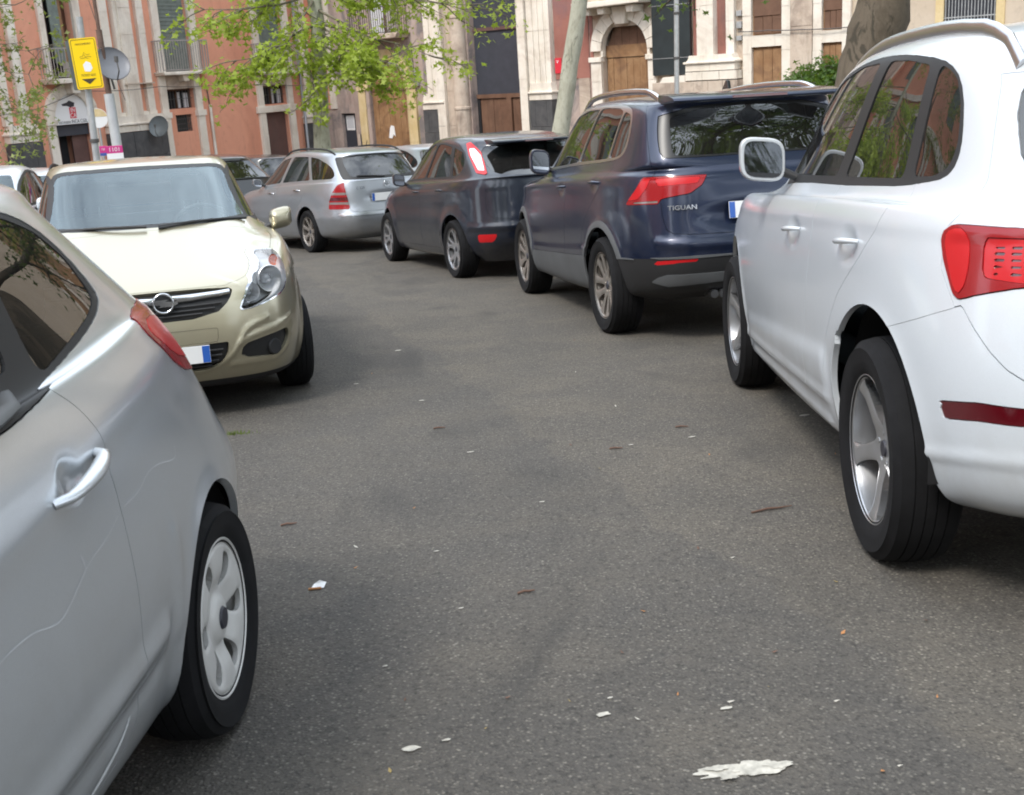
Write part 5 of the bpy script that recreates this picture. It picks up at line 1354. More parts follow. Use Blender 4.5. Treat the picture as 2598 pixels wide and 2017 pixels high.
R_, F_, D_ = build_car('suv_white', 'large white estate-style off-roader at the right edge, its rear corner nearest the camera', 'car', 'white_paint', .02, ops, feats,
    dict(R=.370, Rr=.250, w=.215, kind='five', mat='alloy', y=.825, za=.405, Ra=.435, hi=True, spin=.0), xlow=.27)
for s, k in ((1, 0), (-1, 1)):
    handle(D_['fd'][k], F_, 1.285, 1.055, .985, 1.005, 'white_paint', .014, .034, s); handle(D_['rd'][k], F_, .395, .18, 1.008, 1.026, 'white_paint', .014, .034, s)
mirror(R_, 1.73, .945, 1.272, 'white_paint', .105, .098, .075)
rail(R_, F_, 1.60, -.33, .59, .016, 'satin_metal', .012, .025, tall=2.3)
seats(R_, (1.35,), .37, 0, rear=.45, dash=(1.95, 1.08, .68), wheelx=1.72, cushion=.62)
b = MB(); b.prism([(-.40, 1.62), (-.60, 1.600), (-.63, 1.585), (-.62, 1.570), (-.42, 1.555)], -.56, .56, axis='y'); b.build('rear_spoiler', 'white_paint', R_, smooth=50, bevel=.012)

# ---------- silver compact, left foreground
win = [(1.98, 1.0), (1.2, .988), (.905, .995), (.728, 1.016), (.446, 1.058), (.253, 1.098), (.17, 1.128), (.155, 1.15), (.205, 1.238), (.30, 1.312), (.431, 1.352), (.8, 1.385), (1.2, 1.378), (1.5, 1.33), (1.8, 1.15)]
ops = [
 ('window_surround', side(win, 1), 'black_plastic', opt(pair=True, gap=.001, push=.002, flange=.014, inner=[
   ('quarter_window', side([(.606, 1.045), (.455, 1.072), (.27, 1.110), (.19, 1.140), (.222, 1.232), (.31, 1.298), (.435, 1.336), (.612, 1.355)], .03), 'tinted_glass', opt(push=.004, flange=.0)),
   ('door_window', side([(1.85, 1.05), (1.2, 1.04), (.92, 1.045), (.70, 1.075), (.712, 1.358), (.9, 1.366), (1.2, 1.358), (1.48, 1.31), (1.72, 1.16)], .03), 'tinted_glass', opt(push=.007, flange=.0))])),
 ('windscreen_surround', wsc(1.03, 1.38, .66, .56, 1.1), 'black_plastic', opt(gap=.001, push=.002, inner=[('windscreen', wsc(1.07, 1.355, .62, .52, 1.1), 'clear_glass', opt(push=.002, flange=0))])),
 ('rear_window', endon([(-.3, 1.12), (.50, 1.12), (.56, 1.14), (.50, 1.31), (.44, 1.335), (-.3, 1.345)], 0, 1, sgn=-1), 'dark_glass', opt(gap=.002, push=.003, fmat='black_plastic')),
 ('tail_lamp', corner([(.205, 1.088), (.09, 1.072), (.055, 1.055), (.055, 1.02), (.10, .975), (.16, .935), (.26, .900), (.60, .87), (.95, .90), (1.0, .98), (.8, 1.05), (.5, 1.085)], -1, 1), 'red_lens', opt(pair=True, gap=.0015, push=-.003, flange=.02, inner=[
   ('lamp_panel', corner([(.18, 1.06), (.105, 1.045), (.09, 1.02), (.20, .955), (.40, .92), (.62, .90), (.66, .98), (.40, 1.04)], -1, 1), 'bright_red_lens', opt(push=-.004, flange=.006))])),
 ('door', side([(.64, 1.20), (.668, 1.028), (.649, 1.010), (.619, .983), (.594, .939), (.578, .897), (.585, .859), (.578, .772), (.585, .628), (.600, .424), (.603, .377), (.622, .325), (.70, .296), (.822, .285), (1.9, .285), (2.0, .5), (2.02, .8), (1.98, 1.20)], 1, ymin=.5), 'silver_paint', opt(pair=True, gap=.0022, key='fd')),
]
feats = [flare(0, .29, .325, .045, .013), flare(2.489, .29, .325, .045, .013),
 bump([(2.1, .74), (1.6, .765), (1.09, .808), (.841, .840), (.570, .892), (.394, .918), (.09, .950), (-.2, 1.0)], .030, -.010, 'step', fade=.15),
 bump([(2.0, .40), (1.05, .42), (.62, .436), (.42, .452)], .03, .012, fade=.12), bump([(2.0, .345), (1.0, .36), (.5, .38)], .02, -.006),
 dent(.760, .876, .046, .034, .014), bump([(.33, .62), (.345, .50), (.36, .42)], .03, .006)]
R_, F_, D_ = build_car('compact_silver', 'silver three-door hatchback at the left edge, scratched along its door, rear wheel nearest', 'car', 'silver_paint', .016, ops, feats,
    dict(R=.297, Rr=.203, w=.185, kind='cover6', mat='wheel_cover', y=.775, za=.297, Ra=.345, hi=True, spin=.35, cap='print_dark'), xlow=.2)
for s, k in ((1, 0), (-1, 1)): handle(D_['fd'][k], F_, .850, .628, .855, .892, 'silver_paint', .0165, .038, s)
ribbon('scratch_and_glint', D_['fd'][0], F_, [(1.30, .69), (1.146, .696), (1.090, .699), (1.021, .694), (.968, .678), (.929, .672), (.881, .684), (.828, .704), (.773, .722), (.676, .734), (.605, .754)], .0008, 'scratch_and_glint')
ribbon('scratch_and_glint', R_, F_, [(.566, .762), (.472, .764), (.407, .785), (.333, .786), (.203, .760), (.19, .79)], .0008, 'scratch_and_glint')
ribbon('scratch_and_glint', D_['fd'][0], F_, [(.93, .30), (.82, .308), (.72, .33), (.66, .36)], .006, 'scratch_and_glint', w1=1)  # pale strip: painted highlight along the sill gap, no scratch
ribbon('scratch_and_glint', D_['fd'][0], F_, [(.80, .745), (.795, .73), (.793, .715)], .0015, 'scratch_and_glint', w1=1)
for s in (1, -1):
    pts = []
    for t in np.linspace(0, 1, 14):
        x = 1.95 + (.735 - 1.95) * t; z = herm([.7, .9, 1.2, 2.0], [1.028, 1.012, 1.0, 1.012], x); p, n = on_side(F_, x, z, .010); pts.append((p[0], p[1] * s, p[2]))
    b = MB(); b.tube(pts, .020, 8, flat=.6); b.build('belt_moulding', 'grey_plastic', D_['fd'][0 if s > 0 else 1], smooth=60)
mirror(R_, 1.78, .93, 1.06, 'silver_paint', .08, .07, .07)
seats(R_, (1.28,), .34, 0, rear=.38, dash=(1.85, .98, .62), wheelx=1.60, cushion=.50)

# ---------- dark blue SUV
win = [(2.12, 1.125), (1.5, 1.175), (1.05, 1.20), (.435, 1.222), (-.06, 1.245), (-.20, 1.265), (-.275, 1.31), (-.295, 1.40), (-.27, 1.50), (-.215, 1.575), (-.12, 1.605), (.03, 1.628), (.43, 1.645), (.9, 1.645), (1.3, 1.60), (1.65, 1.46), (1.9, 1.30)]
ops = [
 ('window_trim', side(win, 1), 'satin_metal', opt(pair=True, gap=.001, push=.000, flange=.012, inner=[
   ('side_window', side([(1.88, 1.175), (.93, 1.228), (.60, 1.618), (.95, 1.618), (1.28, 1.575), (1.6, 1.44), (1.8, 1.28)], .03), 'tinted_glass', opt(push=.008, flange=.008, fmat='black_plastic')),
   ('side_window', side([(.895, 1.230), (.10, 1.258), (-.02, 1.58), (.10, 1.606), (.43, 1.622), (.565, 1.620)], .03), 'tinted_glass', opt(push=.008, flange=.008, fmat='black_plastic')),
   ('side_window', side([(.07, 1.259), (-.08, 1.266), (-.19, 1.285), (-.245, 1.33), (-.265, 1.41), (-.24, 1.50), (-.195, 1.555), (-.05, 1.578)], .03), 'tinted_glass', opt(push=.007, flange=.008, fmat='black_plastic'))])),
 ('windscreen_surround', wsc(1.14, 1.54, .72, .62, 1.1), 'black_plastic', opt(gap=.001, push=.002, inner=[('windscreen', wsc(1.18, 1.515, .67, .58, 1.1), 'clear_glass', opt(push=.002, flange=0))])),
 ('rear_window_surround', endon([(-.3, 1.248), (.60, 1.245), (.665, 1.26), (.655, 1.40), (.615, 1.57), (-.3, 1.60)], -.2, 1, sgn=-1), 'black_gloss', opt(gap=.002, push=.003, inner=[('rear_window', endon([(-.3, 1.262), (.56, 1.260), (.585, 1.28), (.575, 1.40), (.55, 1.55), (-.3, 1.58)], -.2, 1, sgn=-1), 'dark_glass', opt(push=.0035, flange=0))])),
 ('tail_lamp', corner([(.500, .945), (.60, 1.01), (.658, 1.055), (.74, 1.132), (1.005, 1.134), (1.33, 1.130), (1.31, 1.07), (1.22, 1.015), (.96, .987), (.945, .953)], -1, 0), 'red_lens', opt(pair=True, gap=.0015, push=-.003, flange=.02, inner=[
   ('lamp_panel', corner([(.545, .975), (.68, 1.062), (.752, 1.122), (.84, 1.122), (.80, 1.06), (.69, .985)], -1, 0), 'bright_red_lens', opt(push=-.005, flange=.006)),
   ('lamp_panel', corner([(.87, 1.122), (1.29, 1.120), (1.27, 1.08), (.93, 1.07)], -1, 0), 'bright_red_lens', opt(push=-.001, flange=.006)),
   ('reversing_lamp', corner([(.60, .955), (.93, .962), (.94, .985), (.70, .975)], -1, 0), 'smoke_lens', opt(push=-.001, flange=.006))])),
 ('chrome_strip', corner([(.20, .588), (.31, .590), (.878, .600), (1.5, .612), (2.4, .612), (2.4, .594), (1.5, .594), (.878, .582), (.31, .572), (.20, .57)], -1, 0), 'cladding', opt(flange=.01, push=-.006)),
 ('reflector', corner([(.90, .548), (1.30, .568), (1.30, .590), (.86, .575)], -1, 0), 'bright_red_lens', opt(pair=True, gap=.001)),
 ('skid_plate', corner([(.83, .43), (.90, .46), (1.01, .482), (1.47, .487), (2.4, .487), (2.4, .425), (1.45, .42), (1.0, .40)], -1, 0), 'cladding', opt(push=-.004, flange=.02)),
 ('lower_bumper', corner([(0, .60), (.31, .58), (.878, .592), (1.5, .604), (2.4, .604), (2.4, 0), (0, 0)], -1, 0), 'black_plastic', opt(flange=.02)),
 ('sill_cladding', side([(2.25, .45), (1.3, .495), (.35, .54), (.35, 0), (2.4, 0)], 0), 'cladding', opt(pair=True, gap=.001)),
 ('arch_trim', both(arch(0, .36, .462), lambda V: -(V[:, 0] + .9)), 'cladding', opt(pair=True, flange=.02, push=-.004)),
 ('arch_trim', both(arch(2.681, .36, .462), lambda V: 1.5 - V[:, 0]), 'cladding', opt(pair=True, flange=.02, push=-.004)),
 ('tailgate', corner([(.66, 1.60), (.83, 1.24), (.872, 1.165), (.88, 1.14), (.70, 1.10), (.70, 1.0), (.955, .97), (.99, .85), (1.03, .78), (1.10, .755), (1.3, .745), (2.4, .735), (2.4, 1.62)], -1, 0), 'navy_paint', opt(gap=.003, flange=.02)),
 ('rear_door', side([(.93, 1.40), (.0, 1.40), (-.10, 1.20), (.02, 1.08), (.20, .96), (.38, .84), (.48, .72), (.55, .45), (1.02, .46), (1.03, .9)], 0, ymin=.5), 'navy_paint', opt(pair=True, gap=.002, key='rd')),
 ('front_door', side([(2.05, 1.40), (.93, 1.40), (1.03, .9), (1.02, .46), (2.16, .44), (2.28, .6), (2.22, .95)], 0, ymin=.5), 'navy_paint', opt(pair=True, gap=.002, key='fd')),
]
feats = [flare(0, .36, .42, .05, .014), flare(2.681, .36, .42, .05, .014), bump([(2.3, .50), (1.2, .55), (.5, .60)], .02, .010, 'step'),
 bump([(3.0, .955), (2.4, 1.005), (1.4, 1.060), (.27, 1.108), (-.6, 1.135)], .016, -.014, 'step'), dent(0, .86, .40, .085, .035, axis=-1),
 dent(1.12, 1.02, .09, .045, .010), dent(.17, 1.075, .09, .045, .010), bumpc([(.9, .70), (1.2, .68), (2.2, .67)], .03, .015)]
R_, F_, D_ = build_car('suv_navy', 'dark navy blue off-roader with silver roof rails, second in the right row', 'car', 'navy_paint', .022, ops, feats,
    dict(R=.358, Rr=.245, w=.23, kind='ten', mat='bronze_alloy', y=.80, za=.36, Ra=.415, spin=.15), xlow=.28)
for s, k in ((1, 0), (-1, 1)):
    handle(D_['fd'][k], F_, 1.225, 1.02, 1.030, 1.042, 'navy_paint', .014, .034, s); handle(D_['rd'][k], F_, .275, .07, 1.083, 1.092, 'navy_paint', .014, .034, s)
mirror(R_, 1.80, .905, 1.235, 'navy_paint', .088, .105, .085)
rail(R_, F_, 1.45, -.50, .58, .050, 'chrome', .014, .05, tall=1.6)
b = MB(); b.prism([(-.50, 1.668), (-.70, 1.652), (-.80, 1.632), (-.82, 1.612), (-.80, 1.600), (-.62, 1.598), (-.5, 1.60)], -.60, .60, axis='y'); sp_ = b.build('rear_spoiler', 'navy_paint', R_, smooth=50, bevel=.012)
b = MB(); b.box(-.826, -.80, -.19, .19, 1.612, 1.628); b.build('brake_light', 'dark_red_lens', sp_, bevel=.002)
plate(R_, -.882, -.26, .26, .835, .945, lean=6)
t_ = text_mesh('TIGUAN', .042, .002, 'chrome', 'badge', D_['tailgate'][0] if 'tailgate' in D_ else R_, Matrix.Translation((-.838, .57, .925)) @ Matrix.Rotation(rad(-90-14), 4, 'Z') @ Matrix.Rotation(rad(90), 4, 'X'), sx=1.25, bold=.001)
for y in (.36, .30):
    b = MB(); b.tube([(-.60, y, .33), (-.84, y, .335)], .028, 14); b.build('exhaust_pipe', 'satin_metal', R_, smooth=50)
b = MB(); b.prism([(-.18, 1.69), (-.30, 1.69), (-.28, 1.745), (-.255, 1.75)], -.012, .012, axis='y'); b.build('roof_aerial', 'black_paint', R_, bevel=.004)
seats(R_, (1.30,), .37, 0, rear=.42, dash=(1.92, 1.08, .68), wheelx=1.68, cushion=.62)

# ---------- charcoal hatchback
win = [(2.22, 1.0), (1.7, 1.028), (1.08, 1.050), (.17, 1.070), (.02, 1.08), (-.085, 1.13), (-.10, 1.19), (-.06, 1.27), (.06, 1.36), (.30, 1.415), (.75, 1.462), (1.1, 1.452), (1.45, 1.37), (1.75, 1.24), (2.0, 1.12)]
ops = [
 ('window_surround', side(win, 1), 'black_plastic', opt(pair=True, gap=.001, push=.001, flange=.012, inner=[
   ('side_window', side([(2.08, 1.035), (1.16, 1.070), (.95, 1.435), (1.12, 1.428), (1.42, 1.35), (1.72, 1.22)], .03), 'tinted_glass', opt(push=.006, flange=.0)),
   ('side_window', side([(1.09, 1.072), (.245, 1.090), (.42, 1.405), (.75, 1.440), (.885, 1.438)], .03), 'tinted_glass', opt(push=.006, flange=.0)),
   ('side_window', side([(.17, 1.092), (.03, 1.10), (-.06, 1.14), (-.07, 1.19), (-.03, 1.26), (.08, 1.34), (.33, 1.395)], .03), 'tinted_glass', opt(push=.006, flange=.0))])),
 ('windscreen_surround', wsc(1.03, 1.41, .70, .58, 1.1), 'black_plastic', opt(gap=.001, push=.002, inner=[('windscreen', wsc(1.07, 1.385, .65, .54, 1.1), 'clear_glass', opt(push=.002, flange=0))])),
 ('rear_window', endon([(-.3, 1.085), (.45, 1.085), (.565, 1.115), (.590, 1.16), (.575, 1.26), (.53, 1.365), (.43, 1.40), (-.3, 1.415)], -.1, 1, sgn=-1), 'dark_glass', opt(gap=.002, push=.003, fmat='black_plastic')),
 ('tail_lamp', corner([(.177, 1.430), (.27, 1.445), (.345, 1.415), (.576, 1.313), (.824, 1.112), (.79, 1.100), (.602, 1.118), (.313, 1.307)], -1, 0), 'bright_red_lens', opt(pair=True, gap=.001, push=-.006, flange=.02, inner=[
   ('lamp_panel', corner([(.285, 1.372), (.385, 1.372), (.565, 1.292), (.755, 1.140), (.63, 1.145), (.365, 1.30)], -1, 0), 'lamp_white', opt(push=-.008, flange=.004))])),
 ('reflector', corner([(.64, .488), (1.01, .492), (.93, .408), (.66, .402)], -1, 0), 'bright_red_lens', opt(pair=True, gap=.001)),
 ('tailgate', corner([(.36, 1.44), (.60, 1.27), (.80, 1.12), (.84, .95), (.83, .80), (.865, .70), (.95, .655), (1.2, .645), (2.4, .64), (2.4, 1.46)], -1, 0), 'charcoal_paint', opt(gap=.002, flange=.02)),
 ('rear_door', side([(1.12, 1.25), (.10, 1.25), (.06, 1.05), (.16, .88), (.33, .72), (.44, .55), (.46, .30), (1.14, .29), (1.15, .8)], 0, ymin=.5), 'charcoal_paint', opt(pair=True, gap=.002, key='rd')),
 ('front_door', side([(2.1, 1.25), (1.12, 1.25), (1.15, .8), (1.14, .29), (2.08, .28), (2.2, .55), (2.2, .9)], 0, ymin=.5), 'charcoal_paint', opt(pair=True, gap=.002, key='fd')),
]
feats = [flare(0, .32, .38, .07, .016), flare(2.64, .32, .38, .07, .016), bump([(2.6, .80), (1.2, .87), (.1, .92), (-.6, .95)], .03, -.008, 'step'),
 bumpc([(.45, .56), (.8, .56), (1.2, .565), (2.3, .565)], .025, .018)]
R_, F_, D_ = build_car('hatch_charcoal', 'dark grey hatchback with tall red and white tail lamps, third in the right row', 'car', 'charcoal_paint', .028, ops, feats,
    dict(R=.320, Rr=.228, w=.215, kind='wye', mat='alloy', y=.785, za=.325, Ra=.365, spin=.3), xlow=.2)
for s, k in ((1, 0), (-1, 1)):
    handle(D_['fd'][k], F_, 1.38, 1.19, .905, .912, 'charcoal_paint', .013, .032, s); handle(D_['rd'][k], F_, .50, .31, .935, .942, 'charcoal_paint', .013, .032, s)
mirror(R_, 1.76, .935, 1.05, 'charcoal_paint', .075, .075, .07)
b = MB(); b.prism([(-.20, 1.462), (-.42, 1.452), (-.50, 1.435), (-.50, 1.415), (-.30, 1.405)], -.52, .52, axis='y'); sp_ = b.build('rear_spoiler', 'charcoal_paint', R_, smooth=50, bevel=.012)
b = MB(); b.box(-.506, -.48, -.16, .16, 1.418, 1.430); b.build('brake_light', 'dark_red_lens', sp_)
plate(R_, -.835, -.26, .26, .76, .87, lean=4)
seats(R_, (1.30,), .36, 0, rear=.42, dash=(1.92, 1.0, .66), wheelx=1.66, cushion=.52, mat='light_cloth')

# ---------- silver estate
win = [(2.10, .935), (1.84, .945), (1.05, .985), (.37, 1.025), (-.62, 1.035), (-.70, 1.055), (-.70, 1.12), (-.62, 1.20), (-.45, 1.29), (-.18, 1.375), (.25, 1.42), (.82, 1.43), (1.2, 1.385), (1.55, 1.26), (1.85, 1.08)]
ops = [
 ('window_surround', side(win, 1), 'estate_silver', opt(pair=True, gap=.001, push=.001, flange=.012, inner=[
   ('side_window', side([(1.95, .975), (1.12, 1.018), (.83, 1.395), (1.18, 1.352), (1.50, 1.235), (1.78, 1.08)], .03), 'tinted_glass', opt(push=.006, flange=.008, fmat='black_plastic')),
   ('side_window', side([(1.02, 1.022), (.0, 1.052), (.20, 1.388), (.72, 1.40)], .03), 'tinted_glass', opt(push=.006, flange=.008, fmat='black_plastic')),
   ('side_window', side([(-.08, 1.054), (-.60, 1.058), (-.655, 1.08), (-.64, 1.13), (-.56, 1.205), (-.42, 1.275), (-.16, 1.35), (.12, 1.385)], .03), 'tinted_glass', opt(push=.006, flange=.008, fmat='black_plastic'))])),
 ('windscreen_surround', wsc(.96, 1.36, .68, .58, 1.1), 'black_plastic', opt(gap=.001, push=.002, inner=[('windscreen', wsc(1.0, 1.335, .63, .54, 1.1), 'clear_glass', opt(push=.002, flange=0))])),
 ('rear_window_surround', endon([(-.3, 1.030), (.57, 1.035), (.60, 1.055), (.56, 1.33), (.53, 1.365), (-.3, 1.395)], -.3, 1, sgn=-1), 'black_plastic', opt(gap=.002, push=.002, inner=[
   ('rear_window', endon([(-.3, 1.075), (.46, 1.075), (.50, 1.09), (.50, 1.32), (.47, 1.35), (-.3, 1.375)], -.3, 1, sgn=-1), 'dark_glass', opt(push=.003, flange=0))])),
 ('tail_lamp', corner([(1.165, 1.008), (1.278, .63), (.775, .635), (.80, .74), (.883, .865), (1.02, .975)], -1, 0), 'red_lens', opt(pair=True, gap=.001, push=-.003, flange=.02, inner=[
   ('lamp_panel', corner([(.84, .835), (1.24, .83), (1.22, .865), (.87, .87)], -1, 0), 'smoke_lens', opt(push=-.003, flange=.002)),
   ('lamp_panel', corner([(.79, .70), (1.27, .69), (1.26, .73), (.80, .735)], -1, 0), 'smoke_lens', opt(push=-.003, flange=.002)),
   ('lamp_panel', corner([(.80, .755), (1.25, .75), (1.245, .80), (.82, .80)], -1, 0), 'dark_red_lens', opt(push=-.003, flange=.002))])),
 ('bumper_strip', corner([(.97, .563), (1.10, .575), (2.6, .575), (2.6, .530), (1.10, .530), (.97, .540)], -1, 0), 'satin_metal', opt(push=-.008, flange=.015)),
 ('bumper', corner([(.0, .60), (.3, .60), (1.28, .618), (1.34, .59), (1.6, .585), (2.6, .585), (2.6, 0), (0, 0)], -1, 0), 'estate_silver', opt(gap=.001, flange=.018)),
 ('tailgate', corner([(1.11, 1.36), (1.165, 1.06), (1.165, 1.02), (1.20, .95), (1.28, .62), (1.34, .595), (1.6, .59), (2.6, .588), (2.6, 1.42)], -1, 0), 'estate_silver', opt(gap=.0025, flange=.02)),
 ('rear_door', side([(1.10, 1.2), (.02, 1.2), (-.02, 1.05), (.06, .86), (.24, .70), (.38, .55), (.42, .28), (1.10, .27)], 0, ymin=.5), 'estate_silver', opt(pair=True, gap=.002, key='rd')),
 ('front_door', side([(2.05, 1.2), (1.10, 1.2), (1.10, .27), (2.10, .26), (2.18, .5), (2.12, .85)], 0, ymin=.5), 'estate_silver', opt(pair=True, gap=.002, key='fd')),
]
feats = [flare(0, .315, .36, .05, .010), flare(2.715, .315, .36, .05, .010), bump([(2.3, .50), (.4, .52), (-.8, .54)], .02, .006, 'step'), dent(0, .78, .32, .075, .02, axis=-1)]
R_, F_, D_ = build_car('estate', 'silver estate car seen from behind, farthest of the right row', 'car', 'estate_silver', .032, ops, feats,
    dict(R=.315, Rr=.218, w=.205, kind='seven', mat='bronze_alloy', y=.755, za=.32, Ra=.36, spin=.1), xlow=.2)
for s, k in ((1, 0), (-1, 1)):
    handle(D_['fd'][k], F_, 1.41, 1.19, .865, .865, 'chrome', .013, .032, s); handle(D_['rd'][k], F_, .41, .20, .905, .908, 'chrome', .013, .032, s)
mirror(R_, 1.76, .88, 1.03, 'estate_silver', .075, .06, .06)
rail(R_, F_, 1.35, -.50, .53, .034, 'black_plastic', .011, .035, tall=1.3)
plate(R_, -1.022, -.26, .26, .72, .83, lean=-3)
b = MB(); pts = [(.045 * math.cos(a), .045 * math.sin(a)) for a in np.linspace(0, 6.2832, 25)]
b.tube([(-1.01, p, q + .955) for p, q in pts], .0045, 8, caps=False)
for k in range(3):
    a = math.pi/2 + k * 2*math.pi/3; b.prism([(.043*math.cos(a), .955 + .043*math.sin(a)), (.009*math.cos(a+1.05), .955 + .009*math.sin(a+1.05)), (.009*math.cos(a-1.05), .955 + .009*math.sin(a-1.05))], -1.016, -1.008, axis='x')
b.build('star_emblem', 'chrome', R_, smooth=50)
text_mesh('C 220', .05, .002, 'chrome', 'badge', R_, Matrix.Translation((-1.005, .42, .915)) @ Matrix.Rotation(rad(-90-6), 4, 'Z') @ Matrix.Rotation(rad(90), 4, 'X'))
b = MB(); b.tube([(-.965, .0, 1.06), (-.945, .20, 1.075), (-.925, .42, 1.085)], .010, 8); b.build('rear_wiper', 'black_plastic', R_)
b = MB(); b.tube([(-.45, 0, 1.50), (-.50, 0, 1.57)], .005, 6); b.build('roof_aerial', 'black_plastic', R_)
seats(R_, (1.25,), .35, 0, rear=.32, dash=(1.85, .95, .62), wheelx=1.60, cushion=.48)

# ---------- gold hatchback facing the camera
win = [(2.16, 1.03), (1.6, 1.02), (1.0, 1.035), (.3, 1.07), (.12, 1.10), (.1, 1.18), (.2, 1.30), (.4, 1.365), (.8, 1.395), (1.2, 1.395), (1.45, 1.35), (1.8, 1.2)]
ops = [
 ('window_surround', side(win, 1, ymin=.5), 'black_plastic', opt(pair=True, gap=.001, push=.001, flange=.012, inner=[
   ('side_window', side([(2.05, 1.055), (1.6, 1.05), (1.08, 1.06), (1.08, 1.372), (1.2, 1.37), (1.42, 1.325), (1.75, 1.18)], .03), 'tinted_glass', opt(push=.005, flange=0)),
   ('side_window', side([(1.02, 1.062), (.32, 1.095), (.16, 1.12), (.15, 1.18), (.23, 1.285), (.42, 1.345), (.8, 1.372), (1.02, 1.374)], .03), 'tinted_glass', opt(push=.005, flange=0))])),
 ('windscreen_surround', endon([(-.3, 1.040), (.45, 1.046), (.62, 1.052), (.668, 1.062), (.655, 1.10), (.575, 1.36), (.55, 1.398), (.45, 1.410), (-.3, 1.418)], .95, 1), 'black_plastic', opt(gap=.001, push=.001, flange=.015, inner=[
   ('windscreen', endon([(-.3, 1.062), (.45, 1.068), (.60, 1.074), (.635, 1.084), (.62, 1.12), (.552, 1.345), (.525, 1.378), (.44, 1.388), (-.3, 1.394)], .95, 1), 'screen_glass', opt(push=.002, flange=0))])),
 ('rear_window', endon([(-.3, 1.10), (.50, 1.10), (.56, 1.12), (.50, 1.33), (.45, 1.36), (-.3, 1.37)], .1, 1, sgn=-1), 'clear_glass', opt(gap=.002, push=.003, fmat='black_plastic')),
 ('headlamp_surround', corner([(2.13, .900), (2.24, .862), (2.275, .80), (2.34, .735), (2.46, .665), (2.68, .627), (2.895, .594), (2.925, .614), (2.77, .753), (2.43, .845), (2.25, .898)], 1, 1), 'chrome', opt(pair=True, gap=.001, push=-.001, flange=.075, fmat='reflector', inner=[
   ('headlamp_cover', corner([(2.15, .892), (2.255, .855), (2.288, .80), (2.352, .742), (2.468, .674), (2.68, .635), (2.888, .602), (2.910, .616), (2.762, .744), (2.425, .836), (2.25, .888)], 1, 1), 'lamp_glass', opt(push=-.002, flange=0))])),
 ('grille', endon([(-.3, .737), (.20, .735), (.362, .728), (.378, .715), (.362, .68), (.337, .648), (.289, .608), (.148, .578), (-.3, .570)], 2.9, 0), 'black_plastic', opt(gap=.001, push=.022, flange=0, fmat='black_plastic')),
 ('lower_grille', endon([(-.3, .425), (.322, .437), (.315, .38), (.273, .318), (.2, .288), (-.3, .278)], 2.9, 0), 'black_plastic', opt(gap=.001, push=.030)),
 ('fog_lamp_recess', corner([(2.935, .408), (2.8, .435), (2.6, .455), (2.49, .462), (2.475, .41), (2.53, .365), (2.62, .320), (2.70, .318), (2.935, .332)], 1, 1), 'black_plastic', opt(pair=True, push=.022)),
 ('lower_lip', corner([(1.6, .235), (2.4, .225), (3.5, .215), (3.9, .215), (3.9, 0), (1.6, 0)], 1, 0), 'black_plastic', opt(flange=.02, push=.004)),
 ('plate_panel', endon([(-.29, .520), (.272, .520), (.268, .442), (-.285, .438)], 2.9, 0), 'gold_paint', opt(gap=.0015, push=.003)),
 ('bonnet', topdown([(2.44, -.3), (3.36, -.3), (3.36, .20), (3.215, .402), (3.168, .462), (3.085, .517), (2.93, .592), (2.81, .662), (2.5, .712), (2.30, .712), (2.36, .60), (2.43, .35)], .738, 0), 'gold_paint', opt(gap=.0025, flange=.02)),
 ('front_door', side([(2.08, 1.25), (1.02, 1.25), (1.0, .9), (1.02, .30), (2.05, .28), (2.14, .55), (2.14, .9)], 0, ymin=.5), 'gold_paint', opt(pair=True, gap=.002, key='fd')),
]
feats = [flare(0, .30, .34, .05, .012), flare(2.511, .30, .34, .06, .016), bump([(2.6, .78), (1.2, .82), (.1, .88), (-.5, .92)], .03, -.008, 'step'),
 bumpc([(2.70, .55), (2.905, .505), (2.975, .38), (3.04, .31), (3.2, .274), (3.6, .268)], .012, .010, 1),
 bumpc([(2.97, .412), (2.86, .461), (2.62, .485), (2.40, .535)], .010, .011, 1), bumpc([(2.40, .535), (2.43, .45), (2.46, .40)], .010, .011, 1), bumpc([(3.0, .305), (2.85, .298), (2.70, .296), (2.58, .315), (2.46, .38)], .010, .011, 1),
 bumpc([(1.95, .95), (2.2, .915), (2.485, .842), (2.84, .753)], .030, -.006, 1)]
R_, F_, D_ = build_car('compact_gold', 'pale gold hatchback facing the camera, parked behind the silver three-door car', 'car', 'gold_paint', .018, ops, feats,
    dict(R=.300, Rr=.195, w=.185, kind='seven', mat='alloy', y=.762, za=.30, Ra=.34, spin=.2, steer=rad(2)), xlow=.17)
for s, k in ((1, 0), (-1, 1)): handle(D_['fd'][k], F_, 1.30, 1.10, .90, .905, 'gold_paint', .013, .032, s)
mirror(R_, 2.0, .845, 1.025, 'gold_paint', .075, .068, .065)
def xs_front(m, y, z):
    k = np.where(m.V[:, 0] > 2.0)[0]; d = (m.V[k, 1] - abs(y)) ** 2 + (m.V[k, 2] - z) ** 2; return m.V[k[np.argsort(d)[:3]], 0].mean()
b = MB()      # chrome bar, swept along the nose
bar = [(-.36, .722, .692), (-.30, .718, .682), (-.15, .712, .668), (0, .710, .662), (.15, .712, .668), (.30, .718, .682), (.36, .722, .692)]
vs = []
for y, zt, zb in bar:
    x = xs_front(F_, y, .70); vs += [(x - .012, y, zt), (x + .010, y, zt - .006), (x + .014, y, (zt + zb) / 2), (x + .008, y, zb + .006), (x - .012, y, zb)]
b.add(vs, [(5*i + j, 5*i + j + 1, 5*i + j + 6, 5*i + j + 5) for i in range(6) for j in range(4)]); b.build('grille_bar', 'chrome', R_, smooth=60)
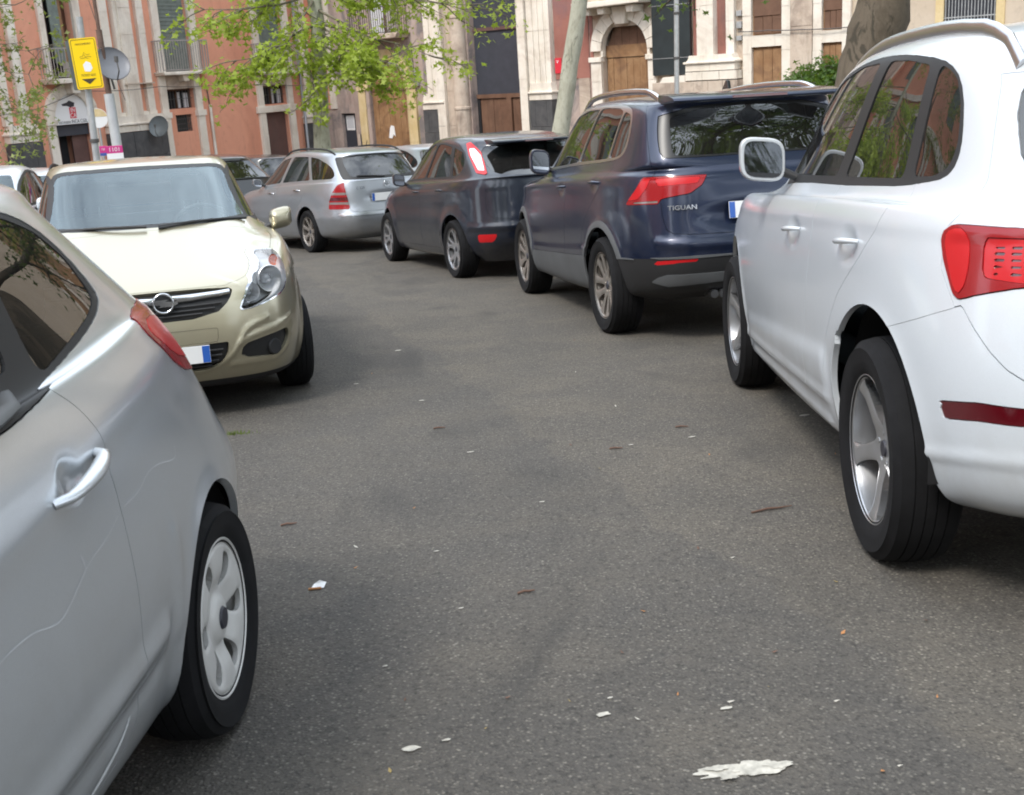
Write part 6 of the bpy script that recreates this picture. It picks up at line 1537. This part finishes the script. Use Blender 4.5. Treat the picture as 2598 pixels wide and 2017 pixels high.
for zc, hw in ((.648, .31), (.625, .27), (.602, .20)):
    b = MB(); pts = [(xs_front(F_, y, zc) - .006, y, zc + .05 * y * y) for y in np.linspace(-hw, hw, 13)]; b.tube(pts, .007, 8, flat=1.0); b.build('grille_slat', 'black_plastic', R_, smooth=60)
for zc, hw in ((.395, .29), (.365, .28), (.335, .26), (.308, .22)):
    b = MB(); pts = [(xs_front(F_, y, zc) - .014, y, zc) for y in np.linspace(-hw, hw, 13)]; b.tube(pts, .007, 8); b.build('grille_slat', 'black_plastic', R_, smooth=60)
xe = xs_front(F_, 0, .68) + .030
b = MB(); b.tube([(xe, .052 * math.cos(a), .680 + .052 * math.sin(a)) for a in np.linspace(0, 6.2832, 33)], .006, 10, caps=False)
b.prism([(.076, .684), (.012, .690), (.030, .700), (-.044, .700), (-.076, .688), (-.076, .676), (-.012, .670), (-.030, .660), (.044, .660), (.076, .672)], xe - .004, xe + .005, axis='x')
em = b.build('front_emblem', 'chrome', R_, smooth=50)
b = MB(); b.lathe([(0, xe - .004), (.049, xe - .006), (.051, xe - .03), (0, xe - .03)], 28, M=Matrix.Translation((0, 0, .680)), axis='x'); b.build('emblem_disc', 'black_paint', em, smooth=40)
for s in (1, -1):
    for (cx, cy, cz, r) in ((3.12, .618, .740, .078), (3.24, .492, .686, .056)):
        M = Matrix.Translation((cx - .055, cy * s - .02 * s, cz)) @ Matrix.Rotation(rad(22 * s), 4, 'Z')
        b = MB(); b.lathe([(r * 1.0, .03), (r * .96, .034), (r * .92, .02), (r * .75, -.02), (r * .45, -.05), (0, -.06)], 30, M=M, axis='x'); bw = b.build('lamp_reflector', 'reflector', R_, smooth=60)
        b = MB(); b.lathe([(0, .012), (r*.30, .006), (r*.42, -.02), (r*.42, -.045), (0, -.05)], 20, M=M, axis='x'); b.build('lamp_bulb', 'smoke_grey', bw, smooth=60) if 'smoke_grey' in MT else None
    b = MB(); M = Matrix.Translation((2.93, .645 * s, .832)) @ Matrix.Rotation(rad(35 * s), 4, 'Z'); b.lathe([(.034, .02), (.030, .01), (.0, -.01)], 20, M=M, axis='x'); b.build('indicator', 'orange_lens', R_, smooth=60)
    b = MB(); b.lathe([(0, .0), (.040, .0), (.046, -.006), (.046, -.04)], 24, M=Matrix.Translation((3.235, .588 * s, .365)) @ Matrix.Rotation(rad(33 * s), 4, 'Z'), axis='x'); b.build('fog_lamp_cover', 'black_plastic', R_, smooth=40)
    # lamp housing behind the cover
    hp = [(2.82, .66, .90), (2.97, .70, .83), (3.06, .71, .73), (3.14, .68, .66), (3.25, .57, .62), (3.31, .43, .595), (3.22, .46, .745), (3.0, .58, .84)]
    b = MB(); n = len(hp); b.add([(x - .10, (y - .05) * s, z) for x, y, z in hp], [tuple(range(n))]); b.build('lamp_housing', 'housing_grey', R_)
plate(R_, 3.352, -.30, .215, .335, .432, end=1)
for y0, y1, sg in ((-.55, -.02, 1), (.05, .60, 1)):
    b = MB(); pts = []
    for t in np.linspace(0, 1, 9):
        y = y0 + (y1 - y0) * t; x = herm([-.6, -.3, 0, .3, .6], [2.20, 2.38, 2.43, 2.38, 2.20], y); pts.append((x - .02 + .02 * t, y, 1.050 + .012 * math.sin(3 * t)))
    b.tube(pts, .009, 8); b.tube([(pts[0][0] + .03, pts[0][1], 1.04), pts[4]], .008, 8); b.build('windscreen_wiper', 'black_plastic', R_, smooth=50)
b = MB(); b.box(1.42, 1.45, -.12, .12, 1.30, 1.365); b.tube([(1.43, 0, 1.36), (1.40, 0, 1.42)], .012, 8); b.build('interior_mirror', 'trim_dark', R_, bevel=.01)
seats(R_, (1.22,), .35, 0, rear=.35, dash=(1.95, .99, .64), wheelx=1.62, cushion=.52, mat='light_cloth', tone='grey_plastic')
# ------------------------------------------------------------------ trees
def leafmat(name, c1, c2, trans=.45):
    m, nt, o = new_mat(name); p = nd(nt, 'BsdfPrincipled'); p.inputs['Roughness'].default_value = .5
    g = nd(nt, 'NewGeometry'); rnd = nd(nt, 'TexNoise'); rnd.inputs['Scale'].default_value = 3.5
    co = coords(nt); nt.links.new(co, rnd.inputs['Vector'])
    col = mixc(nt, ramp(nt, rnd.outputs[0], [(.3, 0.), (.7, 1.)]), c1, c2); nt.links.new(col, p.inputs['Base Color'])
    t = nd(nt, 'BsdfTranslucent'); nt.links.new(mixc(nt, .5, col, (.30, .42, .04)), t.inputs[0])
    x = nd(nt, 'MixShader'); x.inputs[0].default_value = trans; nt.links.new(p.outputs[0], x.inputs[1]); nt.links.new(t.outputs[0], x.inputs[2]); nt.links.new(x.outputs[0], o.inputs[0])
leafmat('spring_leaf', (.32, .42, .04), (.42, .50, .08), .55); leafmat('mid_leaf', (.055, .105, .018), (.10, .16, .03)); leafmat('olive_leaf', (.15, .18, .04), (.21, .23, .07)); leafmat('bush_leaf', (.06, .13, .02), (.11, .20, .035))
def barkmat(name, c1, c2, c3):
    m, nt, o = new_mat(name); p = nd(nt, 'BsdfPrincipled'); co = coords(nt, 'Object', (1, 1, .45))
    a = noise(nt, 3.2, 6, .6, co, .8); f = noise(nt, 22, 6, .7, co)
    c = mixc(nt, ramp(nt, a, [(.38, 0.), (.5, 1.)]), c1, c2); c = mixc(nt, ramp(nt, noise(nt, 5.5, 5, .6, co, 1.2), [(.56, 0.), (.62, 1.)]), c, c3)
    c = mixc(nt, ramp(nt, f, [(.5, 0.), (.75, .5)]), c, tuple(v*.45 for v in c1))
    nt.links.new(c, p.inputs['Base Color']); p.inputs['Roughness'].default_value = .85; nt.links.new(bumpn(nt, f, .5, .02), p.inputs['Normal']); nt.links.new(p.outputs[0], o.inputs[0])
barkmat('pale_bark', (.30, .29, .22), (.40, .39, .31), (.20, .20, .15)); barkmat('brown_bark', (.095, .075, .052), (.135, .108, .078), (.06, .05, .035)); barkmat('twig_bark', (.12, .10, .07), (.16, .14, .10), (.09, .08, .06)); barkmat('grey_bark', (.22, .20, .16), (.30, .27, .22), (.15, .14, .11))
LEAF = [(0, 0), (.42, -.16), (.55, -.48), (.70, -.12), (1.0, 0), (.70, .12), (.55, .48), (.42, .16)]
def leaves(name, par, pts, size, mat, rs, droop=.4):
    n = len(pts); pts = np.asarray(pts); k = len(LEAF); L = np.array([(x, y, -.12*abs(y) - .08*x*x) for x, y in LEAF])
    a = rs.rand(n)*2*np.pi; tl = (rs.rand(n)-.35)*1.4 + droop; rl = (rs.rand(n)-.5)*1.6; s = size*(.55+.8*rs.rand(n))
    ca, sa, ct, st, cr_, sr = np.cos(a), np.sin(a), np.cos(tl), np.sin(tl), np.cos(rl), np.sin(rl)
    ex = np.stack([ca*ct, sa*ct, -st], 1); ey0 = np.stack([-sa, ca, 0*a], 1); ez0 = np.cross(ex, ey0); ey = ey0*cr_[:, None] + ez0*sr[:, None]; ez = np.cross(ex, ey)
    V = pts[:, None] + s[:, None, None] * (L[None, :, 0, None]*ex[:, None] + L[None, :, 1, None]*ey[:, None] + L[None, :, 2, None]*ez[:, None])
    F = np.concatenate([np.stack([np.arange(n)*k + i for i in t], 1) for t in ((0, 1, 7), (1, 3, 5), (1, 5, 7), (1, 2, 3), (5, 6, 7), (3, 4, 5))])
    me = nmesh(name, V.reshape(-1, 3), F, mat); me.polygons.foreach_set('use_smooth', np.zeros(len(F), bool)); o = link(name, me, par); o['kind'] = 'stuff'; return o
def tree(name, label, base, trunk, r0, r1, limbs, seed, bark, leafm, lsize, dens, twig=.55, spread=.10, cat='tree', group=None, bbark=None):
    """trunk = polyline (relative), limbs = list of (t on trunk, direction, length, radius)"""
    rs = np.random.RandomState(seed); root = thing(name, label, cat, base, group)
    tr = [Vector(p) for p in trunk]; fine = []
    for i in range(len(tr)-1):
        for t in np.linspace(0, 1, 7)[:-1]: fine.append(tr[i].lerp(tr[i+1], t))
    fine.append(tr[-1]); n = len(fine); b = MB()
    b.tube([p + Vector((rs.randn(), rs.randn(), 0))*r0*.04 for p in fine], [(r0 + (r1-r0)*i/(n-1)) * (1 + (.35*(1-i/3) if i < 3 else 0)) * (1+.05*rs.randn()) for i in range(n)], 16)
    b.build('trunk', bark, root, smooth=70); lp = []; tb = MB()
    def grow(p, d, l, r, lvl):
        pts = [p]; q = Vector(p); dd = Vector(d).normalized(); st = 6 if lvl < 2 else 4
        for i in range(st):
            dd = (dd + Vector((rs.randn(), rs.randn(), rs.randn()*.8))*.16 + Vector((0, 0, -.05 if lvl else .01))).normalized(); q = q + dd*l/st; pts.append(q.copy())
            if lvl < 2 and i >= 1:
                for _ in range(2 if lvl == 0 else (1 if rs.rand() < .8 else 0)):
                    s = (dd + Vector((rs.randn(), rs.randn(), rs.randn()*.6))*.75).normalized(); grow(q, s, l*(twig*(.6+.6*rs.rand())), r*.45, lvl+1)
        tb.tube(pts, [max(.004, r*(1-.75*i/st)) for i in range(st+1)], 6 if lvl == 0 else 4, caps=False)
        if lvl >= 1:
            for i in range(1, st+1):
                m_ = dens if i > 1 else dens*.5
                for _ in range(rs.poisson(m_)): lp.append(pts[i] + Vector((rs.randn(), rs.randn(), rs.randn()*.8))*spread)
    for t, d, l, r in limbs:
        f = t*(n-1); i = min(int(f), n-2); grow(fine[i].lerp(fine[i+1], f-i), d, l, r, 0)
    if tb.v: tb.build('branches', bbark or bark, root, smooth=70)
    if lp: leaves('foliage', root, [tuple(p) for p in lp], lsize, leafm, rs)
    return root
def at(px_, py_, y):
    d = _fw*CAM_F + _r2*(px_-PW/2) - _u2*(py_-PH/2); t = y/d[1]; return Vector((d[0]*t, d[1]*t, CAM_H + d[2]*t))
# plane tree in the middle of the view
y1 = 24.; a = at(817, 365, y1); c = at(806, 60, y1); g0 = Vector((a.x + (a.x-c.x)*.55, y1, SLOPE*y1)); up = (c - a)
tk = [Vector((0, 0, -.1)), Vector((a.x-g0.x, 0, a.z-g0.z)), Vector((c.x-g0.x, 0, c.z-g0.z)), Vector((c.x-g0.x-.15, 0, c.z-g0.z+2.4)), Vector((c.x-g0.x-.3, .1, c.z-g0.z+4.6))]
def toward(px_, py_, y, tr, t0):
    p = at(px_, py_, y) - g0; n = 24; f = t0*(n); seg = min(int(t0*4), 3); q = tk[seg].lerp(tk[seg+1], t0*4-seg); v = p - q; return (t0, v.normalized(), v.length, .028)
limbs = [toward(520, 60, 23.2, tk, .56), toward(570, 140, 23.4, tk, .50), toward(620, 195, 23.0, tk, .50), toward(640, 60, 24.5, tk, .60), toward(700, 190, 22.8, tk, .47), toward(680, -40, 23.5, tk, .62), toward(1180, 30, 23.0, tk, .58), toward(1090, 165, 23.2, tk, .50), toward(1060, 205, 23.0, tk, .48), toward(1000, 110, 22.9, tk, .53), toward(930, 180, 22.6, tk, .47), toward(1010, -30, 24.2, tk, .62), toward(950, 40, 23, tk, .56), toward(880, 150, 22.5, tk, .5), toward(760, 100, 22.6, tk, .55), toward(1140, -30, 24, tk, .65), toward(590, -30, 24, tk, .65)]
limbs += [(t, (math.cos(q), math.sin(q), .5), 2.2, .05) for t, q in zip(np.linspace(.74, .98, 8), np.arange(8)*2.4)]
tree('plane_tree', 'young plane tree with pale straight trunk and fresh green leaves behind the estate car', g0, tk, .185, .09, limbs, 11, 'pale_bark', 'spring_leaf', .135, 1.9, .34, .11, bbark='twig_bark')
# leaning pale trunk behind the charcoal hatchback
y2 = 21.; a = at(1423, 322, y2); c = at(1472, 0, y2); dv = (c - a); g2 = a - dv * ((a.z - SLOPE*y2) / dv.z); g2.y = y2
tk2 = [Vector((0, 0, -.1)), a - g2, c - g2, (c - g2) + dv*.8, (c-g2) + dv*1.9 + Vector((0, 0, .4))]
tree('leaning_tree', 'pale smooth trunk leaning right between the charcoal hatchback and the arched portal', g2, tk2, .165, .10, [(t, (math.cos(q), math.sin(q), .5), 2.6, .06) for t, q in zip(np.linspace(.72, .98, 12), np.arange(12)*2.4)], 12, 'pale_bark', 'spring_leaf', .115, 3.0, .42, .12)
# thick trunk behind the white SUV
y3 = 13.5; a = at(2190, 240, y3); c = at(2243, 0, y3); dv = (c - a); g3 = a - dv * ((a.z - SLOPE*y3) / dv.z); g3.y = y3
tk3 = [Vector((0, 0, -.1)), a - g3, c - g3, (c-g3) + dv*1.4, (c-g3) + dv*3.2 + Vector((0, 0, .6))]
tree('old_tree', 'thick dark leaning trunk rising behind the roof of the white off-roader', g3, tk3, .37, .24, [(t, (math.cos(q), math.sin(q), .45), 3.0, .10) for t, q in zip(np.linspace(.66, .98, 14), np.arange(14)*2.4)], 13, 'brown_bark', 'mid_leaf', .12, 4.0, .42, .16)
# branches hanging in from the upper left
y4 = 22.; g4 = Vector((-13.2, y4, SLOPE*y4))
tk4 = [Vector((0, 0, -.1)), Vector((.1, 0, 3.0)), Vector((.3, 0, 5.2)), Vector((.4, 0, 8.6))]
lb4 = []
for (px_, py_, yy, t0) in ((95, 20, 14.6, .62), (60, 120, 14.4, .58), (85, 175, 14.2, .56), (30, 180, 14.6, .55), (95, 235, 14.4, .52), (20, 250, 14.2, .50), (130, 30, 14.7, .64), (180, -30, 14.9, .66), (60, 290, 14.5, .5), (120, 95, 15, .6), (20, 60, 14.8, .6), (300, -60, 15, .68)):
    p = at(px_, py_, yy + 7) - g4; seg = min(int(t0*3), 2); q = tk4[seg].lerp(tk4[seg+1], t0*3-seg); v = p - q; lb4.append((t0, v.normalized(), v.length, .018))
lb4 += [(t, (math.cos(q), math.sin(q), .3), 2.6, .05) for t, q in zip(np.linspace(.6, .98, 14), np.arange(14)*2.4)]
tree('slender_tree', 'thin hanging twigs with small olive-green leaves at the upper left edge', g4, tk4, .14, .06, lb4, 14, 'twig_bark', 'olive_leaf', .105, 2.8, .24, .10)
# trees that stand behind the camera and show in the car windows
for k, (x, y, h, lab) in enumerate(((-4.5, -9, 9, 'spreading tree behind the camera on the left of the lane'), (4.2, -9, 14.5, 'tall leafy tree behind the camera at the head of the lane'), (6.6, 2.4, 12, 'tree behind the camera on the right of the lane'), (-10, -2, 8.5, 'tree left of the silver hatchback, out of the picture'), (9.8, 7, 11, 'tree right of the white off-roader, out of the picture'))):
    g_ = Vector((x, y, SLOPE*y)); tree('shade_tree', lab, g_, [Vector((0, 0, -.1)), Vector((.1, .1, 2.4)), Vector((.3, 0, h*.6)), Vector((.2, .2, h))], .26, .10, [(t, (math.cos(q), math.sin(q), .45), 3.3*(1.15-t*.5), .09) for t, q in zip(np.linspace(.34, .98, 22), np.arange(22)*2.4)], 20+k, 'brown_bark', 'mid_leaf', .17, 3.4, .45, .22)
# shrub by the thick trunk
sp_ = at(2088, 215, 14.2); g5 = Vector((sp_.x, 14.2, SLOPE*14.2)); hh = at(2070, 175, 14.2).z - g5.z
tree('shrub', 'bushy green shrub at the foot of the thick leaning trunk', g5, [Vector((0, 0, 0)), Vector((0, 0, hh*.5)), Vector((-.05, 0, hh*.8))], .03, .015, [(t, (math.cos(q)*.6, math.sin(q)*.6, .9), hh*.19, .015) for t, q in zip(np.linspace(.3, .98, 22), np.arange(22)*2.4)], 31, 'grey_bark', 'bush_leaf', .06, 6, .5, .07, 'shrub')

# ------------------------------------------------------------------ poles and signs
def pole(name, label, cat, px0, py0, px1, py1, y, r, mat, bands=0, top=0., group=None):
    a = at(px0, py0, y); c = at(px1, py1, y); d = (c-a).normalized(); t = (a.z - SLOPE*y)/d.z; base = a - d*t; base.y = y; root = thing(name, label, cat, base, group)
    b = MB(); e = c - base + d*top; b.tube([(0, 0, 0), e], r, 14); b.build('pole', mat, root, smooth=50)
    L_ = e.length
    for i in range(bands):
        q = e * ((i+1)/(bands+1)); b = MB(); b.lathe([(r, -.03), (r*1.35, -.025), (r*1.35, .025), (r, .03)], 14, M=Matrix.Translation(q)); b.build('band', 'iron', root, smooth=40)
    return root, base, e
def facing(base, p, tilt=0.):
    """matrix in the thing's space at world point p, turned to the camera side of the street"""
    z = Vector((-p.x*.9, -p.y, 0)).normalized(); x = Vector((0, 0, 1)).cross(z)
    M = Matrix(((x.x, 0, z.x, p.x-base.x), (x.y, 0, z.y, p.y-base.y), (0, 1, 0, p.z-base.z), (0, 0, 0, 1))); return M @ Matrix.Rotation(tilt, 4, 'Z')
# parking ticket sign
R_, base, e = pole('parking_sign', 'yellow parking meter sign with a black arrow on a grey pole, upper left', 'road sign', 243, 385, 224, 232, 19., .052, 'galvanised', 1, 1.1)
ctr = at(219, 161, 18.9); M = facing(base, ctr, rad(2)); px_m = CAM_F/19.4; sw, sh = 60/px_m/2, 116/px_m/2
def rrect(w_, h_, r): return [(sx*(w_-r) + r*math.cos(t), sy*(h_-r) + r*math.sin(t)) for sx, sy, t0 in ((1, 1, 0), (-1, 1, 90), (-1, -1, 180), (1, -1, 270)) for t in [rad(t0+q) for q in (0, 30, 60, 90)]]
b = MB(); b.prism(rrect(sw, sh, .03), 0, .012, M, axis='z'); sg = b.build('sign_plate', 'sign_yellow', R_)
b = MB(); o_, i_ = rrect(sw-.018, sh-.018, .028), rrect(sw-.026, sh-.026, .022); n = len(o_); b.add([M @ Vector((x, y, .0135)) for x, y in o_+i_], [(k, (k+1) % n, n+(k+1) % n, n+k) for k in range(n)]); b.build('sign_border', 'sign_ink', sg)
for tx, yy, s_ in (('PARCOMETRO', sh*.76, .040), ('TICKET QUI', -sh*.46, .046)): text_mesh(tx, s_, .001, 'sign_ink', 'sign_text', sg, M @ Matrix.Translation((0, yy, .0135)), sx=.85)
b = MB(); b.prism([(-sw*.55, -sh*.60), (sw*.55, -sh*.60), (0, -sh*.82)], .012, .014, M, axis='z'); b.build('arrow', 'sign_ink', sg)
b = MB(); [b.tube([M @ Matrix.Translation((0, sh*.26, .013)) @ Vector((u*.8, v*.7, 0)) for u, v in q], .0026, 4) for q in (((-.10, .0), (-.04, .02), (-.01, .10), (.03, .04), (.09, .05)), ((-.09, -.03), (.0, -.02), (.04, .01), (.11, -.01)), ((-.02, .05), (.02, -.03), (.06, -.04)))]; b.build('pictogram', 'sign_ink', sg)
b = MB(); b.prism([(-.05, -.07), (.03, -.08), (.07, -.03), (.05, .05), (-.01, .08), (-.06, .03)], .012, .0145, M @ Matrix.Translation((.01, -sh*.12, 0)), axis='z'); b.build('pictogram', 'sign_white', sg)
# box behind the sign
b = MB(); b.prism(rrect(sw*.55, sh*.98, .02), -.16, -.10, M @ Matrix.Translation((-sw*.75, -.01, 0)), axis='z'); o = b.build('sign_back', 'dish_dark', R_)
# pale pole with the dish and route box
R_, base, e = pole('pale_pole', 'pale grey street pole with a rusty dark upper half, right of the yellow sign', 'pole', 296, 365, 276, 238, 21., .085, 'pale_pole')
b = MB(); d_ = e.normalized(); b.tube([e, e + d_*1.05], .052, 12); b.build('pole_sleeve', 'rust_pole', R_, smooth=50); b = MB(); b.tube([e + d_*1.05, e + d_*3.6], .03, 10); b.build('pole_tip', 'rust_pole', R_, smooth=50)
def dish(name, label, p, base_, r, mat, yaw, tilt, arm=True):
    root = thing(name, label, 'satellite dish', p); M = Matrix.Rotation(yaw, 4, 'Z') @ Matrix.Rotation(rad(90)-tilt, 4, 'X')
    pr = [(r*t, .30*r*t*t) for t in np.linspace(0, 1, 9)] + [(r*1.01, .30*r + .012), (r*.99, .30*r + .02)] + [(r*t, .30*r*t*t + .014) for t in np.linspace(.97, 0, 6)]
    b = MB(); b.lathe(pr, 32, M=M); b.build('reflector', mat, root, smooth=50)
    b = MB(); b.tube([M @ Vector((0, -r, .30*r)), M @ Vector((0, -r*.75, .9*r))], .012, 8); b.tube([M @ Vector((0, -r*.75, .9*r)), M @ Vector((0, -r*.2, 1.0*r))], .012, 8); b.build('feed_arm', 'iron', root)
    b = MB(); b.lathe([(0, -.05), (.035, -.05), (.035, .05), (0, .05)], 12, M=Matrix.Translation(M @ Vector((0, -r*.1, 1.02*r)))); b.build('feed_horn', 'iron', root, smooth=40)
    b = MB(); b.tube([M @ Vector((0, 0, 0)), M @ Vector((0, 0, -.12)), M @ Vector((0, -.35, -.14))], .02, 8); b.build('bracket', 'iron', root); return root
dish('satellite_dish', 'light grey oval satellite dish mounted beside the yellow sign', at(281, 168, 21.0), None, .30, 'dish_grey', rad(38), rad(25))
pw = A.M @ Vector((9.75, .7, .16)) + A.o; dish('satellite_dish', 'dark grey satellite dish on the pilaster base of the orange building', pw, None, .36, 'dish_dark', rad(-12), rad(15))
# magenta route box
ctr = at(290, 378, 17.5); base = Vector((ctr.x, 17.5, SLOPE*17.5)); R_ = thing('stop_totem', 'magenta and white totem numbered 1101 seen over the gold hatchback roof', 'sign', base); M = facing(base, ctr)
k = 17.9/CAM_F; w_ = 38*k/2; b = MB(); b.box(-w_, w_, -10*k, 7*k, -.10, .0, M); tm_ = b.build('totem_head', 'sign_magenta', R_); b = MB(); b.box(-w_*1.0, w_*1.0, -26*k, -10.2*k, -.10, .0, M); b.build('totem_panel', 'sign_white', R_)
b = MB(); b.box(-w_-.10, -w_-.002, -9*k, 7*k, -.34, -.24, M); s2 = b.build('totem_side', 'sign_magenta', R_); b = MB(); b.box(-w_-.10, -w_-.004, -16*k, -9.2*k, -.34, -.24, M); b.build('totem_side', 'sign_blue', R_)
text_mesh('1101', 13.5*k, .001, 'sign_white', 'totem_number', tm_, M @ Matrix.Translation((0, -1.5*k, .002)), sx=1.05); text_mesh('1101', 8*k, .001, 'sign_white', 'totem_number', s2, M @ Matrix.Translation((-w_-.05, -1*k, -.238)), sx=.6)
b = MB(); b.box(-.05, .05, base.z - ctr.z, -26*k, -.08, -.02, M); b.build('totem_post', 'galvanised', R_)
# lamp post before the dark panel
R_, base, e = pole('lamp_post', 'slim grey lamp post with clamp bands before the dark panel', 'lamp post', 1717, 215, 1716, 0, 31., .062, 'galvanised', 7, 4.)
b = MB(); b.tube([e, e + Vector((-.2, -.6, .35)), e + Vector((-.4, -1.4, .4))], .035, 8); b.build('lamp_arm', 'galvanised', R_, smooth=50); b = MB(); b.prism([(-.1, -.25), (.1, -.25), (.12, .25), (-.12, .25)], -.05, .05, Matrix.Translation(e + Vector((-.42, -1.6, .38))), axis='z'); b.build('lamp_head', 'galvanised', R_, bevel=.02)
# round traffic sign on the wall side
ctr = at(248, 300, 30.); base = Vector((ctr.x, 30., SLOPE*30)); R_ = thing('round_sign', 'round weathered yellow and white road sign half hidden behind the sign pole', 'road sign', base); M = facing(base, ctr)
b = MB(); b.lathe([(0, 0), (.235, 0), (.235, .012), (0, .012)], 28, M=M); o = b.build('sign_disc', 'sign_white', R_); b = MB(); b.prism([(.225*math.cos(t), .225*math.sin(t)) for t in np.linspace(.15, math.pi-.15, 16)], .0125, .015, M, axis='z'); b.build('sign_top', 'yellow_stone', o); b = MB(); b.tube([M @ Vector((0, -.2, -.03)), Vector((M @ Vector((0, 0, 0))).to_tuple()[:2] + (0,))], .03, 8); b.build('pole', 'galvanised', R_)
# wires along the facades
def wire(name, lab, pts, r=.012):
    P = [Vector(p) for p in pts]; c = P[0]; fine = []
    for i in range(len(P)-1):
        for t in np.linspace(0, 1, 9)[:-1]: q = P[i].lerp(P[i+1], t); q.z -= .25*math.sin(math.pi*t)*(P[i+1]-P[i]).length*.04; fine.append(q - c)
    fine.append(P[-1]-c); b = MB(); b.tube(fine, r, 6); o = b.build(name, 'iron', smooth=60); o.location = c; tag(o, lab, 'cable')
fw_ = lambda F, s, z, o=.12: tuple(F.M @ Vector((s, o, z)) + F.o)
wire('cable', 'thin grey cable running along the orange wall past the arched office door', [fw_(A, 17, .9), fw_(A, 14.4, 1.05, .3), fw_(A, 12.6, 1.52, .3), fw_(A, 11.2, 1.45, .4), fw_(A, 9.2, 1.5, .4)])
wire('cable', 'thin cable strung across the orange wall between the two balconies', [fw_(A, 9.2, 1.5, .4), fw_(A, 6.5, 1.42), fw_(A, 3.6, 1.35), fw_(A, .9, 1.2, .2)])
wire('cable', 'slack cable across the cream framed panels behind the thick trunk', [fw_(Q, 20.2, 2.0, .2), fw_(Rr_, 21.2, 1.98, .2), fw_(Rr_, 22.3, 1.93, .25), fw_(Rr_, 23.7, 1.9, .2)], .016)
wire('cable', 'diagonal cable hanging from the pale pole across the sky side of the pilaster', [at(225, 0, 22), at(262, 110, 22), at(292, 190, 22), at(318, 255, 22)], .006)
# pavement along the facades
b = MB(); b.box(-1, 42, .0, 2.2, -.1, .0, None)
def strip(d, s0, s1):
    n_ = frameM(d, Vector((0, 0, 0))); b = MB(); vs = []
    for s in np.linspace(s0, s1, 20):
        for o_ in (0, 2.0, 2.0):
            p = n_ @ Vector((s, o_, 0)); vs.append((p.x, p.y, SLOPE*p.y + .14 - (.145 if len(vs) % 3 == 2 else 0)))
    b.add(vs, [(3*i+j, 3*i+j+1, 3*i+j+4, 3*i+j+3) for i in range(19) for j in range(2)]); struct(b.build('pavement', 'pavement'))
strip(DA, 2.4, 42); strip(DB, 2.4, 46)

# ------------------------------------------------------------------ parked cars farther back
def simple_ops(kind, paintn):
    src = {'hatch': ([(2.08, 1.02), (1.7, 1.028), (1.08, 1.050), (.17, 1.070), (-.05, 1.10), (-.10, 1.19), (.06, 1.36), (.30, 1.415), (.75, 1.462), (1.1, 1.452), (1.45, 1.37), (1.75, 1.24)], 1.03, 1.41, 1.09, 1.40), 'estate': ([(2.10, .935), (1.84, .945), (1.05, .985), (.37, 1.025), (-.62, 1.035), (-.70, 1.055), (-.70, 1.12), (-.62, 1.20), (-.45, 1.29), (-.18, 1.375), (.25, 1.42), (.82, 1.43), (1.2, 1.385), (1.55, 1.26), (1.85, 1.08)], .96, 1.36, 1.06, 1.38)}[kind]
    w_, a, c, e, f = src
    return [('window_surround', side(w_, 1), 'black_plastic', opt(pair=True, flange=.01, inner=[('side_window', side(w_, 1, off=.03), 'tinted_glass', opt(push=.005, flange=0))])),
      ('windscreen', wsc(a, c, .68, .58, 1.1), 'screen_glass', opt(push=.002)), ('rear_window', endon([(-.3, e), (.52, e), (.56, e+.03), (.52, f-.04), (.46, f), (-.3, f)], -.1, 1, sgn=-1), 'dark_glass', opt(push=.003)),
      ('headlamp', corner([(2.15, .80), (2.2, .70), (2.8, .62), (2.85, .68), (2.5, .80)], 1, 0), 'lamp_white', opt(pair=True)),
      ('tail_lamp', corner([(.85, .98), (.80, .70), (1.12, .68), (1.12, .96)], -1, 0), 'red_lens', opt(pair=True))]
def bg(key, kind, pose, pn, label, **k):
    wk = dict(R=.315, Rr=.21, w=.2, kind='seven', mat='alloy', y=.755, za=.32, Ra=.36)
    KN2 = KN[key]; KN[key] = 'parked_car'
    r = build_car(key, label, 'car', pn, .05, simple_ops(kind, pn), (), wk, pose=pose, xlow=.2, group='cars parked farther back'); KN[key] = KN2
    seats(r[0], (1.25,), .35, 0, rear=.35, dash=(1.85, .95, .62), wheelx=1.6, cushion=.48)
    return r
r = bg('hatch_charcoal', 'hatch', (-6.75, 15.9, -78), 'white_paint', 'white car with a dark door mirror at the left edge, nose towards the camera'); mirror(r[0], 1.8, .93, 1.05, 'white_paint', .08, .075, .06)
r = bg('estate', 'estate', (-8.1, 20.6, -76), 'white_paint', 'white car showing only a strip of windscreen left of the gold hatchback'); rail(r[0], r[1], 1.3, -.5, .56, .05, 'black_plastic', .016, .05)
r = bg('suv_navy', 'hatch', (-11.2, 24.2, -76), 'white_paint', 'white van-like car with black roof rails at the far left'); 
rail(r[0], r[1], 1.4, -.5, .6, .09, 'black_plastic', .022, .05); rail(r[0], r[1], 1.2, -.5, .3, .09, 'black_plastic', .022, .05)
bg('hatch_charcoal', 'hatch', (-5.1, 22.3, 128), 'black_paint', 'black car with a glossy rear window between the gold hatchback and the estate')
bg('estate', 'estate', (-5.4, 27.8, 135), 'black_paint', 'black car whose dark roof shows above the silver estate')
bg('estate', 'estate', (-1.35, 24.6, 118), 'white_paint', 'white car roof glimpsed between the estate and the charcoal hatchback')
